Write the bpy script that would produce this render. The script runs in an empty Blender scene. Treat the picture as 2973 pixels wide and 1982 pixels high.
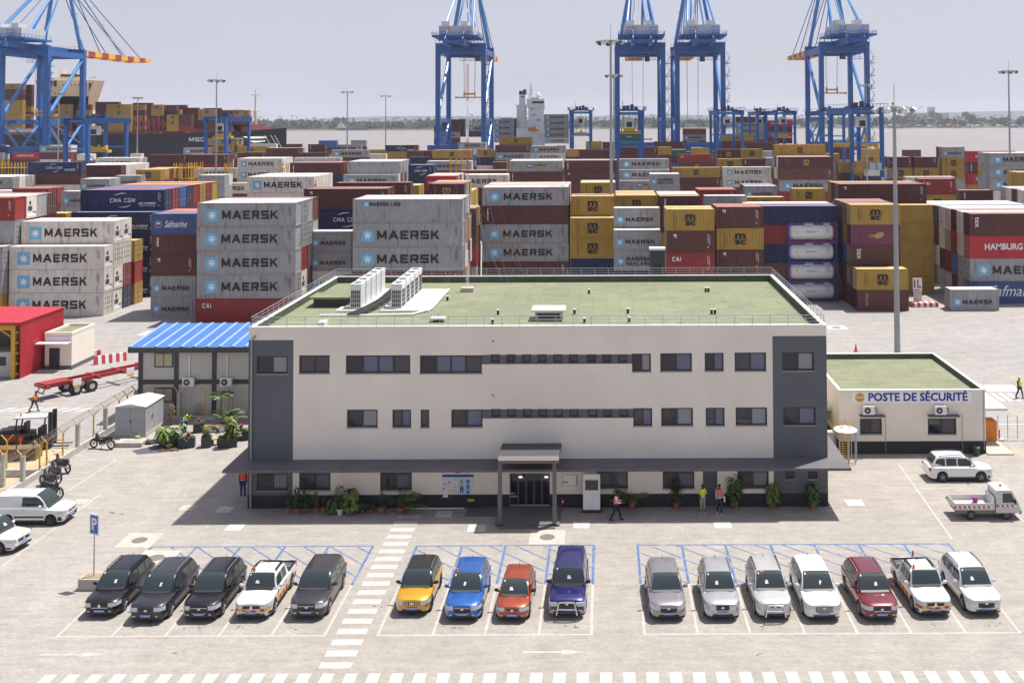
import bpy, math, random
import numpy as np
from mathutils import Vector, Matrix
R = math.radians
# ---------------------------------------------------------------- camera
HAZE_D = 0.00007
CAM_H = 24.9; FPX = 2996.0; CX = 1757.0; CY = 244.5; IW, IH = 2973.0, 1982.0
PT = math.atan(0.0332); RL = 0.004
_F = Vector((0, math.cos(PT), math.sin(PT))); _U0 = Vector((0, -math.sin(PT), math.cos(PT))); _R0 = Vector((1, 0, 0))
_R = (_R0*math.cos(RL) - _U0*math.sin(RL)); _U = (_U0*math.cos(RL) + _R0*math.sin(RL))
CAM = Vector((0, 0, CAM_H))
sc = bpy.context.scene
COL = sc.collection
cd = bpy.data.cameras.new('camera'); cam = bpy.data.objects.new('camera', cd); COL.objects.link(cam)
M = Matrix((( _R.x, _U.x, -_F.x, 0), (_R.y, _U.y, -_F.y, 0), (_R.z, _U.z, -_F.z, CAM_H), (0, 0, 0, 1)))
cam.matrix_world = M
cd.sensor_fit = 'HORIZONTAL'; cd.sensor_width = 36; cd.lens = 36*FPX/IW
cd.shift_x = -(CX - IW/2)/IW; cd.shift_y = (CY - IH/2)/IW
cd.clip_start = 0.5; cd.clip_end = 30000
sc.camera = cam
# ---------------------------------------------------------------- light
SUN_EL = R(68.5); SUN_AZ = R(55.0)
wd = bpy.data.worlds.new('World'); sc.world = wd; wd.use_nodes = True
nt = wd.node_tree; nt.nodes.clear()
sky = nt.nodes.new('ShaderNodeTexSky'); sky.sky_type = 'NISHITA'; sky.sun_disc = False
sky.sun_elevation = SUN_EL; sky.sun_rotation = SUN_AZ; sky.air_density = 1.0; sky.dust_density = 3.0; sky.ozone_density = 2.0
sc1 = nt.nodes.new('ShaderNodeMix'); sc1.data_type = 'RGBA'; sc1.blend_type = 'MIX'
hz = nt.nodes.new('ShaderNodeRGB'); hz.outputs[0].default_value = (5.7, 5.75, 6.75, 1)
wtc = nt.nodes.new('ShaderNodeTexCoord'); wsx = nt.nodes.new('ShaderNodeSeparateXYZ'); nt.links.new(wtc.outputs['Generated'], wsx.inputs[0])
wmr = nt.nodes.new('ShaderNodeMapRange'); wmr.inputs[1].default_value = 0.0; wmr.inputs[2].default_value = 0.75; wmr.inputs[3].default_value = 0.80; wmr.inputs[4].default_value = 0.30
wmp = nt.nodes.new('ShaderNodeMapping'); wmp.inputs['Scale'].default_value = (1.2, 1.2, 7.0); wns = nt.nodes.new('ShaderNodeTexNoise'); wns.inputs['Scale'].default_value = 2.2; wns.inputs['Detail'].default_value = 6   # uneven thin cloud in the haze
nt.links.new(wtc.outputs['Generated'], wmp.inputs[0]); nt.links.new(wmp.outputs[0], wns.inputs['Vector']); wad = nt.nodes.new('ShaderNodeMath'); wad.operation = 'MULTIPLY_ADD'; wad.inputs[1].default_value = 0.22
wsb = nt.nodes.new('ShaderNodeMath'); wsb.operation = 'SUBTRACT'; wsb.inputs[1].default_value = 0.11
nt.links.new(wsx.outputs[2], wmr.inputs[0]); nt.links.new(wns.outputs[0], wad.inputs[0]); nt.links.new(wmr.outputs[0], wsb.inputs[0]); nt.links.new(wsb.outputs[0], wad.inputs[2]); nt.links.new(wad.outputs[0], sc1.inputs[0])
nt.links.new(sky.outputs[0], sc1.inputs[6]); nt.links.new(hz.outputs[0], sc1.inputs[7])
bg = nt.nodes.new('ShaderNodeBackground'); bg.inputs[1].default_value = 0.078
nt.links.new(sc1.outputs[2], bg.inputs[0])
wo = nt.nodes.new('ShaderNodeOutputWorld'); nt.links.new(bg.outputs[0], wo.inputs[0])
ld = bpy.data.lights.new('sun', 'SUN'); ld.energy = 4.45; ld.angle = R(0.6); ld.color = (1.0, 0.955, 0.89)
sun = bpy.data.objects.new('sun', ld); COL.objects.link(sun)
sd = Vector((math.sin(SUN_AZ)*math.cos(SUN_EL), math.cos(SUN_AZ)*math.cos(SUN_EL), math.sin(SUN_EL)))
sun.rotation_euler = sd.to_track_quat('Z', 'Y').to_euler(); sun.location = (60, 60, 120)
vs = sc.view_settings; vs.view_transform = 'Standard'; vs.look = 'None'; vs.exposure = 0.60; vs.gamma = 1
sc.render.film_transparent = False
sc.cycles.max_bounces = 7; sc.cycles.diffuse_bounces = 4; sc.cycles.glossy_bounces = 3; sc.cycles.transmission_bounces = 3
sc.cycles.volume_bounces = 1; sc.cycles.transparent_max_bounces = 8
sc.cycles.volume_step_rate = 4; sc.cycles.use_denoising = True

# ---------------------------------------------------------------- pixel helpers (photograph pixels -> world)
def ray(px, py):
    return (_F + _R*((px - CX)/FPX) + _U*((CY - py)/FPX))
def at(px, py, Y):
    d = ray(px, py); return CAM + d*(Y/d.y)
def gr(px, py, z=0.0):
    d = ray(px, py); return CAM + d*((z - CAM_H)/d.z)
def proj(p):
    v = Vector(p) - CAM; k = v.dot(_F); return (CX + FPX*v.dot(_R)/k, CY - FPX*v.dot(_U)/k, k)

# ---------------------------------------------------------------- materials
MATS = {}
def _new(name):
    m = bpy.data.materials.new(name); m.use_nodes = True
    return m, m.node_tree, m.node_tree.nodes['Principled BSDF']
def pm(name, col, rough=0.6, var=0.12, scale=2.0, bump=0.0, metal=0.0, coat=0.0, spec=0.5, dirt=0.0, dcol=(0.12, 0.09, 0.07), bscale=30, emit=0):
    if name in MATS: return MATS[name]
    m, t, b = _new(name)
    N, Lk = t.nodes, t.links
    tc = N.new('ShaderNodeTexCoord')
    b.inputs['Roughness'].default_value = rough; b.inputs['Metallic'].default_value = metal
    b.inputs['Coat Weight'].default_value = coat; b.inputs['Coat Roughness'].default_value = 0.05
    b.inputs['Specular IOR Level'].default_value = spec
    oi = N.new('ShaderNodeObjectInfo')
    off = N.new('ShaderNodeVectorMath'); off.operation = 'ADD'
    ml = N.new('ShaderNodeMath'); ml.operation = 'MULTIPLY'; ml.inputs[1].default_value = 37.0
    Lk.new(oi.outputs['Random'], ml.inputs[0]); Lk.new(tc.outputs['Object'], off.inputs[0]); Lk.new(ml.outputs[0], off.inputs[1])
    n1 = N.new('ShaderNodeTexNoise'); n1.inputs['Scale'].default_value = scale; n1.inputs['Detail'].default_value = 5
    Lk.new(off.outputs[0], n1.inputs['Vector'])
    r1 = N.new('ShaderNodeMapRange'); r1.inputs[3].default_value = 1 - var; r1.inputs[4].default_value = 1 + var
    r1.inputs[1].default_value = 0.3; r1.inputs[2].default_value = 0.7
    Lk.new(n1.outputs[0], r1.inputs[0])
    mu = N.new('ShaderNodeMix'); mu.data_type = 'RGBA'; mu.blend_type = 'MULTIPLY'; mu.inputs[0].default_value = 1
    mu.inputs[6].default_value = (*col, 1); Lk.new(r1.outputs[0], mu.inputs[7])
    out = mu.outputs[2]
    if dirt > 0:
        mp = N.new('ShaderNodeMapping'); mp.inputs['Scale'].default_value = (1.6, 1.6, 0.28); Lk.new(off.outputs[0], mp.inputs[0])
        n2 = N.new('ShaderNodeTexNoise'); n2.inputs['Scale'].default_value = 1.4; n2.inputs['Detail'].default_value = 8; n2.inputs['Roughness'].default_value = 0.7
        Lk.new(mp.outputs[0], n2.inputs['Vector'])
        r2 = N.new('ShaderNodeMapRange'); r2.inputs[1].default_value = 0.52; r2.inputs[2].default_value = 0.70; r2.inputs[4].default_value = dirt
        Lk.new(n2.outputs[0], r2.inputs[0])
        m2 = N.new('ShaderNodeMix'); m2.data_type = 'RGBA'; Lk.new(r2.outputs[0], m2.inputs[0]); Lk.new(out, m2.inputs[6]); m2.inputs[7].default_value = (*dcol, 1)
        out = m2.outputs[2]
    Lk.new(out, b.inputs['Base Color'])
    if bump > 0:
        n3 = N.new('ShaderNodeTexNoise'); n3.inputs['Scale'].default_value = bscale; n3.inputs['Detail'].default_value = 4
        Lk.new(off.outputs[0], n3.inputs['Vector'])
        bp = N.new('ShaderNodeBump'); bp.inputs['Strength'].default_value = bump; bp.inputs['Distance'].default_value = 0.02
        Lk.new(n3.outputs[0], bp.inputs['Height']); Lk.new(bp.outputs[0], b.inputs['Normal'])
    if emit:
        b.inputs['Emission Color'].default_value = (*col, 1); b.inputs['Emission Strength'].default_value = emit
    MATS[name] = m; return m
def sm(name, col, rough=0.6, metal=0.0, coat=0.0, spec=0.5):
    return pm(name, col, rough, 0.05, 1.0, 0, metal, coat, spec)

# ---------------------------------------------------------------- mesh builder
class MB:
    def __init__(s): s.v = []; s.f = []; s.m = []; s.mi = 0; s.st = []
    def add(s, vs, fs):
        n = len(s.v); s.st.append((n, len(s.f))); s.v += [tuple(v) for v in vs]
        for f in fs: s.f.append(tuple(i + n for i in f)); s.m.append(s.mi)
        return s
    def mat(s, i): s.mi = i; return s
    def box(s, x0, x1, y0, y1, z0, z1, mtx=None):
        if x0 > x1: x0, x1 = x1, x0
        if y0 > y1: y0, y1 = y1, y0
        if z0 > z1: z0, z1 = z1, z0
        vs = [(x0,y0,z0),(x1,y0,z0),(x1,y1,z0),(x0,y1,z0),(x0,y0,z1),(x1,y0,z1),(x1,y1,z1),(x0,y1,z1)]
        if mtx is not None: vs = [tuple(mtx @ Vector(v)) for v in vs]
        return s.add(vs, [(0,3,2,1),(4,5,6,7),(0,1,5,4),(1,2,6,5),(2,3,7,6),(3,0,4,7)])
    def quad(s, a, b, c, d): return s.add([a, b, c, d], [(0,1,2,3)])
    def bar(s, p, q, w, h=None, up=(0,0,1)):
        p = Vector(p); q = Vector(q); h = h or w; d = (q-p)
        if d.length < 1e-6: return s
        d.normalize(); u = Vector(up)
        if abs(d.dot(u)) > 0.95: u = Vector((0,1,0))
        a = d.cross(u).normalized(); b = a.cross(d).normalized(); a *= w/2; b *= h/2
        vs = [p-a-b, p+a-b, p+a+b, p-a+b, q-a-b, q+a-b, q+a+b, q-a+b]
        return s.add(vs, [(0,1,2,3),(7,6,5,4),(0,4,5,1),(1,5,6,2),(2,6,7,3),(3,7,4,0)])
    def tube(s, p, q, r, n=8, r2=None, cap=True):
        p = Vector(p); q = Vector(q); d = (q-p)
        if d.length < 1e-6: return s
        r2 = r if r2 is None else r2
        d.normalize(); u = Vector((0,0,1)) if abs(d.z) < 0.95 else Vector((0,1,0))
        a = d.cross(u).normalized(); b = a.cross(d).normalized(); vs = []
        for i in range(n):
            t = 2*math.pi*i/n; o = a*math.cos(t) + b*math.sin(t); vs.append(p+o*r); vs.append(q+o*r2)
        fs = [(2*i, 2*((i+1)%n), 2*((i+1)%n)+1, 2*i+1) for i in range(n)]
        if cap: fs += [tuple(2*i for i in range(n))[::-1], tuple(2*i+1 for i in range(n))]
        return s.add(vs, fs)
    def path(s, pts, r, n=6):
        for a, b in zip(pts, pts[1:]): s.tube(a, b, r, n)
        return s
    def cyl(s, c, r, h, n=16, axis='z', r2=None):
        c = Vector(c); d = {'x': Vector((1,0,0)), 'y': Vector((0,1,0)), 'z': Vector((0,0,1))}[axis]
        return s.tube(c, c+d*h, r, n, r2)
    def loft(s, rings, cap=True, closed=True):
        n = len(rings[0]); vs = [p for r in rings for p in r]; fs = []
        for i in range(len(rings)-1):
            for j in range(n if closed else n-1):
                k = (j+1) % n; fs.append((i*n+j, i*n+k, (i+1)*n+k, (i+1)*n+j))
        if cap: fs += [tuple(range(n))[::-1], tuple((len(rings)-1)*n+j for j in range(n))]
        return s.add(vs, fs)
    def sphere(s, c, r, n=10, sx=1, sy=1, sz=1):
        rings = []; c = Vector(c); m = max(4, n//2+1)
        for i in range(1, m):
            t = math.pi*i/m
            rings.append([c+Vector((r*sx*math.sin(t)*math.cos(2*math.pi*j/n), r*sy*math.sin(t)*math.sin(2*math.pi*j/n), r*sz*math.cos(t))) for j in range(n)])
        return s.loft(rings[::-1])
    def data(s, name, mats=None):
        me = bpy.data.meshes.new(name); me.from_pydata(s.v, [], s.f)
        if mats:
            for m in (mats if isinstance(mats, (list, tuple)) else [mats]): me.materials.append(m)
            if len(me.materials) > 1: me.polygons.foreach_set('material_index', s.m)
        me.update(); return me
    def build(s, name, mats, parent=None, smooth=False, loc=None, rz=0):
        me = s.data(name, mats)
        if smooth:
            me.polygons.foreach_set('use_smooth', [True]*len(me.polygons))
            try: me.set_sharp_from_angle(angle=R(38))
            except Exception: pass
        o = bpy.data.objects.new(name, me); COL.objects.link(o)
        if parent: o.parent = parent
        if loc is not None: o.location = loc
        if rz: o.rotation_euler.z = rz
        return o
def build_each(mb, name, mats, parent=None, per=1, smooth=False):
    """one object for each primitive (or each run of per primitives) that was added to the builder"""
    out = []; st = mb.st; ends = st[1:]+[(len(mb.v), len(mb.f))]
    for i in range(0, len(st), per):
        v0, f0 = st[i]; v1, f1 = ends[min(i+per, len(st))-1]; q = MB(); q.v = mb.v[v0:v1]; q.f = [tuple(a-v0 for a in f) for f in mb.f[f0:f1]]; q.m = mb.m[f0:f1]
        out.append(q.build(name, mats, parent, smooth))
    return out
def tag(o, label=None, cat=None, group=None, kind=None):
    if label: o['label'] = label
    if cat: o['category'] = cat
    if group: o['group'] = group
    if kind: o['kind'] = kind
    return o
def thing(name, label, cat, loc=(0,0,0), rz=0, group=None):
    o = bpy.data.objects.new(name, None); o.empty_display_size = 0.2; COL.objects.link(o)
    o.location = loc; o.rotation_euler.z = rz
    return tag(o, label, cat, group)
def children(o): return [c for c in ALL_CH.get(o.name, [])]
def copy_tree(o, parent=None):
    c = o.copy(); COL.objects.link(c); c.parent = parent
    for ch in [x for x in bpy.data.objects if x.parent == o]: copy_tree(ch, c)
    return c
_TX = {}
def text_data(txt, size=1.0, bold=0.0, sx=1.0, shear=0.0, mirror=False, spacing=1.0, lines=0.9):
    key = (txt, bold, sx, shear, spacing, lines)
    if key in _TX: return _TX[key]
    cu = bpy.data.curves.new('t', 'FONT'); cu.body = txt; cu.size = 1.0; cu.offset = bold; cu.shear = shear; cu.resolution_u = 2
    cu.space_character = spacing; cu.space_line = lines; cu.align_x = 'LEFT'; cu.fill_mode = 'FRONT'
    ob = bpy.data.objects.new('t', cu); COL.objects.link(ob)
    dg = bpy.context.evaluated_depsgraph_get(); dg.update()
    me = bpy.data.meshes.new_from_object(ob.evaluated_get(dg))
    COL.objects.unlink(ob); bpy.data.objects.remove(ob); bpy.data.curves.remove(cu)
    vs = [(v.co.x*sx, v.co.y) for v in me.vertices]; fs = [tuple(p.vertices) for p in me.polygons]
    bpy.data.meshes.remove(me)
    x0 = min(v[0] for v in vs); x1 = max(v[0] for v in vs); y0 = min(v[1] for v in vs); y1 = max(v[1] for v in vs)
    _TX[key] = ([(a-x0, b-y0) for a, b in vs], fs, x1-x0, y1-y0); return _TX[key]
def put_text(mb, txt, x, z, w=None, h=None, y=0.0, frame=None, heavy=0, **k):
    """text with its lower left corner at (x, z), reading along +X, facing -Y; frame maps (u, v) -> point"""
    vs, fs, tw, th = text_data(txt, **k)
    kx = (w/tw) if w else (h/th); kz = (h/th) if h else kx
    reps = [(0, 0)] if not heavy else [(0, 0), (heavy, 0), (0, heavy), (heavy, heavy)]
    if frame: reps = reps[:1]
    for j, (dx, dz) in enumerate(reps):      # each stroke pass lies 1 mm proud of the one below
        if frame is None: mb.add([(x+a*kx+dx, y-.0012*j, z+b*kz+dz) for a, b in vs], fs)
        else: mb.add([frame(x+a*kx, z+b*kz) for a, b in vs], fs)

GLY = {'M': (1.15,[(0,0,0,1),(0,1,.5,.2),(.5,.2,1,1),(1,1,1,0)]), 'A': (1.15,[(0,0,.5,1),(.5,1,1,0),(.18,.3,.82,.3)]), 'E': (.9,[(0,0,0,1),(0,1,1,1),(0,.5,.85,.5),(0,0,1,0)]), 'R': (.95,[(0,0,0,1),(0,1,.85,1),(.85,1,1,.85),(1,.85,1,.6),(1,.6,.85,.45),(.85,.45,0,.45),(.55,.45,1,0)]),
 'S': (.95,[(1,1,0,1),(0,1,0,.5),(0,.5,1,.5),(1,.5,1,0),(1,0,0,0)]), 'K': (.95,[(0,0,0,1),(0,.42,1,1),(.38,.62,1,0)]), 'L': (.75,[(0,1,0,0),(0,0,1,0)]), 'I': (.0,[(0,0,0,1)]), 'N': (1.0,[(0,0,0,1),(0,1,1,0),(1,0,1,1)]), 'D': (.95,[(0,0,0,1),(0,1,.75,1),(.75,1,1,.75),(1,.75,1,.25),(1,.25,.75,0),(.75,0,0,0)]),
 'C': (.95,[(1,1,0,1),(0,1,0,0),(0,0,1,0)]), 'G': (.95,[(1,1,0,1),(0,1,0,0),(0,0,1,0),(1,0,1,.45),(1,.45,.6,.45)]), 'T': (.9,[(0,1,1,1),(.5,1,.5,0)]), 'O': (.9,[(0,0,0,1),(0,1,1,1),(1,1,1,0),(1,0,0,0)]), 'U': (.9,[(0,1,0,0),(0,0,1,0),(1,0,1,1)]), ' ': (.35,[])}
def stroke_text(mb, word, x, z, w, h, y, th=.2, gap=.30):
    """block lettering drawn from square strokes; th = stroke weight as a share of the letter height"""
    t = th*h; adv = sum(GLY[c][0]*h+t for c in word)+gap*h*(len(word)-1); kx = w/adv; cx_ = x; n = 0
    for c in word:
        gw = GLY[c][0]*h*kx
        for (a, b_, c2, d) in GLY[c][1]:
            tx = t*min(1, kx+.15); ax, az, bx2, bz2 = cx_+tx/2+a*(gw+ (t*kx-tx)), z+t/2+b_*(h-t), cx_+tx/2+c2*(gw+(t*kx-tx)), z+t/2+d*(h-t)
            yy = y-.0008*n; n += 1; e = t/2*.98
            if abs(ax-bx2) < 1e-6: z0, z1 = sorted((az, bz2)); mb.quad((ax-tx/2,yy,z0-e),(ax+tx/2,yy,z0-e),(ax+tx/2,yy,z1+e),(ax-tx/2,yy,z1+e))
            elif abs(az-bz2) < 1e-6: x0, x1 = sorted((ax, bx2)); mb.quad((x0-tx/2,yy,az-e),(x1+tx/2,yy,az-e),(x1+tx/2,yy,az+e),(x0-tx/2,yy,az+e))
            else:
                if bz2 < az: ax, az, bx2, bz2 = bx2, bz2, ax, az
                q = tx*.62; mb.quad((ax-q,yy,az-t/2),(ax+q,yy,az-t/2),(bx2+q,yy,bz2+t/2),(bx2-q,yy,bz2+t/2))
        cx_ += gw+t*kx+gap*h*kx
# ---------------------------------------------------------------- ground, water, far shore
def ground_mat(name, c1, c2, tile=0.22, rot=45, bstr=0.35, stain=0.45):
    m, t, b = _new(name); N, Lk = t.nodes, t.links
    tc = N.new('ShaderNodeTexCoord'); b.inputs['Roughness'].default_value = 0.85; b.inputs['Specular IOR Level'].default_value = 0.25
    def noise(sc_, det=6, rough=0.6, vec=None):
        n = N.new('ShaderNodeTexNoise'); n.inputs['Scale'].default_value = sc_; n.inputs['Detail'].default_value = det; n.inputs['Roughness'].default_value = rough
        Lk.new(vec or tc.outputs['Object'], n.inputs['Vector']); return n
    def rng_(src, a, b_, c, d):
        r = N.new('ShaderNodeMapRange'); r.inputs[1].default_value = a; r.inputs[2].default_value = b_; r.inputs[3].default_value = c; r.inputs[4].default_value = d
        Lk.new(src, r.inputs[0]); return r
    big = noise(0.045, 5); mid = noise(0.6, 8, 0.75); fine = noise(6.0, 4, 0.7)
    st = N.new('ShaderNodeMapping'); st.inputs['Scale'].default_value = (0.55, 2.6, 1); Lk.new(tc.outputs['Object'], st.inputs[0])
    streak = noise(0.9, 7, 0.75, st.outputs[0])
    mix = N.new('ShaderNodeMix'); mix.data_type = 'RGBA'; mix.inputs[6].default_value = (*c1, 1); mix.inputs[7].default_value = (*c2, 1)
    Lk.new(rng_(big.outputs[0], 0.35, 0.65, 0, 1).outputs[0], mix.inputs[0])
    prod = None
    fac = []
    fac.append(rng_(mid.outputs[0], 0.3, 0.7, 0.86, 1.12).outputs[0])
    fac.append(rng_(streak.outputs[0], 0.35, 0.72, 1.10, 0.83).outputs[0])
    fac.append(rng_(fine.outputs[0], 0.3, 0.7, 0.93, 1.07).outputs[0])
    mp = N.new('ShaderNodeMapping'); mp.inputs['Rotation'].default_value = (0, 0, R(rot)); Lk.new(tc.outputs['Object'], mp.inputs[0])
    br = N.new('ShaderNodeTexBrick'); br.inputs['Scale'].default_value = 1; br.inputs['Brick Width'].default_value = tile; br.inputs['Row Height'].default_value = tile/2
    br.inputs['Mortar Size'].default_value = 0.006 if tile < 1 else 0.035; br.inputs['Color1'].default_value = (0.93,0.93,0.93,1); br.inputs['Color2'].default_value = (1.05,1.05,1.05,1); br.inputs['Mortar'].default_value = (0.78,0.76,0.74,1)
    Lk.new(mp.outputs[0], br.inputs['Vector']); fac.append(br.outputs[0])
    cur = mix.outputs[2]
    for f in fac:
        mm = N.new('ShaderNodeMix'); mm.data_type = 'RGBA'; mm.blend_type = 'MULTIPLY'; mm.inputs[0].default_value = 1
        Lk.new(cur, mm.inputs[6]); Lk.new(f, mm.inputs[7]); cur = mm.outputs[2]
    # oil and rust coloured stains
    sp = noise(0.33, 9, 0.8); sr = rng_(sp.outputs[0], 0.62, 0.76, 0, stain)
    ms = N.new('ShaderNodeMix'); ms.data_type = 'RGBA'; Lk.new(sr.outputs[0], ms.inputs[0]); Lk.new(cur, ms.inputs[6]); ms.inputs[7].default_value = (0.20, 0.14, 0.10, 1)
    Lk.new(ms.outputs[2], b.inputs['Base Color'])
    bp = N.new('ShaderNodeBump'); bp.inputs['Strength'].default_value = bstr; bp.inputs['Distance'].default_value = 0.03
    Lk.new(mid.outputs[0], bp.inputs['Height']); Lk.new(bp.outputs[0], b.inputs['Normal'])
    return m
G_NEAR = ground_mat('warm_pavers', (0.308, 0.283, 0.254), (0.340, 0.318, 0.292))
G_FAR = ground_mat('grey_pavers', (0.285, 0.272, 0.262), (0.325, 0.313, 0.303), 0.3, 0)
DF = 67.05           # front face of the office building
QY = 476.0           # quay edge
def sheet(name, pts, z, mat, kind='structure', label=None, cat=None):
    mb = MB(); mb.add([(x, y, z) for x, y in pts], [tuple(range(len(pts)))])
    o = mb.build(name, mat); return tag(o, label, cat, None, kind)
mb = MB(); mb.mat(0).quad((-900,-200,0),(900,-200,0),(900,QY,0),(-900,QY,0)); mb.mat(1).quad((-900,QY,0),(900,QY,0),(900,QY,-4),(-900,QY,-4))
tag(mb.build('ground', [G_FAR, sm('quay_concrete', (0.25,0.24,0.23))]), kind='structure')
# office forecourt in warmer paving, laid over the port apron
sheet('pavement', [(-39.2,-60),(36,-60),(36,78.5),(17.4,78.5),(17.4,96),(-24,96),(-24,86.5),(-39.2,86.5)], 0.004, G_NEAR)
sheet('pavement', [(-39.2,-60),(-200,-60),(-200,66),(-39.2,66)], 0.004, G_NEAR)
# water
m, t, b = _new('river_water'); N, Lk = t.nodes, t.links
b.inputs['Base Color'].default_value = (0.24, 0.215, 0.205, 1); b.inputs['Roughness'].default_value = 0.35; b.inputs['Specular IOR Level'].default_value = 0.4
tc = N.new('ShaderNodeTexCoord'); mp = N.new('ShaderNodeMapping'); mp.inputs['Scale'].default_value = (1, 0.35, 1); Lk.new(tc.outputs['Object'], mp.inputs[0])
n1 = N.new('ShaderNodeTexNoise'); n1.inputs['Scale'].default_value = 0.25; n1.inputs['Detail'].default_value = 8; Lk.new(mp.outputs[0], n1.inputs['Vector'])
bp = N.new('ShaderNodeBump'); bp.inputs['Strength'].default_value = 0.5; bp.inputs['Distance'].default_value = 0.6; Lk.new(n1.outputs[0], bp.inputs['Height']); Lk.new(bp.outputs[0], b.inputs['Normal'])
n2 = N.new('ShaderNodeTexNoise'); n2.inputs['Scale'].default_value = 0.006; n2.inputs['Detail'].default_value = 5; Lk.new(mp.outputs[0], n2.inputs['Vector'])
cr = N.new('ShaderNodeMix'); cr.data_type = 'RGBA'; cr.inputs[6].default_value = (0.185,0.163,0.148,1); cr.inputs[7].default_value = (0.27,0.243,0.225,1); Lk.new(n2.outputs[0], cr.inputs[0]); Lk.new(cr.outputs[2], b.inputs['Base Color'])
WATER = m
tag(MB().quad((-6000,QY,-2.2),(6000,QY,-2.2),(6000,3200,-2.2),(-6000,3200,-2.2)).build('river', WATER), kind='structure')
# far bank
FARG = pm('far_bank_soil', (0.07,0.08,0.05), 0.9, 0.3, 0.01)
def shore_y(x): return 2560 + 60*math.sin(x*0.0021) + 30*math.sin(x*0.0083+1) - (110 if x > 300 else 0)*min(1, max(0, (x-300)/500))
xs = [-4200+120*i for i in range(71)]
mb = MB()
front = [(x, shore_y(x), -2.0) for x in xs]; f1 = [(x, shore_y(x)+25, 1.2) for x in xs]; back = [(x*3.2, 14000, 3) for x in xs]
for i in range(len(xs)-1):
    mb.quad(front[i], front[i+1], f1[i+1], f1[i]); mb.quad(f1[i], f1[i+1], back[i+1], back[i])
tag(mb.build('far_bank', FARG), kind='structure')
# low hills behind the far bank
rnd = random.Random(5)
mb = MB()
def hillh(x): 
    return 34 + 12*math.sin(x*0.0011+2) + 9*math.sin(x*0.0031) + (50 if x > 1500 else 0)*min(1, max(0, (x-1500)/1800))
hx = [-7000+200*i for i in range(71)]
for i in range(len(hx)-1):
    a, c = hx[i], hx[i+1]
    mb.quad((a,6600,0),(c,6600,0),(c,7400,hillh(c)),(a,7400,hillh(a))); mb.quad((a,7400,hillh(a)),(c,7400,hillh(c)),(c,9000,0),(a,9000,0))
tag(mb.build('hills', pm('far_hills', (0.045,0.06,0.06), 0.95, 0.2, 0.004)), kind='structure')
# mangrove and palm belt: leaf clumps, one mass
FOL = pm('far_foliage', (0.045,0.065,0.032), 0.9, 0.45, 0.03)
FOL2 = pm('far_foliage_light', (0.07,0.09,0.045), 0.9, 0.35, 0.05)
def clump(mb, c, r, h, n, rd, leaf=1.5):
    for _ in range(n):
        a = rd.uniform(0, 2*math.pi); u = rd.uniform(-1, 1); q = (rd.random())**0.45
        s_ = math.sqrt(max(0, 1-u*u)); p = Vector((c[0]+r*q*s_*math.cos(a), c[1]+r*q*s_*math.sin(a), c[2]+h*q*u))
        l = leaf*rd.uniform(0.6, 1.4); d1 = Vector((rd.gauss(0,1), rd.gauss(0,1), rd.gauss(0,.6))).normalized()*l
        d2 = d1.cross(Vector((rd.gauss(0,1), rd.gauss(0,1), rd.gauss(0,1)))).normalized()*l*0.7
        mb.mi = 1 if rd.random() < 0.35 else 0
        mb.quad(p-d1, p-d2*0.9, p+d1, p+d2)
mb = MB(); rd = random.Random(11)
for k in range(420):      # dense shaded undergrowth behind the front leaves
    x = -1900+8.5*k; hh = 11+2.5*math.sin(x*.05)+rd.uniform(-1.5,1.5); y0 = shore_y(x)+42; mb.mi = 0; mb.loft([[(x-5,y0-6,1),(x+6,y0-5,1),(x+5,y0+1,hh),(x-5,y0,hh-1)],[(x-5,y0+60,1),(x+6,y0+60,1),(x+5,y0+60,hh+2),(x-5,y0+60,hh+3)]])
x = -1850.0
while x < 1400:
    y0 = shore_y(x)+30
    hh = 21 + 4*math.sin(x*0.013)+rd.uniform(-3, 3.5)
    clump(mb, (x, y0+rd.uniform(0, 60), hh*0.5), 9, hh*0.52, 70, rd, 3.6)
    if rd.random() < 0.5:   # palm crown above the belt
        px_, py_, ph = x+rd.uniform(-5,5), y0+rd.uniform(20,120), hh+rd.uniform(3, 9)
        mb.mi = 0; mb.tube((px_,py_,2),(px_,py_,ph),0.4,3,cap=False)
        for k in range(7):
            a = k*0.9+rd.random(); e = Vector((px_+5*math.cos(a), py_+5*math.sin(a), ph-1.5)); mb.quad((px_,py_,ph+.4), (px_+2.5*math.cos(a)-.8, py_+2.5*math.sin(a), ph+1.1), e, (px_+2.5*math.cos(a)+.8, py_+2.5*math.sin(a), ph+1.1))
    x += rd.uniform(5.5, 9)
x = -3000.0
while x < 3200:   # second, taller belt inland
    hh = 20+rd.uniform(-3, 6)
    clump(mb, (x, 3100+rd.uniform(-150, 250), hh*0.55), 16, hh*0.6, 22, rd, 5)
    x += rd.uniform(11, 18)
tag(mb.build('mangrove_belt', [FOL, FOL2]), 'hazy dark green belt of mangroves and palms along the far river bank', 'trees', None, 'stuff')
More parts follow.
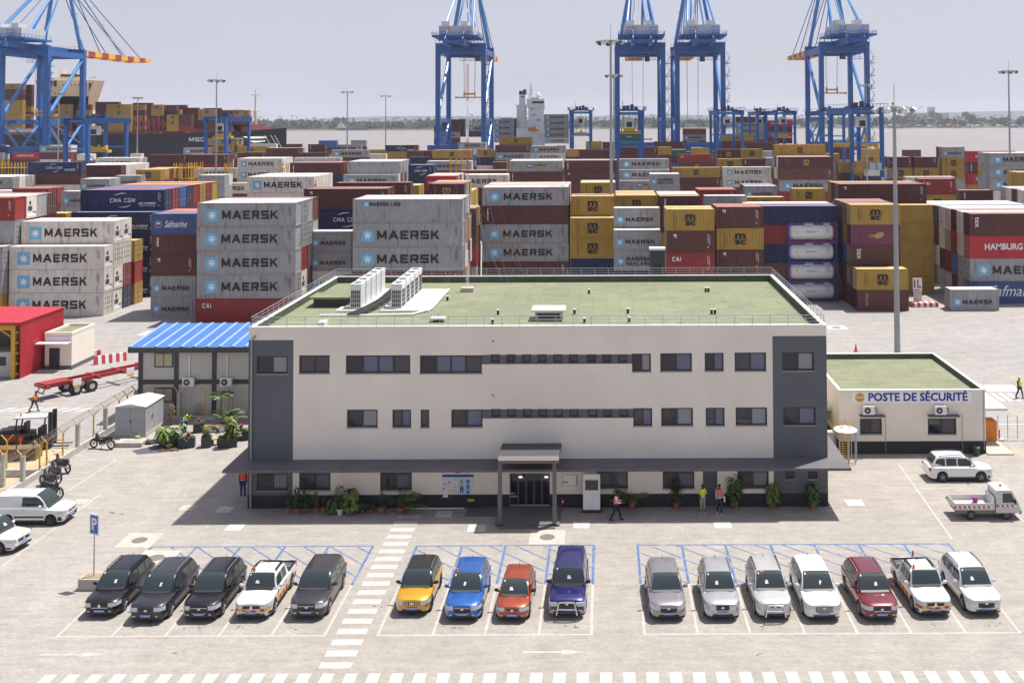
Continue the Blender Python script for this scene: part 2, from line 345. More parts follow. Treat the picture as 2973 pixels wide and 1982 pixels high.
# bigger single trees on the far bank
BARK = sm('bark', (0.10,0.08,0.06))
def far_tree(px, pytop, Y, w, label, group='lone trees on the far bank'):
    top = at(px, pytop, Y); t = thing('tree', label, 'tree', (top.x, Y, 0), 0, group); h = top.z
    mb = MB().tube((0,0,-1),(0,0,h*0.45),w*0.05,6,w*0.03)
    for k in range(5):
        a = k*1.26; mb.tube((0,0,h*0.4),(w*0.3*math.cos(a), w*0.3*math.sin(a), h*0.7), w*0.025, 5, w*0.01)
    mb.build('trunk', BARK, t)
    mb = MB(); rd = random.Random(int(px)); r = w/2
    for k in range(9):
        a = k*0.7*math.pi; q = 0.55*(k > 0)
        clump(mb, (r*q*math.cos(a), r*q*math.sin(a), h*(0.62+0.14*math.sin(k*2.1))), r*0.55, h*0.24, 60, rd, w*0.06)
    mb.build('crown', [FOL, FOL2], t)
far_tree(819, 343, 2700, 26, 'round dark tree standing above the mangrove belt just right of the black ship')
far_tree(983, 338, 3000, 34, 'pale hazy tree behind the mangroves above the grey supply vessel')
far_tree(2616, 332, 2480, 40, 'large dark tree on the far bank beside the floodlight cluster on the right')
far_tree(2646, 325, 3300, 34, 'hazy tree inland of the far bank, left one of the pair behind the huts')
far_tree(2716, 321, 3300, 46, 'wide hazy tree inland of the far bank behind the pale factory')
far_tree(2815, 322, 2500, 34, 'tall dark tree rising over the white huts, left of the far right floodlight mast')
far_tree(2772, 350, 2460, 18, 'small bushy tree at the waterline among the white huts')
# huts and boats of the fishing village
rd = random.Random(3); HW = sm('hut_white', (0.62,0.62,0.62)); HR = sm('hut_red', (0.32,0.10,0.07)); HB = sm('hut_grey', (0.22,0.21,0.22))
x = 410.0; k = 0
OW = ['first','second','third','fourth','fifth','sixth','seventh','eighth','ninth','tenth','eleventh','twelfth','thirteenth','fourteenth','fifteenth','sixteenth','seventeenth','eighteenth','nineteenth','twentieth','twenty-first','twenty-second','twenty-third','twenty-fourth','twenty-fifth','twenty-sixth','twenty-seventh','twenty-eighth','twenty-ninth','thirtieth','thirty-first','thirty-second','thirty-third','thirty-fourth']
spots = ['low', 'pale', 'small', 'long', 'crooked', 'bright', 'weathered', 'narrow', 'squat', 'wide']
while x < 1130 and k < 34:
    y = shore_y(x)+rd.uniform(-8, 25); w = rd.uniform(8, 20); h = rd.uniform(3, 5.5); dpt = rd.uniform(7, 12)
    mw = rd.choice([HW, HW, HB, HR])
    cn = {'hut_white': 'white', 'hut_grey': 'grey', 'hut_red': 'red'}[mw.name]
    t = thing('hut', '%s shack on the far bank, %s from left in the village' % (cn, OW[k]), 'hut', (x, y, 0), 0, 'shacks of the fishing village')
    MB().box(0, w, 0, dpt, -1.5, h).build('wall', mw, t)
    MB().loft([[(-.5,-.5,h),(w/2,-.5,h+1.8),(w+.5,-.5,h)], [(-.5,dpt+.5,h),(w/2,dpt+.5,h+1.8),(w+.5,dpt+.5,h)]]).build('roof', rd.choice([HW, HB, HW, HR]), t)
    x += w + rd.uniform(4, 14); k += 1
# pale factory and crane beyond
p = at(2695, 340, 4200)
t = thing('factory', 'pale hazy long factory with a small tower far behind the trees', 'factory', (p.x-25, 4200, 0))
MB().box(-60, 110, 0, 40, 0, 42).build('wall', sm('fac', (0.35,0.36,0.4)), t); MB().box(30, 55, 5, 30, 42.01, 66).build('tower', sm('fac2', (0.4,0.4,0.43)), t)
p = at(2655, 340, 3600)
t = thing('dock_crane', 'thin hazy lattice crane with raised jib beyond the far bank', 'crane', (p.x, 3600, 0))
MB().bar((0,0,0),(0,0,45),2.5).build('mast', HB, t); MB().bar((-8,0,44),(30,0,64),1.6).build('jib', HB, t)
# ---------------------------------------------------------------- painted markings (structure)
WP = pm('white_marking', (0.45,0.43,0.405), 0.7, 0.14, 3, dirt=0.35, dcol=(0.42,0.37,0.32))
WPC = pm('worn_white_marking', (0.42,0.385,0.35), 0.75, 0.15, 3, dirt=0.5, dcol=(0.40,0.35,0.30))
BP = pm('blue_marking', (0.075,0.135,0.29), 0.75, 0.2, 3, dirt=0.8, dcol=(0.33,0.31,0.31))
OP = pm('orange_marking', (0.62,0.38,0.13), 0.75, 0.15, 2, dirt=0.6, dcol=(0.40,0.37,0.34))
def strip(mb, a, b, w, z=0.008):
    a = Vector((*a, z)); b = Vector((*b, z)); d = (b-a).normalized(); n = Vector((-d.y, d.x, 0))*w/2
    mb.quad(a-n, b-n, b+n, a+n)
YA, YB, YC = gr(1500,1842).y, gr(1500,1697).y, gr(1500,1583).y
G1 = [gr(x,1842).x for x in (171,328,482,637,789,943)]; G2 = [gr(x,1842).x for x in (1097,1256,1408,1564,1717)]
G3 = [gr(x,1842).x for x in (1871,2026,2179,2338,2492,2649,2808,2967)]
wl = MB(); bl = MB()
for gi, g in enumerate((G1, G2, G3)):
    strip(wl, (g[0]-.06, YA), (g[-1]+.06, YA), .12)
    strip(wl, (g[0], YB), (g[-1], YB), .10, 0.0085)
    for x in g: strip(wl, (x, YA+.06), (x, YB-.05), .13)
    for x in g: strip(bl, (x, YB+.06), (x, YC-.06), .15)
    strip(bl, (g[0]-.07, YC), (g[-1]+.07, YC), .13)
    c = g[0]-YC-5
    while c < g[-1]-YB:
        pass
        break
    k = math.ceil((g[0]+YB)/1.55)
    while k*1.55 < g[-1]+YC:
        c = k*1.55     # line x + y = c
        xa, xb = max(g[0]+.1, c-YC+.08), min(g[-1]-.1, c-YB-.08)
        if xb-xa > .3:
            cur = xa
            for xd in [x for x in g if xa < x < xb]+[xb]:
                e = xd-.1 if xd != xb else xb
                if e-cur > .15: strip(bl, (cur, c-cur), (e, c-e), .10)
                cur = xd+.1
        k += 1
tag(wl.build('parking_lines', WPC), kind='structure'); tag(bl.build('parking_lines', BP), kind='structure')
cw = MB(); y = gr(930,1947).y+.0
yk = gr(1000,1939).y; k = 0
x0, x1 = gr(924,1939).x, gr(1017,1939).x
for k in range(18):
    ya = yk+k*1.035; cw.quad((x0-.0*k,ya,.008),(x1,ya,.008),(x1,ya+.53,.008),(x0,ya+.53,.008))
yt = gr(1500,1952).y; xk = gr(1541,1952).x
for k in range(-21, 24):
    xa = xk+k*1.04; cw.quad((xa,yt-4,.008),(xa+.54,yt-4,.008),(xa+.54,yt,.008),(xa,yt,.008))
tag(cw.build('zebra_crossing', WP), kind='structure')
def arrow(mb, x, y, L=3.0):
    mb.quad((x,y-.07,.008),(x+L*.62,y-.07,.008),(x+L*.62,y+.07,.008),(x,y+.07,.008))
    mb.add([(x+L*.62,y-.22,.008),(x+L,y,.008),(x+L*.62,y+.22,.008)], [(0,1,2)])
am = MB(); p = gr(114,1900); arrow(am, p.x, p.y, 3.1); p = gr(1516,1892); arrow(am, p.x, p.y, 3.0)
tag(am.build('road_arrows', WPC), kind='structure')
# parking lines on the left and right edges, traced on the ground
ol = MB()
def L_(a, b, w=.12): 
    p, q = gr(*a), gr(*b); strip(ol, (p.x,p.y), (q.x,q.y), w)
L_((0,1647),(163,1530)); L_((165,1527),(293,1433)); L_((0,1527),(163,1527),.1); L_((200,1434),(293,1433),.1); L_((0,1581),(85,1580),.1)
L_((200,1423),(338,1333)); L_((338,1332),(232,1334),.1)
for yy in (1350,1370,1390,1408): L_((338-(yy-1333)*1.5,yy-1),(238-(yy-1333)*1.3,yy),.08)
L_((2607,1344),(2765,1565)); L_((2607,1344),(2660,1343),.1); L_((2638,1379),(2700,1378),.1); L_((2670,1417),(2760,1416),.1); L_((2700,1459),(2760,1458),.1)
L_((2862,1408),(2973,1515)); L_((2736,1503),(2950,1502),.1)
L_((-40,976),(400,975),.18); L_((-40,983),(400,982),.1); L_((2396,975),(2990,977),.18); L_((2396,980),(2990,982),.1)
L_((0,1122),(50,1097)); L_((345,1100),(377,1083)); L_((180,931),(238,933)); L_((238,933),(200,955))
L_((0,1211),(330,1213),.1); L_((0,1238),(200,1240),.08)
tag(ol.build('apron_lines', WPC), kind='structure')
zl = MB()
for k in range(-1, 6):   # crossing on the apron, upper left
    a, b_ = gr(20+k*38,1195), gr(48+k*38,1183); zl.quad((a.x,a.y,.006),(a.x+.6,a.y,.006),(a.x+1.5,a.y+1.3,.006),(a.x+.9,a.y+1.3,.006))
for k in range(4):
    a = gr(2875+k*24,1160); zl.box(a.x,a.x+.45,a.y-.5,a.y+2.2,.005,.007)
tag(zl.build('zebra_crossing', WP), kind='structure')
yl = MB()
def O_(a, b, w=.12):
    p, q = gr(*a), gr(*b); strip(yl, (p.x,p.y), (q.x,q.y), w)
O_((2393,963),(2550,940),.14); O_((2550,940),(2973,903),.14); O_((2393,988),(2487,977)); O_((2743,1043),(2840,1062)); O_((2840,1062),(2960,1100))
for a, b in (((2822,938),(2850,934)),((2697,954),(2736,948)),((2934,926),(2973,920)),((2578,967),(2600,964)),((2930,1290),(2973,1326)),((268,995),(377,994)),((268,1014),(390,1013)),((8,1149),(70,1149)),((40,1178),(200,1170)),((236,1179),(275,1172)),((2393,1020),(2480,1022)),((2930,1190),(2973,1218)),((340,1050),(400,1046))): O_(a, b)
tag(yl.build('apron_lines', OP), kind='structure')
# concrete slabs with manhole covers
SLAB = pm('slab_concrete', (0.43,0.39,0.34), 0.8, 0.1, 2, dirt=0.3, dcol=(0.40,0.36,0.31)); IRON = pm('cast_iron', (0.16,0.14,0.13), 0.6, 0.2, 8); SLB2 = pm('slab_pale', (0.48,0.465,0.44), 0.8, 0.1, 2)
def manhole(px, py, w, label, round_=True, mat=SLAB):
    p = gr(px, py); t = thing('manhole', label, 'manhole', (p.x, p.y, 0), 0, 'manholes set in concrete slabs')
    MB().box(-w/2, w/2, -w/2, w/2, -.01, .016).build('slab', mat, t)
    if round_: MB().cyl((0,0,.016), w*.215, .006, 28).build('cover', IRON, t)
    else: MB().bar((-w*.12,-.03,.019),(w*.12,.05,.019),.05,.006).build('handle_slot', IRON, t)
manhole(405,1568,2.1,'large square concrete slab with round iron cover, upper left of the black cars')
manhole(453,1619,2.1,'square slab with round iron cover crossed by blue lines behind the black cars')
manhole(1589,1559,2.1,'square slab with round cover behind the dark blue off-roader')
manhole(2428,951,2.4,'pale slab with round cover on the apron right of the building roof', True, SLB2)
manhole(443,967,2.6,'pale slab with dark cover on the apron left of the blue roof', True, SLB2)
for px, py, w, l in ((682,1530,1.0,'small pale slab in the sun below the building shadow, left side'),(653,1479,.95,'small pale slab in the building shadow near the left corner'),(545,1474,.9,'small slab cut by the slanted edge of the building shadow'),
    (1384,1533,1.1,'small pale slab left of the entrance steps'),(1688,1524,1.0,'small pale slab right of the entrance'),(2098,1523,1.05,'small pale slab below the pair in safety vests'),(2481,1459,1.1,'small pale slab right of the building corner'),(1289,1492,1.0,'shaded slab left of the entrance under the wall'),(234,1456,.9,'worn round cover beside the white van')):
    manhole(px, py, w, l, False, SLB2 if w > .9 else SLAB)
p = gr(2915,1128); sheet('slab_ring', [(p.x-1.8,p.y-1),(p.x+1.3,p.y-1),(p.x+1.3,p.y+1.3),(p.x-1.8,p.y+1.3)], 0.0075, SLB2)
rdo = random.Random(21); om = MB()
for (px, py, r) in ((410,1812,.5),(700,1818,.3),(860,1822,.3),(560,1820,.35),(1325,1822,.3),(1655,1822,.35),(1480,1700,.3),(2230,1818,.3),(2560,1818,.35),(2705,1812,.3),(2880,1812,.3),(1110,1760,.25),(620,1690,.3),(2010,1650,.3),(340,1490,.5),(520,1890,.25),(2210,1900,.3),(1790,1700,.2),(2700,1330,.4)):
    p = gr(px, py)
    for k in range(5):      # oil drips: small irregular dark spots
        c = (p.x+rdo.gauss(0,r*.8), p.y+rdo.gauss(0,r*.4)); q = r*rdo.uniform(.08,.35); om.add([(c[0]+q*rdo.uniform(.6,1.3)*math.cos(a), c[1]+q*.7*rdo.uniform(.6,1.3)*math.sin(a), .0062+.0003*k) for a in [2*math.pi*j/9 for j in range(9)]], [tuple(range(9))])
tag(om.build('oil_stains', pm('oil_stain', (0.13,0.11,0.095), .6, .3, 5)), kind='structure')
# grey tank mat beside the garden
sheet('plastic_tarp', [tuple(gr(*q)[:2]) for q in ((382,1308),(470,1290),(560,1300),(500,1310),(400,1319))], 0.012, sm('tarp', (0.08,0.08,0.1)), None, 'dark plastic sheet spread on the paving beside the planters', 'tarp')
# ---------------------------------------------------------------- office building
CREAM = pm('cream_render', (0.74,0.675,0.59), 0.85, 0.05, 0.35, bump=0.25, bscale=22, dirt=0.14, dcol=(0.52,0.46,0.39))
SLATE = pm('slate_render', (0.105,0.11,0.125), 0.8, 0.08, 0.6, bump=0.25, bscale=22)
PLIN = pm('plinth_black', (0.022,0.022,0.028), 0.75, 0.15, 1)
ROOFG = ground_mat('green_roof_membrane', (0.190,0.205,0.128), (0.222,0.236,0.152), 2.0, 0, .2, .35)
DGREEN = pm('roof_upstand', (0.07,0.085,0.055), 0.8, 0.2, 1)
COPE = sm('white_coping', (0.74,0.73,0.70), 0.6)
FRAME = sm('window_frame', (0.022,0.023,0.03), 0.4)
GALV = sm('galvanised_rail', (0.42,0.44,0.47), 0.35, 0.6)
WHITE = sm('white_paint', (0.74,0.74,0.74), 0.45)
def glass_mat(name, col, rough=0.05):
    m, t, b = _new(name); b.inputs['Base Color'].default_value = (*col, 1); b.inputs['Roughness'].default_value = rough; b.inputs['Specular IOR Level'].default_value = 0.5; b.inputs['IOR'].default_value = 1.5
    tc = t.nodes.new('ShaderNodeTexCoord'); n = t.nodes.new('ShaderNodeTexNoise'); n.inputs['Scale'].default_value = 1.3
    t.links.new(tc.outputs['Object'], n.inputs['Vector']); bp = t.nodes.new('ShaderNodeBump'); bp.inputs['Strength'].default_value = 0.06; bp.inputs['Distance'].default_value = 0.05
    t.links.new(n.outputs[0], bp.inputs['Height']); t.links.new(bp.outputs[0], b.inputs['Normal']); return m
GL1 = glass_mat('window_glass_dark', (0.018,0.019,0.032)); GL2 = glass_mat('window_glass_curtain', (0.11,0.12,0.20), 0.08); GL4 = glass_mat('window_glass_blind', (0.23,0.23,0.26), .15); GL3 = glass_mat('window_glass_mid', (0.05,0.05,0.062))
BX0, BX1 = -23.05, 14.2; BZ = 11.5; BY1 = at(983, 803, 88).y
BY1 = gr(1600, 801, 11.5).y
def fX(px, py): return at(px, py, DF).x
def fZ(py, px=1500): return at(px, py, DF).z
def rect(x0, x1, y0, y1):
    xm, ym = (x0+x1)/2, (y0+y1)/2
    return (fX(x0, ym), fX(x1, ym), fZ(y1, xm), fZ(y0, xm))
def wall_holes(mb, x0, x1, z0, z1, y, holes, reveal, pick):
    xs = sorted(set([x0, x1]+[h[0] for h in holes]+[h[1] for h in holes]+SPL[0])); zs = sorted(set([z0, z1]+[h[2] for h in holes]+[h[3] for h in holes]+SPL[1]))
    xs = [x for x in xs if x0 <= x <= x1]; zs = [z for z in zs if z0 <= z <= z1]
    for i in range(len(xs)-1):
        for j in range(len(zs)-1):
            if xs[i+1]-xs[i] < 1e-4 or zs[j+1]-zs[j] < 1e-4: continue
            cx_, cz_ = (xs[i]+xs[i+1])/2, (zs[j]+zs[j+1])/2
            if any(h[0] < cx_ < h[1] and h[2] < cz_ < h[3] for h in holes): continue
            mb.mi = pick(cx_, cz_)
            mb.quad((xs[i],y,zs[j]),(xs[i+1],y,zs[j]),(xs[i+1],y,zs[j+1]),(xs[i],y,zs[j+1]))
    for h in holes:
        a, b_, c, d = h; mb.mi = pick((a+b_)/2, (c+d)/2)
        mb.quad((a,y,c),(a,y+reveal,c),(a,y+reveal,d),(a,y,d)); mb.quad((b_,y,c),(b_,y,d),(b_,y+reveal,d),(b_,y+reveal,c))
        mb.quad((a,y,d),(a,y+reveal,d),(b_,y+reveal,d),(b_,y,d)); mb.quad((a,y,c),(b_,y,c),(b_,y+reveal,c),(a,y+reveal,c))
W3 = [(745,835,1033,1085),(868,957,1031,1084),(1004,1191,1031,1084),(1219,1399,1031,1084),(1835,1890,1026,1079),(1917,2009,1025,1078),(2046,2101,1024,1077),(2133,2224.5,1023,1077),(2271,2363,1022,1076)]
W2 = [(1007,1096.5,1188.5,1241),(1139,1193.5,1188.5,1241),(1221,1246.5,1188.5,1241),(1310,1401,1188,1240),(1838.6,1893.5,1184,1237),(1919.6,2012,1183.5,1236),(2049,2104,1183,1236),(2136,2227.5,1182,1235),(2274,2368,1181,1234)]
W1 = [(746,836,1371,1424),(868.6,959.5,1370,1423),(1103.6,1195.7,1370,1423),(1731,1823,1366,1418),(1924,2016,1366,1418),(2141,2232,1364,1417),(2280,2307,1363,1390),(2345,2373,1363,1390)]
S3 = [(1400+a/2.8,1400+b/2.8,1028,1053) for a, b in ((70,143),(197,270),(325,398),(452,525),(578,652),(705,778),(852,927),(975,1050),(1103,1178))]
S2 = [(1400+a/2.8,1400+b/2.8,1186.5,1210.5) for a, b in ((75,148),(203,275),(330,402),(457,530),(583,657),(710,783),(860,935),(985,1058),(1113,1187))]
DOOR = (2041, 2083, 1364, 1466); ENTR = (1480, 1596, 1373, 1468)
bld = thing('office_building', 'long three storey cream office building with slate corner panels and flat green roof', 'building', (0,0,0))
holes = []
wins = [(rect(*w), 'w') for w in W3+W2] + [(rect(*w), 's') for w in S3+S2] + [(rect(*w), 'g') for w in W1]
holes = [w[0] for w in wins]
dr = rect(*DOOR); dr = (dr[0], dr[1], 0.0, dr[3]); en = rect(*ENTR); en = (en[0], en[1], 0.12, en[3]); holes += [dr, en]
strip3 = rect(1399,1835,1029,1056.5); strip2 = rect(1401,1838.6,1187,1213.5)
pl = (BX0, fX(851,1200), fZ(1332,780), fZ(987,780)); pr = (fX(2244,1150), BX1, fZ(1323,2310), fZ(975,2310))
PZ = fZ(1434, 1500)   # top of plinth
SPL = [[pl[1], pr[0], strip3[0], strip3[1], strip2[0], strip2[1]], [PZ, pl[3], pr[3], strip3[2], strip3[3], strip2[2], strip2[3], 3.0]]
def pick(x, z):
    if z < PZ: return 2
    if x < pl[1] and z < pl[3]: return 1
    if x > pr[0] and z < pr[3]: return 1
    for s_ in (strip3, strip2):
        if s_[0] < x < s_[1] and s_[2] < z < s_[3]: return 1
    return 0
mb = MB(); wall_holes(mb, BX0, BX1, 0, BZ, DF, holes, 0.16, pick)
for (a, b_) in ((BX0, 0), (BX1, 1)):     # side walls and back
    for z0, z1, mi in ((0, PZ, 2), (PZ, BZ, 0)):
        mb.mi = mi; q = [(a,DF,z0),(a,BY1,z0),(a,BY1,z1),(a,DF,z1)]; mb.quad(*(q if b_ else q[::-1]))
mb.mi = 0; mb.quad((BX1,BY1,0),(BX0,BY1,0),(BX0,BY1,BZ),(BX1,BY1,BZ))
mb.build('wall', [CREAM, SLATE, PLIN], bld)
MB().box(BX0+.16, BX1-.16, DF+.55, BY1-.16, .02, BZ-.62).build('core', sm('interior_dark', (0.03,0.03,0.035)), bld)
# parapet: coping and inner faces
PT_ = .28; zr = BZ-.5
cp = MB()
cp.box(BX0-.03, BX1+.03, DF-.03, DF+PT_, BZ-.001, BZ+.05); cp.box(BX0-.03, BX1+.03, BY1-PT_, BY1+.03, BZ-.001, BZ+.05)
cp.box(BX0-.03, BX0+PT_, DF+PT_, BY1-PT_, BZ-.001, BZ+.05); cp.box(BX1-PT_, BX1+.03, DF+PT_, BY1-PT_, BZ-.001, BZ+.05)
cp.build('coping', COPE, bld)
up = MB(); up.box(BX0+.02, BX1-.02, BY1-PT_+.02, BY1-.02, zr, BZ-.002); up.box(BX0+.02, BX1-.02, DF+.17, DF+PT_-.02, zr, BZ-.002); up.box(BX0+.02, BX0+PT_-.02, DF+PT_, BY1-PT_, zr, BZ-.002); up.box(BX1-PT_+.02, BX1-.02, DF+PT_, BY1-PT_, zr, BZ-.002)
up.build('parapet', DGREEN, bld)
MB().quad((BX0+.1,DF+.2,zr+.01),(BX1-.1,DF+.2,zr+.01),(BX1-.1,BY1-.1,zr+.01),(BX0+.1,BY1-.1,zr+.01)).build('roof', ROOFG, bld)
# windows
def window(parent, r, y, kind, n=None, bars=False, curtain=None, rd=random):
    a, b_, c, d = r; w = b_-a; n = n or (1 if w < .9 else 2 if w < 3 else 4)
    fr = MB(); t = .10 if w > .8 else .08; yy = y+.10; y2 = y+.16
    fr.box(a, b_, yy, y2, c, c+t); fr.box(a, b_, yy, y2, d-t, d); fr.box(a, a+t, yy, y2, c+t, d-t); fr.box(b_-t, b_, yy, y2, c+t, d-t)
    pw = (w-2*t)/n
    for k in range(1, n): fr.box(a+t+k*pw-.055, a+t+k*pw+.055, yy+.005, y2, c+t, d-t)
    o = fr.build('window', FRAME, parent)
    for k in range(n):
        g = (curtain[k % len(curtain)] if curtain else rd.choice([GL1, GL1, GL3, GL2]))
        MB().quad((a+t+k*pw,y2-.02,c+t),(a+t+(k+1)*pw,y2-.02,c+t),(a+t+(k+1)*pw,y2-.02,d-t),(a+t+k*pw,y2-.02,d-t)).build('pane', g, o)
    if kind != 's': MB().box(a-.04, b_+.04, y-.04, y+.095, c-.05, c-.002).build('sill', sm('sill_grey', (0.33,0.32,0.31)), o)
    if bars:
        gb = MB(); m_ = int(w/.14)
        for k in range(1, m_): x_ = a+w*k/m_; gb.box(x_-.011, x_+.011, y+.03, y+.05, c+.02, d-.02)
        for q in (.15, .85): gb.box(a, b_, y+.025, y+.055, c+(d-c)*q-.015, c+(d-c)*q+.015)
        gb.build('security_bars', sm('bars', (0.06,0.06,0.07), .5), o)
    return o
rw = random.Random(4)
for r, k in wins:
    n = 1 if k == 's' or (r[1]-r[0]) < .8 else (2 if r[1]-r[0] < 3 else 4)
    cur = {1: [rw.choice([GL1, GL3])], 2: rw.choice([[GL1, GL2], [GL3, GL2], [GL1, GL4], [GL3, GL3]]), 4: rw.choice([[GL1, GL2, GL2, GL3], [GL3, GL4, GL2, GL1]])}[n]
    window(bld, r, DF, k, n, k == 'g', cur)
d_ = MB().box(dr[0], dr[1], DF+.1, DF+.16, 0.02, dr[3]).build('door', sm('grey_door', (0.07,0.075,0.09), .45), bld)
MB().box(dr[1]-.16, dr[1]-.08, DF+.04, DF+.1, 1.0, 1.16).build('handle', GALV, d_)
# entrance hall behind the glass screen
e = MB().box(en[0]+.001, en[1]-.001, DF+.4, DF+.44, .12, en[3]).build('entrance_glass', GL1, bld)
m_ = MB()
for k in range(6): x_ = en[0]+(en[1]-en[0])*k/5; m_.box(x_-.05, x_+.05, DF+.3, DF+.38, .12, en[3])
m_.box(en[0], en[1], DF+.3, DF+.38, en[3]-.1, en[3]); m_.build('mullion', sm('alu_dark', (0.10,0.10,0.12), .4), e)
for px in (1515, 1593-3):
    a_ = at(px, 1384, DF-.02+.3); mm = MB(); mm.mat(0).box(a_.x-.19, a_.x+.03, DF+.22, DF+.29, a_.z-.035, a_.z+.045); mm.mat(1).box(a_.x+.03, a_.x+.2, DF+.22, DF+.29, a_.z-.035, a_.z+.045)
    mm.build('door_sensor', [pm('sensor_white', (0.9,0.9,1), .4, emit=1.0), sm('sensor_red', (0.6,0.03,0.03))], e)  # white half is given a glow of its own
# eaves canopy round the building
CZ = 3.1; co = 1.36
cn = MB(); ZT = 3.06
ring_o = [(BX0-1.0,DF-co-.4),(BX1+1.1,DF-co-.4),(BX1+1.1,BY1+1.1),(BX0-1.0,BY1+1.1)]
ring_i = [(BX0,DF),(BX1,DF),(BX1,BY1),(BX0,BY1)]
for i in range(4):
    j = (i+1) % 4; o1, o2, i1, i2 = ring_o[i], ring_o[j], ring_i[i], ring_i[j]
    cn.mi = 0; cn.quad((*o1,ZT-.06),(*o2,ZT-.06),(*i2,ZT+.03),(*i1,ZT+.03)); cn.mi = 1; cn.quad((*o1,ZT-.22),(*i1,ZT-.22),(*i2,ZT-.22),(*o2,ZT-.22)); cn.mi = 0; cn.quad((*o1,ZT-.22),(*o2,ZT-.22),(*o2,ZT-.06),(*o1,ZT-.06))
CANM = pm('canopy_grey', (0.115,0.105,0.115), 0.75, 0.12, 1.0, dirt=.25, dcol=(0.17,0.15,0.14))
cn.build('canopy', [CANM, sm('soffit_pale', (0.60,0.56,0.50))], bld)  # underside made pale to bounce light onto the wall below
# entrance portico
pc = MB(); xa, xb = fX(1459,1286), fX(1630,1286); yf = 63.9
z_w = fZ(1286, 1540); z_f = at(1535,1323,yf).z
xfa, xfb = at(1446,1330,yf).x, at(1623,1330,yf).x
pc.mat(0).add([(xfa,yf,z_f),(xfb,yf,z_f),(xb,DF-.01,z_w),(xa,DF-.01,z_w),(xfa,yf,z_f-.28),(xfb,yf,z_f-.28),(xb,DF-.01,z_w-.3),(xa,DF-.01,z_w-.3)], [(0,1,2,3),(7,6,5,4),(1,5,6,2),(3,7,4,0)])
pc.mat(1).quad((xfa,yf-.004,z_f-.28),(xfb,yf-.004,z_f-.28),(xfb,yf-.004,z_f),(xfa,yf-.004,z_f))
pc.mat(2).box(xfa,xfb,yf+.04,yf+.3,z_f-.48,z_f-.284)
PORT = sm('portico_brown_grey', (0.13,0.118,0.115))
p0 = pc.build('portico_roof', [pm('portico_slate', (0.06,0.062,0.075), .6, .1, 2), CREAM, PORT], bld)
for px in (1457.5, 1613):
    x_ = gr(px, 1503).x; MB().box(x_-.12, x_+.12, yf+.05, yf+.29, 0, z_f-.481).build('post', PORT, bld)
x0_, x1_ = gr(1457.5,1503).x, gr(1613,1503).x
MB().box(x0_+.1, x1_-.1, DF-.6, DF-.45, 2.62, 3.25).build('beam', sm('beam_grey', (0.10,0.10,0.105)), bld)
st = MB(); st.box(x0_-.3, x1_+.3, DF-3.1, DF-.005, 0.005, .12); st.box(x0_-.05, x1_+.05, DF-3.5, DF-3.1, 0.006, .06); st.build('doorstep', sm('step_dark', (0.13,0.125,0.125)), bld)
rm = MB()
rm.add([(x0_-2.4,DF-.02,.01),(x0_-.31,DF-.02,.01),(x0_-.31,DF-1.5,.01),(x0_-2.4,DF-1.5,.01),(x0_-.31,DF-.02,.118),(x0_-.31,DF-1.5,.118)], [(0,3,5,4),(3,2,5)])
rm.build('ramp', sm('ramp_dark', (0.12,0.12,0.12)), bld)
# rain pipes
dp = MB(); x_ = fX(730,1200); dp.tube((x_,DF-.07,0),(x_,DF-.07,pl[3]-.0),.06,10); dp.tube((x_,DF-.07,pl[3]),(x_+.25,DF-.07,pl[3]+.28),.07,10); dp.build('rain_pipe', sm('pipe_cream', (0.30,0.30,0.31)), bld)
for py_ in (990, 1147): q = at(1431, py_, DF); MB().cyl((q.x,DF-.02,q.z), .09, .02, 14, 'y').build('wall_vent', sm('vent_grey', (0.35,0.35,0.37)), bld)
# roof railing, three rails
def railing(parent, pts, z0, h=0.62, step=1.14, name='railing'):
    rb = MB()
    for (a, b_) in zip(pts, pts[1:]):
        a = Vector((*a, z0)); b2 = Vector((*b_, z0)); L = (b2-a).length; n = max(1, round(L/step))
        for f in (1.0, .66, .33): rb.tube(a+Vector((0,0,h*f)), b2+Vector((0,0,h*f)), .022 if f == 1 else .014, 6)
        for k in range(n+1): q = a.lerp(b2, k/n); rb.tube(q, q+Vector((0,0,h)), .018, 6)
    return rb.build(name, GALV, parent)
e_ = .12
railing(bld, [(BX0+e_,DF+e_),(BX1-e_,DF+e_),(BX1-e_,BY1-e_),(BX0+e_,BY1-e_),(BX0+e_,DF+e_)], BZ+.04, .62)
# --- roof plant
ACW = pm('ac_casing', (0.72,0.72,0.72), .45, .03, 1); ACG = sm('ac_grille', (0.05,0.05,0.055))
ZR = zr+.02
def rp(px, py, z=ZR): return gr(px, py, z)
q0 = rp(1057,902); q1 = rp(1165,902)
xl, xr = rp(1012,901).x+.1, rp(1132,901).x+.05
ya = rp(1060,900).y
labs = ['nearest', 'second', 'middle', 'fourth', 'farthest']
for side, x_ in (('left', xl), ('right', xr)):
    for k in range(5):
        y_ = ya+k*1.72; h_ = 1.78
        t = thing('ac_unit', 'white rooftop air conditioning unit, %s in the %s row of five' % (labs[k], side), 'air conditioner', (x_, y_, ZR+.10), 0, 'air conditioning units on the roof')
        w_, d_2 = .78, 1.34
        MB().box(0, w_, 0, d_2, 0, h_*.8).box(-.015, w_+.015, -.015, d_2+.015, h_*.8+.003, h_).build('casing', ACW, t)
        g = MB()
        for zz in range(4):
            for xx in range(5): g.box(.06+xx*.135, .06+xx*.135+.10, -.012, 0.002, .12+zz*.31, .12+zz*.31+.27)
        for zz in range(4): g.box(w_-.002, w_+.012, .12, d_2-.12, .10+zz*.32, .10+zz*.32+.27) if side == 'right' else None
        g.build('grille', ACG, t)
        MB().cyl((w_/2, d_2/2, h_+.001), .30, .03, 20).build('fan_grille', ACG, t)
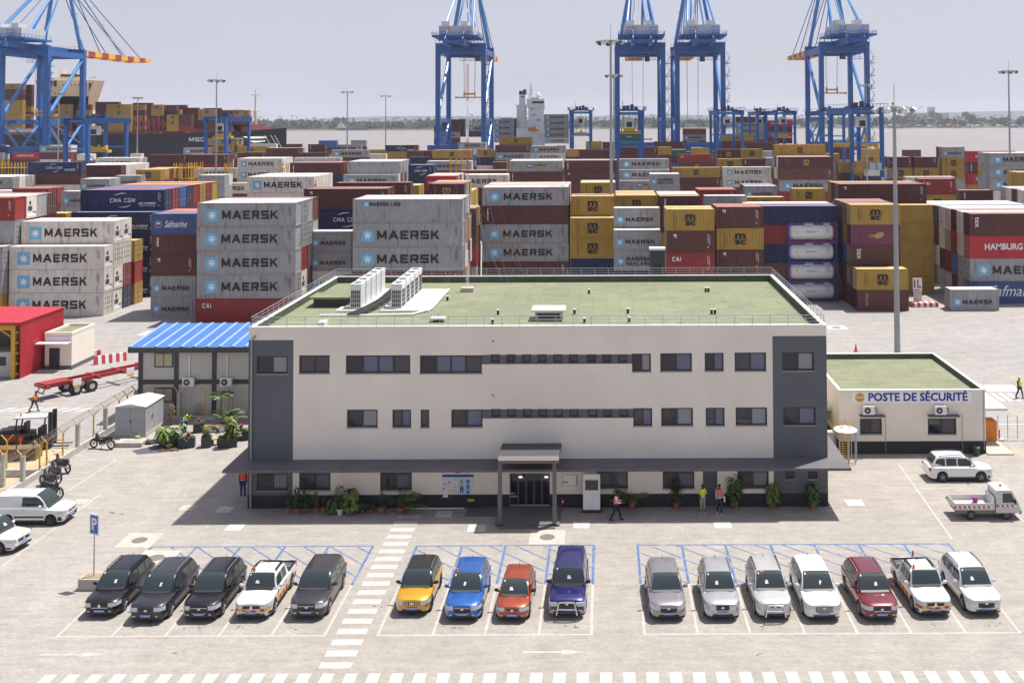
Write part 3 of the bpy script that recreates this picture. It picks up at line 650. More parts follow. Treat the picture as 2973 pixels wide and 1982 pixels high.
slb = MB().box(xl-.9, xl+1.5, ya-.75, ya+8.9, ZR, ZR+.10); 
tag(slb.build('plant_slab', sm('slab_white', (0.60,0.58,0.54))), 'pale concrete slab under the left row of rooftop units', 'slab')
slb = MB().box(xr-.65, xr+2.9, ya-.8, ya+8.6, ZR, ZR+.102)
tag(slb.build('plant_slab', sm('slab_white', (0.60,0.58,0.54))), 'pale concrete slab under the right row of rooftop units', 'slab')
t = thing('pipe_bundle', 'black lagged pipe bundle running between the two rows of rooftop units', 'pipes', (0,0,0))
pb = MB(); rdp = random.Random(2)
for k in range(7): 
    xo = xl+1.35+k*.13; pb.path([(xo, ya+8.2, ZR+.28+.05*(k%2)), (xo+.05, ya+3, ZR+.26+.05*(k%3)), (xo-.3, ya-.2, ZR+.25), (xo-.9, ya-2.6, ZR+.2)], .055, 6)
pb.build('pipe', sm('lagging_black', (0.02,0.02,0.022), .6), t)
ib = MB()
for k in range(7): ib.box(xl+1.2, xl+2.5, ya+.4+k*1.2, ya+.5+k*1.2, ZR+.1, ZR+.2)
ib.build('support', GALV, t)
# cable duct bends on the roof
cb = MB(); a = rp(1275,850); 
cb.path([(xr+2.95,ya+8.4,ZR+.1),(xr+2.95,ya-.2,ZR+.1),(xr+1.9,ya-2.2,ZR+.1),(xr-1.5,ya-2.5,ZR+.1),(xr-4.5,ya-2.45,ZR+.1)], .07, 8)
tag(cb.build('roof_conduit', WHITE), 'white conduit curving round the right slab on the green roof', 'conduit')
cb = MB(); p_ = rp(938,948); cb.box(p_.x-.35,p_.x+.1,p_.y-.1,p_.y+.9,ZR,ZR+.3)
tag(cb.build('conduit_box', WHITE), 'white elbow duct at the front left of the green roof', 'duct')
def vent_box(px, py, w, label, mat):
    p = rp(px, py); t = thing('roof_vent', label, 'roof vent', (p.x, p.y, ZR), 0, 'box vents on the roof'); d = w*.8
    mb = MB(); mb.box(-w*.40,-w*.34,-d*.4,d*.4,0,.62); mb.box(w*.34,w*.40,-d*.4,d*.4,0,.62); mb.box(-w*.34,w*.34,-d*.4,d*.4,0,.14); mb.box(-w*.34,w*.34,-d*.4,d*.4,.5,.62); mb.build('body', mat[0], t)
    MB().box(-w*.339,w*.339,-d*.36,d*.36,.141,.499).build('louvre', ACG, t)
    MB().box(-w*.5,w*.5,-d*.5,d*.5,.622,.76).build('lid', mat[1], t)
vent_box(965, 885, 2.9, 'low square roof vent with green lid left of the rooftop units', (DGREEN, ROOFG))
vent_box(1594, 925, 2.3, 'low square roof vent with white lid in the middle of the roof', (SLAB, WHITE))
for i, (px, py, l) in enumerate(((1710,852,'short black capped pipe alone at the middle back of the green roof'),(2049,847,'left one of a pair of black pipes at the back right of the roof'),(2057,847,'right one of a pair of black pipes at the back right of the roof'),(1668,911,'black capped pipe just right of the white lidded vent'),(1823,909,'black capped pipe alone in the right half of the roof'),(2066,911,'left one of a pair of black pipes near the front rail'),(2076,911,'right one of a pair of black pipes near the front rail'),(1446,913,'black capped pipe left of the white lidded vent'),(1299,872,'black capped pipe right of the pale slab'),(1430,940,'dark pipe stub by the front rail left of centre'),(1697,937,'dark pipe stub by the front rail near the middle'),(1827,935,'dark pipe stub by the front rail right of centre'))):
    p = rp(px, py); t = thing('vent_pipe', l, 'vent pipe', (p.x, p.y, ZR), 0, 'capped pipes on the roof')
    MB().cyl((0,0,0), .09, .30, 10).build('pipe', sm('pipe_black', (0.02,0.02,0.02)), t); MB().cyl((0,0,.301), .11, .05, 10).build('cap', COPE, t)
# roof access box at the back edge
p = at(1909, 790, BY1+.7)
t = thing('stair_box', 'dark metal access box with white lid behind the rear roof rail', 'access box', (p.x, BY1+.7, 0))
MB().box(-.62,.62,0,1.1,6,13.55).build('body', sm('box_dark', (0.035,0.04,0.045), .5), t); MB().box(-.68,.68,-.06,1.16,13.552,13.72).build('lid', COPE, t)
MB().box(-.35,.35,-.03,-.002,11.5,12.4).build('hatch', sm('box_d2', (0.015,0.015,0.02)), t)
# guyed lattice mast on the roof
bz = rp(1357, 846); t = thing('radio_mast', 'thin red and white lattice mast guyed on the roof left of the centre', 'mast', (bz.x, bz.y, ZR))
MH = at(1354, 186, bz.y).z-ZR
MB().box(-.5,.5,-.4,.4,0,.32).build('base', SLAB, t)
lm = MB(); seg = 36; w_ = .17
for k in range(seg):
    z0, z1 = .32+(MH-.32)*k/seg, .32+(MH-.32)*(k+1)/seg; lm.mi = 0 if (k//6) % 2 else 1
    cs = [(0,w_*.7),(-w_*.6,-w_*.4),(w_*.6,-w_*.4)]
    for i in range(3):
        a, b_ = cs[i], cs[(i+1)%3]; lm.tube((*a,z0),(*a,z1),.014,4,cap=False); lm.tube((*a,z0),(*b_,z1),.007,3,cap=False)
lm.build('lattice', [sm('mast_red', (0.36,0.05,0.04)), WHITE], t)
gw = MB()
for (px, py) in ((1275,948),(1520,800),(1280,800),(1500,936)):
    g_ = rp(px, py)-Vector((bz.x,bz.y,ZR))
    for f in (.45, .8): gw.tube((0,0,MH*f), (g_.x,g_.y,.1), .006, 3, cap=False)
gw.build('guy_wire', GALV, t)
p = rp(1272,933); t = thing('anchor_block', 'white square guy anchor block on the front of the green roof', 'anchor block', (p.x,p.y,ZR))
MB().box(-.28,.28,-.25,.25,0,.2).build('base', DGREEN, t); MB().box(-.5,.5,-.4,.4,.201,.3).build('lid', COPE, t); MB().tube((0,0,.3),(0,0,.6),.02,5).build('hook', IRON, t)
# coiled cable by the rear rail
mb = MB(); p = rp(1010,812)
for k in range(9): 
    r = .5+.05*(k%3); mb.path([(p.x-1.2+.3*k+r*math.cos(t_*.8), p.y-.2+.25*math.sin(t_*.8)+.05*k, ZR+.12+.05*k*(k%2)) for t_ in range(8)], .04, 5)
tag(mb.build('cable_coil', sm('cable', (0.015,0.015,0.017))), 'tangle of black cable left by the rear rail of the roof', 'cable')
# ---------------------------------------------------------------- security post
sec = thing('security_post', 'single storey cream security post with green roof and lettered white signboard', 'guardhouse', (0,0,0))
SY = gr(2650,1317).y; sx0, sx1 = gr(2441,1322).x, gr(2861,1314).x; SZ = at(2600,1133,SY).z; SY1 = gr(2600,1026,SZ).y
def aS(px, py): return at(px, py, SY)
def rS(x0, x1, y0, y1): return (aS(x0,y0).x, aS(x1,y0).x, aS((x0+x1)/2,y1).z, aS((x0+x1)/2,y0).z)
sw = [rS(2150+905/2.613,2150+1072/2.613,900+822/2.613,900+942/2.613), rS(2150+1420/2.613,2150+1637/2.613,900+820/2.613,900+942/2.613)]
PZ2 = aS(2650, 1280).z; SPL = [[], [PZ2]]
mb = MB(); wall_holes(mb, sx0, sx1, 0, SZ, SY, sw, .14, lambda x, z: 2 if z < PZ2 else 0)
for a, f in ((sx0, 0), (sx1, 1)):
    for z0, z1, mi in ((0,PZ2,2),(PZ2,SZ,0)):
        q = [(a,SY,z0),(a,SY1,z0),(a,SY1,z1),(a,SY,z1)]; mb.mi = mi; mb.quad(*(q if f else q[::-1]))
mb.mi = 0; mb.quad((sx1,SY1,0),(sx0,SY1,0),(sx0,SY1,SZ),(sx1,SY1,SZ)); mb.build('wall', [CREAM, SLATE, PLIN], sec)
MB().box(sx0+.15,sx1-.15,SY+.5,SY1-.15,.02,SZ-.5).build('core', sm('interior_dark', (0.03,0.03,0.035)), sec)
cp = MB(); P2 = .2; cp.box(sx0-.02,sx1+.02,SY-.02,SY+P2,SZ,SZ+.05); cp.box(sx0-.02,sx1+.02,SY1-P2,SY1+.02,SZ,SZ+.05); cp.box(sx0-.02,sx0+P2,SY+P2,SY1-P2,SZ,SZ+.05); cp.box(sx1-P2,sx1+.02,SY+P2,SY1-P2,SZ,SZ+.05); cp.build('coping', COPE, sec)
up = MB(); z2 = SZ-.42; up.box(sx0+.01,sx1-.01,SY1-P2+.01,SY1-.01,z2,SZ-.002); up.box(sx0+.01,sx0+P2-.01,SY+P2,SY1-P2,z2,SZ-.002); up.box(sx1-P2+.01,sx1-.01,SY+P2,SY1-P2,z2,SZ-.002); up.box(sx0+.02,sx1-.02,SY+.142,SY+P2-.01,z2,SZ-.002); up.build('parapet', DGREEN, sec)
MB().quad((sx0+.1,SY+.15,z2+.01),(sx1-.1,SY+.15,z2+.01),(sx1-.1,SY1-.1,z2+.01),(sx0+.1,SY1-.1,z2+.01)).build('roof', ROOFG, sec)
for r in sw: window(sec, r, SY, 'w', 2, False, [GL1, GL3])
hd = MB()
for a, b_, zz in ((900,1085,790),(1418,1652,790)):
    r = rS(2150+a/2.613, 2150+b_/2.613, 900+775/2.613, 900+800/2.613); hd.box(r[0], r[1], SY-.42, SY+.02, r[2], r[2]+.1)
build_each(hd, 'window_hood', sm('hood_grey', (0.09,0.09,0.10)), sec)
sb = rS(2150+843/2.613, 2150+1752/2.613, 900+620/2.613, 900+702/2.613)
sg = MB().box(sb[0], sb[1], SY-.05, SY-.002, sb[2], sb[3]).build('signboard', sm('sign_white', (0.74,0.74,0.76), .4), sec)
m_ = MB(); lz = sb[2]+.13; put_text(m_, 'POSTE DE SÉCURITÉ', aS(2150+968/2.613,1140).x, lz, w=aS(2150+1715/2.613,1140).x-aS(2150+968/2.613,1140).x, h=None, y=SY-.056, heavy=.05)
m_.build('lettering', sm('sign_navy', (0.012,0.03,0.26)), sg)
m_ = MB(); oc = aS(2150+904/2.613, 900+661/2.613); pts = [(oc.x+.36*math.cos(R(22.5+45*k)), SY-.055, oc.z+.36*math.sin(R(22.5+45*k))) for k in range(8)]
m_.add(pts, [tuple(range(8))[::-1]]); so = m_.build('stop_octagon', sm('stop_ochre', (0.50,0.26,0.02)), sg)
m_ = MB(); put_text(m_, 'STOP', oc.x-.28, oc.z-.085, w=.56, y=SY-.06, bold=.02); m_.build('lettering', WHITE, sg)
def split_ac(name, label, c, sc_=1.0, parent=None, face=-1, group='split air conditioners on walls'):
    t = thing(name, label, 'air conditioner', c, 0, group)
    MB().box(-.42*sc_,.42*sc_,-.34,0,0,.62*sc_).build('casing', ACW, t)
    MB().cyl((-.10*sc_,-.36,.31*sc_), .235*sc_, .02, 22, 'y').build('fan_grille', ACG, t)
    MB().cyl((-.10*sc_,-.375,.31*sc_), .07*sc_, .02, 12, 'y').build('fan_hub', ACW, t)
    MB().tube((.42*sc_,-.15,.3),(.62*sc_,-.1,.45),.025,6).tube((.62*sc_,-.1,.45),(.7*sc_,-.02,.1),.025,6).build('hose', IRON, t)
    return t
for px, py, l in ((2150+965/2.613, 900+783/2.613, 'white outdoor air conditioner on the left window hood of the security post'), (2150+1508/2.613, 900+783/2.613, 'white outdoor air conditioner on the right window hood of the security post')):
    q = aS(px, py); split_ac('ac_unit', l, (q.x, SY-.04, q.z))
mb = MB()
for px in (2150+1098/2.613, 2150+1680/2.613): x_ = aS(px,1200).x; mb.tube((x_,SY-.03,.05),(x_,SY-.03,aS(px,1200).z),.018,6)
mb.tube((sx1-.15,SY-.03,.3),(sx1-.15,SY-.03,SZ+.0),.03,6); build_each(mb, 'conduit', sm('pipe_beige', (0.34,0.31,0.29)), sec)
q = aS(2150+1805/2.613, 900+762/2.613); MB().sphere((q.x,SY-.1,q.z),.09,8).build('camera_dome', WHITE, sec)
for px, py in ((2441,1128),(2708,1022),(2848,1125)):
    pass
ln = MB(); ln.tube((sx0+.1,SY+.1,SZ),(sx0+.1,SY+.1,SZ+.6),.01,4); ln.tube((sx1-.1,SY+.1,SZ),(sx1-.1,SY+.1,SZ+.6),.01,4); ln.tube((sx1-.1,SY1-.1,SZ),(sx1-.1,SY1-.1,SZ+.6),.01,4); build_each(ln, 'lightning_rod', GALV, sec)
MB().box(sx1+.0,sx1+1.9,SY-.4,SY1,0.005,.1).build('step', SLAB, sec)
MB().box(sx1+.01,sx1+2.4,SY+2.0,SY+6.5,2.55,2.75).build('side_canopy', sm('canopy_white', (0.6,0.58,0.55)), sec)
MB().box(sx0-1.6,sx0-.01,SY+2.5,SY1-1.0,2.5,2.75).build('side_canopy', sm('canopy_white', (0.6,0.58,0.55)), sec)
# ---------------------------------------------------------------- container yard
CW = 2.438
def cmat(name, col, dirt=.35, dcol=(0.16,0.075,0.04), var=.10, rough=.55): return pm(name, col, rough, var, .5, dirt=dirt, dcol=dcol)
BROWN = cmat('paint_oxide', (0.095,0.027,0.024), .35, (0.08,0.03,0.027), .16); BROWN2 = cmat('paint_oxide_pale', (0.14,0.046,0.034), .35, (0.12,0.05,0.04), .14)
CM = {'g': cmat('paint_light_grey', (0.30,0.30,0.31), .85, (0.17,0.085,0.045)), 'w': cmat('paint_reefer_white', (0.62,0.575,0.52), .75, (0.26,0.13,0.07)), 'y': cmat('paint_ochre', (0.37,0.225,0.035), .5, (0.24,0.13,0.05)),
 'b': BROWN, 'o': BROWN2, 'r': cmat('paint_red', (0.24,0.022,0.02), .3), 'n': cmat('paint_navy', (0.010,0.018,0.075), .2, (0.05,0.05,0.09)), 'N': cmat('paint_navy_plain', (0.012,0.018,0.065), .2, (0.05,0.05,0.09)),
 'B': cmat('paint_blue', (0.04,0.11,0.36), .3), 'h': cmat('paint_crimson', (0.42,0.022,0.035), .2), 'p': cmat('paint_plum', (0.15,0.035,0.075), .3), 'G': cmat('paint_green', (0.03,0.12,0.10), .3), 's': cmat('paint_steel_blue', (0.045,0.085,0.23), .25)}
for c_, s_ in {'l':'g','S':'g','L':'g','P':'g','a':'b','e':'b','u':'b','t':'b','O':'b','k':'b','c':'r','Y':'y','W':'w','T':'G','v':'o','H':'h'}.items(): CM[c_] = CM[s_]
DARK = sm('marking_black', (0.012,0.012,0.016)); MWHT = sm('marking_white', (0.72,0.72,0.72)); MBLU = pm('emblem_blue', (0.15,0.40,0.60), .6, .12, 1.5); TAN = sm('marking_tan', (0.42,0.26,0.10)); MRED = sm('marking_red', (0.5,0.05,0.04)); MORG = sm('marking_orange', (0.75,0.35,0.04)); GRN = sm('marking_green', (0.05,0.30,0.16))
def _rf(n, c): return pm('roof_'+n, c, .7, .14, .7, dirt=.45, dcol=(0.24,0.16,0.12))
RG, RB_, RR_, RN_, RY_, RP_ = _rf('pale', (0.60,0.58,0.55)), _rf('faded_oxide', (0.34,0.19,0.165)), _rf('faded_red', (0.40,0.15,0.11)), _rf('faded_navy', (0.15,0.18,0.36)), _rf('faded_ochre', (0.55,0.40,0.17)), _rf('faded_plum', (0.28,0.16,0.18))
ROOFM = {'paint_light_grey':RG,'paint_reefer_white':RG,'paint_ochre':RY_,'paint_oxide':RB_,'paint_oxide_pale':RB_,'paint_red':RR_,'paint_crimson':RR_,'paint_navy':RN_,'paint_navy_plain':RN_,'paint_blue':RN_,'paint_steel_blue':RN_,'paint_plum':RP_,'paint_green':RG}
ROD = sm('locking_rod', (0.45,0.44,0.43), .4, .4); REEF = sm('reefer_unit_dark', (0.05,0.05,0.055))
def corr_side(mb, x0, x1, z0, z1, y, depth, pitch=.40, flip=False):
    n = max(4, int((x1-x0)/pitch)); p = (x1-x0)/n; pts = []
    for i in range(n):
        a = x0+i*p; pts += [(a, 0), (a+p*.28, 0), (a+p*.42, depth), (a+p*.86, depth)]
    pts.append((x1, 0)); q = list(pts)
    for (xa, da), (xb, db) in zip(q, q[1:]):
        f = [(xa,y+da,z0),(xb,y+db,z0),(xb,y+db,z1),(xa,y+da,z1)]; mb.quad(*(f[::-1] if flip else f))
def body_mesh(L, H, reefer=False):
    mb = MB(); W = CW; f = .10
    dep = .045 if not reefer else .008
    corr_side(mb, f, L-f, .15, H-.10, .02, dep, .40 if not reefer else .9); corr_side(mb, f, L-f, .15, H-.10, W-.02, -dep, .40 if not reefer else .9, True)
    for x in (0, L-f-.02):   # corner posts
        for y in (0, W-f): mb.box(x, x+f+.02, y, y+f, 0.005, H-.005)
    for y in (0.002, W-.082): mb.box(f, L-f, y, y+.08, .01, .15).box(f, L-f, y, y+.08, H-.10, H-.01)
    mb.box(.01, L-.01, .03, W-.03, .08, .16)
    mb.mi = 1
    if not reefer:                                 # roof with cross ribs
        n = int(L/.6); z = H-.035; 
        for i in range(n):
            a, b_ = .08+i*(L-.16)/n, .08+(i+1)*(L-.16)/n; m_ = (a+b_)/2
            mb.quad((a,.08,z-.02),(m_,.08,z),(m_,W-.08,z),(a,W-.08,z-.02)); mb.quad((m_,.08,z),(b_,.08,z-.02),(b_,W-.08,z-.02),(m_,W-.08,z))
    else: mb.quad((.08,.08,H-.02),(L-.08,.08,H-.02),(L-.08,W-.08,H-.02),(.08,W-.08,H-.02))
    mb.mi = 0
    # left end: corrugated front wall
    for i in range(6):
        a, b_ = f+i*(W-2*f)/6, f+(i+1)*(W-2*f)/6; m_ = (a+b_)/2
        for (ya, xa, yb, xb) in ((a,.03,m_,.03),(m_,.03,m_,.06),(m_,.06,b_,.06),(b_,.06,b_,.03)): mb.quad((xa,yb,.15),(xa,ya,.15),(xa,ya,H-.1),(xb,yb,H-.1)) if ya != yb else None
    mb.box(.0, .1, f, W-f, .01, .16); mb.box(0, .1, f, W-f, H-.1, H-.005)
    mb.quad((L-.06,f,.15),(L-.06,W-f,.15),(L-.06,W-f,H-.1),(L-.06,f,H-.1)); mb.box(L-.1, L, f, W-f, .01, .15); mb.box(L-.1, L, f, W-f, H-.1, H-.005)
    return mb
def door_mesh(L, H, side=1):
    """door leaves and locking rods; side 1 = right end, -1 = left end (corrugated wall end mirrored)"""
    mb = MB(); W = CW
    def X(d): return L+d if side == 1 else -d
    for k in range(2):
        a = .1+k*(W-.2)/2; b_ = a+(W-.2)/2
        for j in range(4):
            za = .17+j*(H-.3)/4; mb.mi = 0; mb.box(X(-.055), X(-.02), a+.03, b_-.03, za+.03, za+(H-.3)/4-.03)
        mb.mi = 2; mb.box(X(-.05), X(-.015), a-.0, a+.028, .16, H-.12); mb.box(X(-.05), X(-.015), b_-.028, b_, .16, H-.12)
        for j in range(1, 4): zz_ = .17+j*(H-.3)/4; mb.box(X(-.05), X(-.015), a+.03, b_-.03, zz_-.02, zz_+.02)
        for q in (.27, .73):
            y = a+(b_-a)*q; mb.mi = 1; mb.tube((X(.005),y,.08),(X(.005),y,H-.06),.022,5); mb.box(X(-.01), X(.03), y-.05, y+.22, 1.05, 1.10)
    return mb
def reef_mesh(L, H):
    mb = MB(); mb.mi = 0; mb.box(L-.05, L-.01, .12, CW-.12, .2, H-.12); mb.mi = 1
    mb.box(L-.012, L+.005, .35, 1.35, .95, 1.55); mb.cyl((L-.01,.85,1.95), .26, .02, 16, 'x'); mb.box(L-.012,L+.005,1.5,2.2,.3,.8); mb.mi = 2; mb.box(L-.012,L+.008,.3,2.1,.24,.62)
    return mb
def side_frame(x, z): return (x, -.004, z)
def star_pts(cx, cz, r, n=7, y=-.009):
    p = []
    for i in range(2*n):
        a = math.pi/2+math.pi*i/n; q = r if i % 2 == 0 else r*.40; p.append((cx+q*math.cos(a), y, cz+q*math.sin(a)))
    return p
def marking(mb, L, H, code):
    """lettering and emblem on the long side facing -Y. materials: 0 black 1 white 2 pale blue 3 tan 4 red 5 orange 6 green"""
    S = H/2.59; big = L > 9
    def star(x, z, s):
        mb.mi = 2; mb.box(x, x+s, -.005, .0, z, z+s)
        mb.mi = 1; P = star_pts(x+s/2, z+s/2, s*.40); c = (x+s/2, -.012, z+s/2); n = len(P)
        mb.add(P+[c], [(i, (i+1) % n, n) for i in range(n)])
    def t(txt, x, z, w=None, h=None, mi=0, **k):
        mb.mi = mi
        if txt in ('MAERSK','SEALAND','MAERSK LINE','CMA CGM','CAI'): return stroke_text(mb, txt, x, z, w, h, -.008, .235 if txt != 'CMA CGM' else .17)
        k.setdefault('bold', .008); k.setdefault('heavy', .055*(1 if big else .6)); put_text(mb, txt, x, z, w=w, h=h, y=-.008, **k)
    def small(mi=1):
        mb.mi = mi
        for j in range(4): mb.box(L-.95, L-.80, -.004, .001, H-.55-.28*j, H-.45-.28*j); mb.box(L-.72, L-.62, -.004, .001, H-.75-.30*j, H-.60-.30*j)
        mb.mi = 5; mb.box(L-.95, L-.78, -.005, .0, .55, .75)
    if code in 'gw':
        if big: star(1.05, .52*S, 1.42*S); t('MAERSK', 3.05, .80*S, w=6.9*(L/12.19), h=.94*S); small(0)
        else: star(.40, .62*S, .86*S); t('MAERSK', 1.55, .80*S, w=3.7*(L/6.06), h=.52*S)
    elif code == 'S': star(.45, .75*S, .80*S); t('MAERSK', 1.6, 1.25*S, w=3.1, h=.48*S); t('SEALAND', 1.6, .68*S, w=3.1, h=.42*S)
    elif code == 'L': star(1.35, 1.72*S, .62*S); t('MAERSK LINE', 2.1, 1.83*S, w=3.9, h=.40*S)
    elif code == 'P':
        c = L*.34; mb.mi = 7; mb.box(c, c+1.5, -.004, .0, .95*S, 1.75*S); t('P&O', c+.15, 1.15*S, w=1.2, mi=1, y=None) if False else None
        mb.mi = 1; put_text(mb, 'P&O', c+.18, 1.14*S, w=1.15, y=-.009, bold=.012, heavy=.03); mb.mi = 3; mb.box(c+1.5, c+4.6, -.004, .0, .95*S, 1.75*S); mb.mi = 7; put_text(mb, 'Nedlloyd', c+1.65, 1.14*S, w=2.7, y=-.009, bold=.012, heavy=.03)
    elif code in 'yk':
        m_ = 0 if code == 'y' else 3; c = L*.5; s = .95*S
        mb.mi = m_; put_text(mb, 'm', c-s*.62, 1.30*S, w=s*1.24, h=s*.62, y=-.008, bold=.02, heavy=.06); mb.box(c-s*.88, c+s*.88, -.008, -.003, 1.205*S, 1.26*S); put_text(mb, 'sc', c-s*.62, .60*S, w=s*1.24, h=s*.52, y=-.008, bold=.02, heavy=.05)
        for j in range(9): mb.box(L*.14 if big else .95, (L*.14 if big else .95)+.09, -.004, .001, .45*S+j*.2*S, .60*S+j*.2*S)
        for j in range(5): mb.box(L*.16+.35 if big else 1.25, (L*.16+.35 if big else 1.25)+.06, -.004, .001, .8*S+j*.22*S, .93*S+j*.22*S)
    elif code == 'n':
        c = L*.5; w = 3.6 if big else 3.0; t('CMA CGM', c-w/2, 1.02*S, w=w, h=.50*S, mi=1); mb.mi = 1
        for sgn in (1, -1):
            A = [math.pi/2+R(50)-R(12)*i for i in range(7)] if sgn == 1 else [-math.pi/2+R(50)-R(12)*i for i in range(7)]
            for i in range(6):
                ro, ri = 1.05*S, (1.05-.13*math.sin(math.pi*(i+.6)/6.6))*S; ri2 = (1.05-.13*math.sin(math.pi*(i+1.4)/7))*S
                a, b_ = A[i], A[i+1]; cz = 1.27*S
                mb.add([(c+1.35*ro*math.cos(a),-.008,cz+.88*ro*math.sin(a)),(c+1.35*ro*math.cos(b_),-.008,cz+.88*ro*math.sin(b_)),(c+1.35*ri2*math.cos(b_),-.008,cz+.88*ri2*math.sin(b_)),(c+1.35*ri*math.cos(a),-.008,cz+.88*ri*math.sin(a))], [(0,3,2,1)])
        if big: t('eco container', L-3.75, .78*S, w=2.5, mi=1, heavy=.02); t('bamboo flooring', L-3.6, .45*S, w=2.2, mi=1, heavy=0)
        small(1)
    elif code == 'e': _vert(mb, 'TRITON' if big else 'UES', .75, H, 1)
    elif code == 'u': _vert(mb, 'UES', .75, H, 1)
    elif code == 't':
        mb.mi = 1
        fr = lambda u, v: (.72+v, -.008, H-.45-u); put_text(mb, 'tex', 0, 0, w=1.35, frame=fr, bold=.012, heavy=.03)
    elif code == 'O': _vert(mb, 'GOLD', 1.0, H, 3)
    elif code == 'a': mb.mi = 1; mb.box(.85, 1.25, -.004, .001, H-.85, H-.40); mb.mi = 7; mb.add([(.87,-.009,H-.83),(1.23,-.009,H-.83),(.87,-.009,H-.5)], [(0,1,2)]); small(1)
    elif code == 'c': t('CAI', .75, H-1.02*S, w=1.05, h=.5*S, mi=1); small(1)
    elif code == 'h': t('HAMBURG SÜD', 2.0 if big else .6, 1.0*S, w=7.6 if big else 4.4, mi=1, heavy=.04)
    elif code == 's':
        x = 1.3 if big else .55; mb.mi = 1; r = .46*S; cz = 1.25*S
        for i in range(20): a, b_ = 2*math.pi*i/20, 2*math.pi*(i+1)/20; mb.add([(x+r+r*math.cos(a),-.006,cz+r*math.sin(a)),(x+r+r*math.cos(b_),-.006,cz+r*math.sin(b_)),(x+r+.9*r*math.cos(b_),-.006,cz+.9*r*math.sin(b_)),(x+r+.9*r*math.cos(a),-.006,cz+.9*r*math.sin(a))], [(0,3,2,1)])
        mb.mi = 1; mb.box(x+r*.5, x+r*1.5, -.006, .0, cz-.12, cz+.22); mb.mi = 4; mb.box(x+r*.5, x+r*1.5, -.009, -.006, cz-.12, cz+.0)
        t('Safmarine', x+1.3, .85*S, w=(7.5 if big else 3.0), h=(1.25 if big else .85)*S, mi=1, shear=.35, bold=0, heavy=.02)
    elif code == 'p': t('CARU', 2.2, 1.0*S, w=1.15, h=.32*S, mi=3); mb.mi = 3; mb.add([(3.45+.55*math.cos(a)+.2*math.sin(a), -.008, 1.25*S+.42*math.sin(a)) for a in [2*math.pi*i/14 for i in range(14)]], [tuple(range(14))])
    elif code in 'bor':
        small(1)
    elif code == 'T': t('CAPITAL', 1.4, 1.5*S, w=1.8, mi=1)
    elif code == 'H': t('HAMBURG', .6, 1.0*S, w=4.4, mi=1, heavy=.04)
def _vert(mb, word, x, H, mi):
    mb.mi = mi; n = len(word); hh = min(.33, (H-.9)/n*.85)
    for i, ch in enumerate(word): put_text(mb, ch, x, H-.35-(i+1)*(hh*1.18), w=hh*.72, h=hh, y=-.008, bold=.012, heavy=.03)
MARKM = [DARK, MWHT, MBLU, TAN, MRED, MORG, GRN, sm('marking_navy', (0.02,0.03,0.22))]
_MD = {}
def md(key, fn):
    if key not in _MD: _MD[key] = fn()
    return _MD[key]
LENS = [6.06, 12.19, 13.72]
def make_container(rec):
    L = min(LENS, key=lambda l: abs(l-rec['L'])); H = 2.896 if rec['H'] > 2.72 else 2.59
    code = rec['k']; reef = code in 'wW'; mat = CM[code]
    o = bpy.data.objects.new('shipping_container', md(('body', L, H, reef, mat.name), lambda: body_mesh(L, H, reef).data('container_body', [mat, ROOFM[mat.name]])))
    COL.objects.link(o); o.location = (rec['x'], rec['y'], rec['z']); o.scale = (rec['L']/L, 1, (rec['H']-.02)/H)
    if rec.get('end', True):
        side = rec['side']
        if reef and rec['flag']: me = md(('reef', L, H), lambda: reef_mesh(L, H).data('unit', [CM['w'], REEF, WHITE])); nm = 'cooling_unit'
        elif rec['door']: me = md(('door', L, H, side, mat.name), lambda: door_mesh(L, H, side).data('door', [mat, ROD, DARK])); nm = 'door'
        else: me = None
        if me:
            d = bpy.data.objects.new(nm, me); COL.objects.link(d); d.parent = o
    if rec['front'] and code not in 'lYWNBG':
        def mk():
            mb = MB(); marking(mb, L, H, code); return mb.data('lettering', MARKM) if mb.v else None
        me = md(('mark', L, H, code), mk)
        if me: d = bpy.data.objects.new('lettering', me); COL.objects.link(d); d.parent = o
    return o
RECS = []
rc = random.Random(77)
BID = [0]
def blk(x0, x1, s, hc, cols, z0=0.0, where='yard', yref=None, gap=.12):
    """front face from px x0 to x1 (photo pixels) at scale s px/m; hc container height; cols front -> back, each bottom -> top"""
    BID[0] += 1
    Y = FPX/s + .5; pyr = 344 + (CAM_H-z0-hc*len(cols[0])*.6)*s
    X0, X1 = at(x0, pyr, Y).x, at(x1, pyr, Y).x
    for ci, col in enumerate(cols):
        for li, k in enumerate(col):
            if k == '.': continue
            top = li >= len(col)-1
            if k == 'b' and not top and (ci > 0 or li < len(col)-2): k = rc.choice('bbbbooerylgwwNBy')
            sx = rc.uniform(-.04, .04)
            RECS.append(dict(x=X0+sx, y=Y+ci*(CW+gap), z=z0+li*hc, L=X1-X0, H=hc, k=k, side=1 if (X0+X1)/2 < 8 else -1, front=True, flag=rc.random() < .5, door=rc.random() < .72, bid=BID[0], ci=ci, li=li, n=len(col), where=where))
def hcf(yt, s, n, x=1500): return (24.9-(yt-(344-.004*(x-1757)))/s)/n
def B(x0, x1, yt, s, cols, ref=0): 
    blk(x0, x1, s, hcf(yt, s, len(cols[ref]), x0), cols)
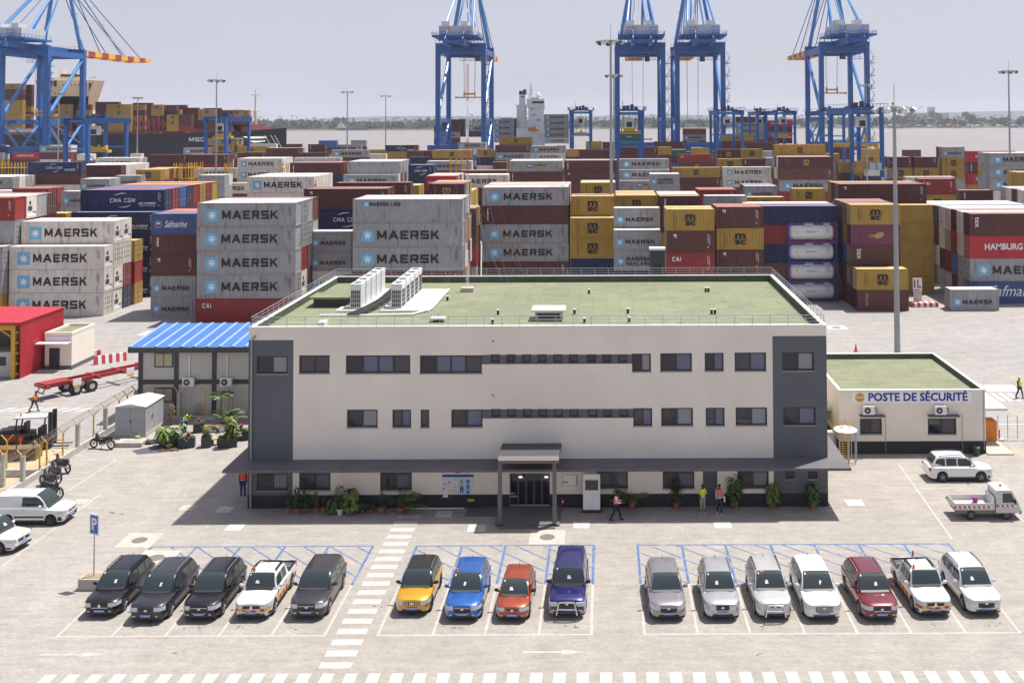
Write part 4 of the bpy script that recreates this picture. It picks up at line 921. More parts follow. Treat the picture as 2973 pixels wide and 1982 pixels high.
# front row of blocks
B(-245, 8, 716, 22.9, ["bgg","bbglr","bbgbW","bbgbl","bbbbb"])
B(27, 303, 715, 22.7, ["www","wwww","Nrww"]); blk(27+88, 303+88, 22.7*.943, 2.88, ["yry"])
B(571, 858, 589, 23.5, ["cgggg","bbrgl","bbbgg","bbrgo"])
B(438, 568, 620, 22.9, ["ggaus","bbbbr","bbbbr"])
B(899, 1020, 671, 22.2, ["bwgg"])
B(1024, 1342, 578, 23.15, ["bbggL","bbbgg","bbbbg","bbbg","bbb"])
B(1252, 1382, 605, 21.6, ["bbbbb","bbbby"])
B(1399, 1650, 543.6, 20.9, ["bbggeg","bbbbbg","bbbbbr","bbbbbw","bbbbbr"])
blk(1656, 1785, 21, 2.8, ["bbyy","bbbby","bbbbo"])
blk(1783, 1919, 22.4, 2.62, ["bbSg","bbbbg"])
B(1935, 2076, 607, 23.2, ["bbcay","bbbby"]); B(2080, 2217, 600, 22.8, ["bbaya","bbbbr"])
blk(2489, 2638, 22.5, 2.70, ["Oy"]); B(2470, 2614, 594, 21.9, ["bbtpy","bbByb","bbbbb","bbbbb"])
blk(2585, 2711, 20.5, 2.5, ["YYYYY"]); blk(2759, 2900, 22.5, 2.74, ["g"])
blk(2816, 3107, 21.7, 3.0, ["sght","bgww","bbrb","brgw","bbww"])
# second row
B(206, 455, 616, 20.5, ["nnnn","nnnnn","bbbbr","bbbbB","bbbbN","bbbbr","bbbby","bbbbr","bbbby"])
B(70, 191, 619, 20.5, ["yyyy"])
B(882, 1126, 548, 20, ["bbbna","bbbbb"]); B(972, 1191, 530, 18, ["bbbbb"]); B(1120, 1217, 538, 16, ["bbbby","bbbby"])
B(2174, 2434, 598, 21.3, ["ooNrN","bbbbr","bbbbw"]); B(2436, 2692, 534, 19.3, ["bbbba","bbbbb","bbbby"])
B(2722, 3000, 598, 19.4, ["bbbN","bbbw","bbbw","bbbw"])
B(1788, 1907, 567, 19.6, ["bbbby","bbbby","bbbbb","bbbby"]); B(1915, 2035, 569, 19.8, ["bbbbe","bbbby","bbbbw","bbbbw"])
B(2046, 2169, 568, 20.3, ["bbbbg"]); B(2027, 2139, 550, 18.5, ["bbbbr","bbbbr"]); B(2170, 2278, 572, 18.2, ["bbbby"])
# third / fourth rows
B(176, 282, 555, 17.5, ["bbggg"]); B(34, 140, 547, 17.5, ["bbbrr","bbbbr"])
B(717, 912, 513, 16, ["bbbww","bbbww","bbbbw","bbbbw","bbbbw"])
B(1245, 1347, 533, 16.9, ["bbbbk","bbbbb","bbbbb","bbbby"]); B(1270, 1368, 556, 15.7, ["bbyy","bbyy","bbby","bbby"])
B(1685, 1787, 530, 16.5, ["bbbby","bbbbw","bbbby"]); B(2301, 2396, 547, 16.3, ["bbbby"]); B(2163, 2257, 539.5, 16, ["bbbbg","bbbbN","bbbbb"])
B(2669, 2776, 519, 16.5, ["bbbyc"]); B(2788, 2885, 552, 16, ["bbbe"]); B(2990, 3200, 555, 17.5, ["bbbbw","bbbbw","bbbbb","bbbbw","bbbbg"]); B(2955, 3100, 500, 15, ["bbbby","bbbby"])
B(-130, 40, 558, 15.5, ["bbbB","bbbo","bbbw"]); B(-124, 37, 514, 13.2, ["bbbNg","bbbgw","bbbbg","bbbBw"])
B(1235, 1325, 511, 14.8, ["bbbbH","bbbbg","bbbbr","bbbbw","bbbbb"]); B(1305, 1474, 507.6, 14, ["bbbbw","bbbbg"])
B(232, 316, 519, 13.9, ["bbbbg","bbbbg"]); B(333, 408, 509.5, 13, ["bbbbg"]); B(573, 652, 508.6, 12.8, ["bbbll","bbbbw"]); B(1887, 1974, 505, 14.4, ["bbbSS","bbbbw"])
B(2875, 3033, 444.6, 13, ["bbwggg","bbbggg","bbbgbg"])
# fifth row
B(80, 235, 471, 12.7, ["bbgwen"]); B(204, 351, 480, 12.05, ["bbbwe","bbbbw","bbbbw","bbbbw","bbbbw","bbbbw"]); B(393, 466, 492.5, 12.05, ["bbbby","bbbby","bbbbb","bbbby","bbbby"])
B(561, 687, 488.5, 10.3, ["bbbw"]); B(600, 735, 531, 11.1, ["bbw"]); B(688, 818, 460, 10.7, ["bbwww","bbwww","bbbww","bbbww"]); B(852, 987, 457.6, 11, ["bbbbw"])
B(841, 989, 472.5, 12.1, ["bbbNe","bbbbr","bbbbb"]); B(1000, 1150, 507, 12.3, ["bbbg","bbbbl","bbbrg","bbbbg","bbbbg","bbbbg","bbbbb"])
B(1185, 1258, 479, 12, ["bnnnn","bbbbn"]); B(1334, 1476, 495, 11.9, ["bbbbe","bbbbr"])
B(1478, 1631, 467, 12.5, ["bbbbeP","bbbbbl","bbbbbw","bbbbbw"]); B(1638, 1791, 466, 12.5, ["bbbbae","bbbbbb","bbbbbw"])
blk(1799, 1947, 12.1, 2.5, ["bbbP","bbbbg","bbbbbg"]); B(1952, 2092, 486, 11.6, ["bbbby"]); B(2099, 2240, 485, 11.6, ["bbbww"])
B(2265, 2419, 455.5, 12.6, ["bbbgok","bbbrbw","bbbrwb","bbbbbby"]); B(2440, 2510, 471, 11.5, ["bbbby","bbbbb"]); B(2630, 2772, 513, 11.8, ["bbbw"]); B(2811, 2950, 439, 11.8, ["bbbheh"])
# sixth and further
B(277, 404, 458.5, 10.4, ["bbbbw","bbbbl"]); B(427, 543, 449, 9.6, ["bbbbb"]); B(545, 660, 449, 9.6, ["bbbrb","bbbbe"]); B(1239, 1366, 468, 10.4, ["bbbbg","bbbbw"])
B(1255, 1369, 436, 9.35, ["bbbbby","bbbbbb"]); B(1681, 1796, 434, 9.4, ["bbbbbb"]); B(1645, 1699, 433, 8.9, ["bbbbby"]); B(1970, 2075, 448, 9.0, ["bbbkc"])
B(2085, 2154, 461, 11, ["bbbby"]); B(2155, 2223, 460, 11, ["bbbbe"]); B(2225, 2290, 458, 10.8, ["bbbbl"]); B(2082, 2150, 434, 10.3, ["bbbbbk"]); B(2151, 2215, 432, 10.3, ["bbbbby"])
B(2371, 2438, 446, 10.4, ["bbbbgy"]); B(2583, 2650, 456, 10.9, ["bbbyb","bbbbb"]); B(2655, 2723, 456, 10.9, ["bbbyb"]); B(2736, 2802, 427, 10.9, ["bygyyg","bbbyyb"])
B(1188, 1244, 455.5, 9.2, ["bbbbN"]); B(962, 1070, 435, 8.9, ["bbbbbg"]); B(772, 874, 430, 8.4, ["bbbbbb","bbbbbg"]); B(713, 762, 442, 8.2, ["bbbbb"]); B(862, 953, 443, 8.6, ["bbbbb"]); B(617, 665, 421, 8.0, ["bbbbby","bbbbby"])
B(1069, 1120, 447, 8.4, ["bbbbw"]); B(1181, 1226, 437, 7.7, ["bbbbb"]); B(1227, 1272, 437, 7.6, ["bbbbb"]); B(1384, 1434, 433, 8.25, ["bbwNy"]); B(1430, 1476, 470, 8.7, ["bbbe"])
B(1438, 1539, 421.5, 8.3, ["bbbbgb"]); B(1542, 1642, 423.6, 8.2, ["bbbbwg","bbbbbw"]); B(1802, 1910, 427, 8.9, ["bbbbbb"]); B(1911, 1950, 427, 7.9, ["bbbby"]); B(1951, 1992, 434, 7.7, ["bbbbG"])
B(2625, 2675, 435, 8.2, ["bbbbe"]); B(2175, 2279, 439, 8.5, ["bbbbg"]); B(2162, 2262, 413, 8.2, ["bbbbbb"]); B(1449, 1545, 398, 7.9, ["bbbbbby"]); B(1701, 1748, 410, 7.75, ["bbbbby"]); B(1749, 1797, 412, 7.7, ["bbbbbb"]); B(2008, 2060, 429, 8.4, ["bbbby","bbbbN"]); B(1992, 2044, 441, 7.4, ["bbbbN"])
B(115, 197, 423, 6.9, ["bbwbg","bbbbw","bbbbw"]); B(36, 114, 442.5, 6.9, ["bbbh"]); B(-75, 8, 423, 6.9, ["bbyln","bbyww"]); B(223, 262, 447, 7.0, ["bbbw","bbbw"]); B(532, 620, 429, 7.3, ["bbbbg"]); B(603, 688, 402, 6.95, ["bbbbby","bbbbbb","bbbbby"]); B(689, 772, 425, 7.1, ["bbbby"]); B(722, 802, 418, 6.9, ["bbbbw"])
B(827, 873, 418, 7.5, ["bbbbbb"]); B(894, 943, 419, 8, ["bbbbbe"]); B(925, 977, 408, 7.4, ["bbbbbB"]); B(960, 1049, 420, 7.35, ["bbbbg"]); B(1019, 1062, 406.6, 7, ["bbbbbg"]); B(1070, 1117, 434, 7.5, ["bbbby"]); B(1119, 1211, 421.5, 7.55, ["bbbbyn","bbbbby"])
B(1898, 1990, 411, 7.4, ["bbbbbb"]); B(2096, 2189, 389, 7.6, ["bbbbbby"]); B(1330, 1410, 414, 7.0, ["bbbbwg","bbbbgw"]); B(1240, 1330, 422, 6.9, ["bbbbB"]); B(378, 410, 446, 7.0, ["bbbw"]); B(2500, 2560, 452, 7.6, ["bbby","bbbby"]); B(2300, 2380, 440, 7.3, ["bbbbb"]); B(2385, 2480, 430, 6.95, ["bbbbb"])
# ---------------------------------------------------------------- which containers show largest in the photo
def _raster():
    W, H = 1024, 682; k = W/IW
    zb = np.full((H, W), 1e9); idb = np.full((H, W), -1, int)
    def face(P, i):
        q = [proj(p) for p in P]
        if min(a[2] for a in q) < 1: return
        xs = np.array([a[0]*k for a in q]); ys = np.array([a[1]*k for a in q]); iz = np.array([1/a[2] for a in q])
        x0, x1 = int(max(0, xs.min())), int(min(W-1, xs.max()+1)); y0, y1 = int(max(0, ys.min())), int(min(H-1, ys.max()+1))
        if x0 > x1 or y0 > y1: return
        gx, gy = np.meshgrid(np.arange(x0, x1+1)+.5, np.arange(y0, y1+1)+.5)
        ar = 0.5*sum(xs[j]*ys[(j+1) % 4]-xs[(j+1) % 4]*ys[j] for j in range(4)); sg = 1 if ar > 0 else -1
        ins = np.ones(gx.shape, bool)
        for j in range(4):
            a, b_ = j, (j+1) % 4; ins &= sg*((xs[b_]-xs[a])*(gy-ys[a])-(ys[b_]-ys[a])*(gx-xs[a])) >= 0
        if not ins.any(): return
        A = np.stack([xs, ys, np.ones(4)], 1); c, *_ = np.linalg.lstsq(A, iz, rcond=None)
        d = 1/np.maximum(c[0]*gx+c[1]*gy+c[2], 1e-9); sub = zb[y0:y1+1, x0:x1+1]; si = idb[y0:y1+1, x0:x1+1]
        m = ins & (d < sub-.02); sub[m] = d[m]; si[m] = i
    def bx(x0, x1, y0, y1, z0, z1, i):
        face([(x0,y0,z0),(x1,y0,z0),(x1,y0,z1),(x0,y0,z1)], i)
        if z1 < CAM_H: face([(x0,y0,z1),(x1,y0,z1),(x1,y1,z1),(x0,y1,z1)], i)
        xx = x1 if x1 < 0 else (x0 if x0 > 0 else None)
        if xx is not None: face([(xx,y0,z0),(xx,y1,z0),(xx,y1,z1),(xx,y0,z1)], i)
    bx(BX0, BX1, DF, BY1, 0, BZ, 99999); bx(sx0, sx1, SY, SY1, 0, SZ, 99999)
    for i, r in enumerate(RECS): bx(r['x'], r['x']+r['L'], r['y'], r['y']+CW, r['z'], r['z']+r['H'], i)
    n = np.bincount(idb[(idb >= 0) & (idb < 99999)], minlength=len(RECS)); return n
SHOWN = _raster()
order = sorted(range(len(RECS)), key=lambda i: -SHOWN[i])
NSHIP = 0
keep = set(i for i in order[:236] if SHOWN[i] > 0)
print('containers', len(RECS), 'visible', int((SHOWN > 0).sum()), 'kept', len(keep), 'smallest kept', min(SHOWN[i] for i in keep))
DESC = {'g': 'light grey star-emblem container', 'w': 'white star-emblem refrigerated container', 'l': 'plain light grey container', 'W': 'plain white refrigerated container', 'S': 'grey container with two-line lettering', 'L': 'rust streaked long grey container', 'P': 'grey container with blue and tan sign',
 'b': 'plain brown container', 'a': 'brown container with small white square', 'e': 'brown container with vertical lettering', 'u': 'brown container with slanted letters', 't': 'dark maroon container with sideways lettering', 'O': 'brown container with gold lettering', 'k': 'brown container with tan logo', 'r': 'plain red container', 'c': 'red container with white corner lettering',
 'h': 'crimson container with white lettering', 'H': 'crimson container with white word', 'y': 'ochre yellow container', 'Y': 'plain yellow container', 'n': 'navy container with white arcs', 'N': 'plain navy container', 'B': 'bright blue container', 's': 'blue container with script lettering', 'p': 'plum purple container', 'o': 'pale oxide brown container', 'G': 'green container', 'v': 'brown container', 'T': 'green container'}
ORD = ['', 'first','second','third','fourth','fifth','sixth','seventh','eighth','ninth','tenth','eleventh','twelfth','thirteenth','fourteenth','fifteenth','sixteenth','seventeenth','eighteenth','nineteenth','twentieth']
def ordw(i): return ORD[i] if i <= 20 else ('twenty-'+ORD[i-20] if i < 30 else ('thirty-'+ORD[i-30] if i > 30 else 'thirtieth'))
bins = [(0,150.5,'front row'),(150.5,172,'second row'),(172,206,'third row'),(206,234,'fourth row'),(234,268,'fifth row'),(268,320,'sixth row'),(320,378,'seventh row'),(378,1e4,'quayside row')]
byrow = {}
for i, r in enumerate(RECS):
    if r['ci'] == 0 and r['li'] == 0:
        nm = [b_[2] for b_ in bins if b_[0] <= r['y'] < b_[1]][0]; byrow.setdefault(nm, []).append((r['x'], r['bid']))
bpos = {}
for nm, l in byrow.items():
    l.sort(); n = len(l)
    for j, (x, bid) in enumerate(l): bpos[bid] = (nm, (ordw(j+1)+' pile from left') if j < n/2 else ((ordw(n-j)+' pile from right') if n-j > 1 else 'rightmost pile'))
for i in keep:
    r = RECS[i]; r['front'] = (r['ci'] == 0) or SHOWN[i] > 60
    o = make_container(r); nm, ps = bpos[r['bid']]
    lv = 'top' if r['li'] == r['n']-1 else ordw(r['n']-r['li'])+' down'
    dp_ = '' if r['ci'] == 0 else (' one behind' if r['ci'] == 1 else ' %s behind' % {2:'two',3:'three',4:'four',5:'five',6:'six',7:'seven',8:'eight'}[r['ci']])
    if ps.startswith('first'): ps = 'leftmost pile'
    lab = '%s, %s%s, %s, %s' % (DESC[r['k']], lv, dp_, ps, nm)
    w_ = lab.split()
    if len(w_) > 16: lab = lab.replace(' container', '').replace(' refrigerated', '')
    tag(o, lab, 'container', 'shipping containers stacked in the yard')
rest = {}
for i, r in enumerate(RECS):
    if i in keep: continue
    rest.setdefault(CM[r['k']].name, []).append(r)
mb = MB(); ml_ = []
for mi, (nm, l) in enumerate(rest.items()):
    ml_ += [MATS[nm], ROOFM[nm]]
    for r in l:
        x0_, x1_, y0_, y1_, z0_, z1_ = r['x'], r['x']+r['L'], r['y'], r['y']+CW, r['z']+.005, r['z']+r['H']-.025; mb.mi = 2*mi
        mb.box(x0_, x1_, y0_, y1_, z0_, z1_-.03); mb.mi = 2*mi+1; mb.box(x0_+.04, x1_-.04, y0_+.04, y1_-.04, z1_-.029, z1_)
tag(mb.build('shipping_containers', ml_), 'remaining stacked containers mostly hidden inside the piles of the yard', 'containers', None, 'stuff')
# ---------------------------------------------------------------- tank containers
TANKW = pm('tank_white', (0.72,0.72,0.71), .4, .04, 1, dirt=.15, dcol=(0.45,0.40,0.35)); FB = sm('frame_blue', (0.03,0.06,0.33), .45)
def tank(x, y, z, L, label):
    t = thing('tank_container', label, 'tank container', (x, y, z), 0, 'white tanks in blue frames, stacked by the roof corner'); W, H = 2.438, 2.6; r = 1.10
    rings = []
    for (u, q) in ((.25,.35),(.32,.75),(.5,.96),(.62,1),(L-.62,1),(L-.5,.96),(L-.32,.75),(L-.25,.35)):
        rings.append([(u, W/2+r*q*math.cos(2*math.pi*j/28), H/2+r*q*math.sin(2*math.pi*j/28)) for j in range(28)])
    MB().loft(rings).build('tank', TANKW, t, True)
    f = MB()
    for xx in (.06, L-.06):
        for yy in (.06, W-.06): f.box(xx-.06, xx+.06, yy-.06, yy+.06, .01, H-.01)
        for zz in (.08, H-.08): f.box(xx-.05, xx+.05, .12, W-.12, zz-.06, zz+.06)
        f.bar((xx,.1,.1),(xx,W*.45,H*.32),.08); f.bar((xx,W-.1,.1),(xx,W*.55,H*.32),.08)
    for yy in (.06, W-.06):
        for zz in (.08, H-.08): f.box(.12, L-.12, yy-.05, yy+.05, zz-.055, zz+.055)
        f.bar((.1,yy,.15),(.75,yy,.62),.07); f.bar((L-.1,yy,.15),(L-.75,yy,.62),.07)
    f.build('frame', FB, t)
    c = MB(); c.box(L*.37,L*.50,W*.1,W*.9,H-.10,H-.04); c.box(L*.72,L*.84,W*.1,W*.9,H-.10,H-.04); c.box(.1,L-.1,W*.42,W*.58,H-.08,H-.03)
    c.box(L*.34,L*.52,.04,.10,H-.30,H+.0); c.box(L*.73,L*.86,.04,.10,H-.28,H+.0); c.build('walkway', sm('walkway_grey', (0.62,0.62,0.62)), t)
    def cyl_frame(u, v):  # wraps the writing on the tank wall
        a = math.pi+(v-H/2)/r*-1.0
        return (u, W/2+(r+.01)*math.cos(a), H/2+(r+.01)*math.sin(a)*1.0) if False else (u, W/2-(r+.012)*math.cos((v-H/2)/r), H/2+(r+.012)*math.sin((v-H/2)/r))
    m_ = MB(); m_.mi = 0; put_text(m_, 'SOLEVO', L*.37, H*.50, w=1.35, h=.24, frame=cyl_frame, bold=.03); m_.mi = 1
    for k in range(4):
        for q in range(2): m_.quad(*[cyl_frame(L*.78+q*.32+a*.22, H*.5+k*.17+b_*.08) for a, b_ in ((0,0),(1,0),(1,1),(0,1))])
    m_.mi = 2; m_.add([cyl_frame(L*.15,H*.52), cyl_frame(L*.20,H*.52), cyl_frame(L*.175,H*.62)], [(0,1,2)])
    m_.mi = 3; m_.add([cyl_frame(L*.60,H*.48), cyl_frame(L*.64,H*.56), cyl_frame(L*.60,H*.64), cyl_frame(L*.615,H*.56)], [(0,1,2,3)])
    m_.build('lettering', [GRN, sm('grey_mark', (0.3,0.32,0.38)), MORG, sm('pale_green', (0.3,0.5,0.45))], t)
Yt = FPX/21.4+.5; X0 = at(2289, 760, Yt).x; X1 = at(2430, 760, Yt).x
for k, l in enumerate(('lowest white tank container in blue frame, standing on the apron','second lowest white tank container in a blue frame','second highest white tank container in a blue frame','topmost white tank container in blue frame, roof ladder showing')):
    tank(X0, Yt, k*2.665, X1-X0, l)
# ---------------------------------------------------------------- harbour cranes
CB = pm('crane_blue', (0.012,0.10,0.34), .45, .10, .3); CBL = pm('crane_blue_light', (0.05,0.21,0.50), .35, .06, .3); CHW = pm('crane_house_white', (0.50,0.50,0.52), .5, .05, .3)
CRED = sm('boom_red', (0.36,0.035,0.035)); CYEL = sm('boom_yellow', (0.72,0.42,0.03)); CABLE = sm('steel_cable', (0.16,0.16,0.18)); CDK = sm('crane_dark', (0.04,0.05,0.08)); SPY = sm('spreader_yellow', (0.60,0.36,0.04))
def sts(px, num, label, spz=None, spY=470, spx=0, Y1=438.0, Y2=468.0, hw=9.7):
    xc = at(px, 400, Y1).x; t = thing('harbour_crane', label, 'crane', (xc, Y1, 0), 0, 'ship to shore cranes on the quay'); d = Y2-Y1
    ZG = 55.0
    for sx in (-1, 1):
        for y in (0, d):
            MB().box(sx*hw-.95, sx*hw+.95, y-1.2, y+1.2, 2.4, ZG-.01).build('leg', CB, t)
    b = MB()
    for y in (0, d):
        b.box(-hw+.95, hw-.95, y-1.0, y+1.0, ZG-2.3, ZG-.02); b.box(-hw+.95, hw-.95, y-.85, y+.85, 11, 14)
        b.box(-hw-4, hw+4, y-1.3, y+1.3, 1.2, 2.39)
    for sx in (-1, 1): b.box(sx*hw-.8, sx*hw+.8, 1.21, d-1.21, ZG-2.4, ZG-.02); b.box(sx*hw-.6, sx*hw+.6, 1.21, d-1.21, 23.4, 25.2)
    build_each(b, 'portal_beam', CB, t)
    br = MB()
    for sx in (-1, 1):
        x = sx*hw; br.tube((x,d,ZG-2),(x,0,26),.75,8); br.tube((x,0,24),(x,d*.5,12),.6,8); br.tube((x,d*.5,12),(x,d,24),.6,8); br.tube((x,0,25.2),(x,d,14),.35,6)
        br.tube((x,1,ZG-.6),(x,d,ZG-.6),.5,8)
    build_each(br, 'brace', CBL, t)
    bg_ = MB()
    for y in (0, d):
        for x in (-hw-3, -hw+3, hw-3, hw+3): bg_.box(x-1.6, x+1.6, y-.6, y+.6, .15, 1.2)
    build_each(bg_, 'bogie', CDK, t)
    # girder over the portal and back reach
    g = MB()
    for x in (-3.6, 3.6): g.box(x-.75, x+.75, -22, d+2, ZG, ZG+2.3)
    for y in (-22, -12, 8, d): g.box(-2.84, 2.84, y-.5, y+.5, ZG+.5, ZG+1.6)
    g.box(-hw-1, hw+1, -1.2, 1.2, ZG+.01, ZG+1.9); g.box(-hw-1, hw+1, d-1.2, d+1.2, ZG+.01, ZG+1.9)
    g.build('girder', CB, t)
    bm = MB(); n = 12; L = 80.0
    for k in range(n):
        bm.mi = k % 2; y0, y1 = d+2.05+k*L/n, d+2.05+(k+1)*L/n; dz = (k >= n-1)*.4
        for x in (-3.6, 3.6): bm.box(x-.75, x+.75, y0, y1, ZG+dz, ZG+2.4)
        bm.box(-2.84, 2.84, y1-1.0, y1-.2, ZG+.4, ZG+1.4)
    bm.build('boom', [CRED, CYEL], t)
    m_ = MB(); m_.box(-7, 7, -15, 3, ZG+4.2, ZG+8.2); hb = m_.build('machinery_house', CHW, t)
    m2 = MB(); m2.box(-6.2, -2.8, -13, -7, ZG+8.21, ZG+10.2); m2.box(1.6, 4.6, -13, -7, ZG+8.21, ZG+10.2); m2.build('cooling_box', CHW, hb)
    m2 = MB(); lg = [(2.2,-15.03,ZG+7.6),(3.3,-15.03,ZG+7.3),(3.0,-15.03,ZG+6.2),(2.3,-15.03,ZG+5.6),(1.9,-15.03,ZG+6.8)]; m2.add([(x-(5.5), y, z) for x, y, z in lg], [(0,4,3,2,1)]); m2.build('emblem', SPY, hb)
    p = MB(); p.box(-9.5, 9.5, -17.5, 4, ZG+3.4, ZG+4.19); p.box(-9.5, 9.5, -17.4, -17.25, ZG+4.2, ZG+5.3) if False else None
    for k in range(11): x = -9.5+1.9*k; p.box(x-.06, x+.06, -17.4, -17.28, ZG+4.2, ZG+5.4)
    p.box(-9.5, 9.5, -17.4, -17.3, ZG+5.3, ZG+5.4); p.box(-9.5, 9.5, -17.4, -17.3, ZG+4.75, ZG+4.82)
    for sx in (-1, 1):
        for k in range(8): p.box(sx*9.4-.06, sx*9.4+.06, -17.4+2.9*k, -17.28+2.9*k, ZG+4.2, ZG+5.4)
        p.box(sx*9.4-.05, sx*9.4+.05, -17.4, 4, ZG+5.3, ZG+5.4)
        p.box(sx*4.4-1.2, sx*4.4+1.2, -19.5, -17.6, ZG+2.4, ZG+8.4) if False else None
    p.build('platform', CB, t)
    w = MB()
    for sx in (-1, 1):
        for zz in range(4): w.box(sx*4.6-1.3, sx*4.6+1.3, -19, -17.7, ZG+3.2+zz*1.2, ZG+3.32+zz*1.2)
        for q in (-1.3, 1.2): w.box(sx*4.6+q, sx*4.6+q+.12, -19, -18.9, ZG+2, ZG+7.4)
    w.build('ladder_cage', CB, t)
    w = MB()
    for y in (-1.5, d-1.5):
        w.box(-hw-1, hw+1, y-.6, y+.1, ZG+1.95, ZG+2.05); w.box(-hw-1, hw+1, y-.6, y-.52, ZG+3.1, ZG+3.2)
        for k in range(12): x = -hw-1+k*(2*hw+2)/11; w.box(x-.05, x+.05, y-.6, y-.5, ZG+2.05, ZG+3.15)
    w.box(-1, hw-1, 3, 4.2, ZG-5.2, ZG-5.05); w.box(-1, hw-1, 3, 3.08, ZG-4.1, ZG-4.0)
    for k in range(9): x = -1+k*hw/9; w.box(x-.05, x+.05, 3, 3.1, ZG-5.05, ZG-4.0)
    for k in range(4): x = 1.5+k*2; w.tube((x,3.5,ZG-5),(x,3.5,ZG-.2),.08,4)
    w.build('gangway', CB, t)
    w = MB()
    for k in range(10): y = -18+5*k; w.path([(4.6,y,ZG-.1),(4.6,y+1.2,ZG-1.8),(4.6,y+2.5,ZG-2.1),(4.6,y+3.8,ZG-1.8),(4.6,y+5,ZG-.1)], .09, 4)
    w.build('festoon_cable', CDK, t)
    AZ = 92.0; a_ = MB()
    for sx in (-1, 1):
        a_.tube((sx*8.6,d,ZG+1.9),(sx*2.2,d-2,AZ),.85,8); a_.tube((sx*2.4,d-2,AZ-1),(sx*6.8,-14,ZG+2.2),.5,8); a_.tube((sx*1.2,d-2,AZ-6),(sx*3.6,6,ZG+2.2),.42,8)
        for k in range(5): q = .12+.17*k; x = sx*8.6+(sx*2.2-sx*8.6)*q; z = ZG+2+(AZ-ZG-2)*q; a_.box(x-1.4 if sx < 0 else x-.2, x+.2 if sx < 0 else x+1.4, d-.6, d+.6, z, z+.15)
    a_.box(-2.9, 2.9, d-2.6, d-1.4, AZ-.5, AZ+.6); a_.build('apex_frame', CBL, t)
    s_ = MB()
    for sx in (-1, 1):
        for yy in (28, 50, 70): s_.tube((sx*2.2,d-1.5,AZ),(sx*3.6,d+yy,ZG+2.5),.22,5)
        s_.tube((sx*2.2,d-2,AZ),(sx*3.6,-21,ZG+2.3),.2,5); s_.tube((sx*1.0,d-2,AZ-.5),(sx*1.2,d+60,ZG+2.5),.06,4)
    build_each(s_, 'stay', CB, t)
    # stairs on the outer side of the right land-side leg
    st_ = MB()
    x = hw+.95
    for k in range(8):
        z = 10+5.4*k; st_.box(x, x+2.0, -1.4, .6, z, z+.25); st_.bar((x+.3,-1.2,z),(x+1.8,-1.2,z+2.7),.35,.2); st_.bar((x+1.8,-1.3,z+2.7),(x+.3,-1.3,z+5.4),.25,.12)
        for q in (.1, 1.0, 1.95): st_.box(x+q-.04, x+q+.04, -1.42, -1.36, z, z+1.2)
        st_.box(x, x+2, -1.42, -1.36, z+1.12, z+1.2); st_.box(x+1.4, x+2.0, -1.4, .3, z+2.7, z+2.82)
    st_.build('stairway', CB, t)
    for sx in (-1, 1):
        q = MB(); q.mat(0).box(sx*hw-.7, sx*hw+.7, -1.22, -1.205, 9.2+1.5, 10.6+1.9); q.mi = 1; put_text(q, num, sx*hw-.55, 11.15, w=1.1, h=.95, y=-1.23, bold=.02); q.build('number_plate', [WHITE, DARK], t)
    yT = spY-Y1; tr = MB(); tr.box(-3.0, 3.0, yT-3, yT+3, ZG-1.3, ZG-.05); tr.box(3.2, 5.4, yT-4, yT-1.5, ZG-4.2, ZG-1.6); tr.build('trolley', CDK, t)
    # spreader hanging on its hoist ropes
    if spz:
        s2 = MB()
        s2.box(-6.1+spx, 6.1+spx, yT-.35, yT+.35, spz, spz+.55)
        for sx in (-1, 1): s2.box(sx*6.1-.25+spx, sx*6.1+.25+spx, yT-1.2, yT+1.2, spz-.2, spz+.7); s2.box(sx*2.4-.2+spx, sx*2.4+.2+spx, yT-.9, yT+.9, spz+.56, spz+3.0)
        s2.box(-2.6+spx, 2.6+spx, yT-.5, yT+.5, spz+1.5, spz+2.2); s2.build('spreader', SPY, t)
        r_ = MB()
        for sx in (-1, 1):
            for sy in (-.8, .8): r_.tube((sx*2.3+spx, yT+sy, spz+2.9), (sx*2.6, yT+sy, ZG-1.2), .06, 4)
        build_each(r_, 'hoist_rope', CABLE, t)
    return t
sts(68, '05', 'big blue quay crane at the far left with red and yellow boom', 27, 452)
sts(1338, '04', 'blue quay crane left of the white ship tower, spreader hanging at half height', 34.3, 466)
sts(1860, '03', 'blue quay crane just right of the tall floodlight mast', 15, 474)
sts(2034, '02', 'blue quay crane standing second from the right', 12, 476)
sts(2453, '01', 'blue quay crane at the right end of the quay', 35.5, 462)
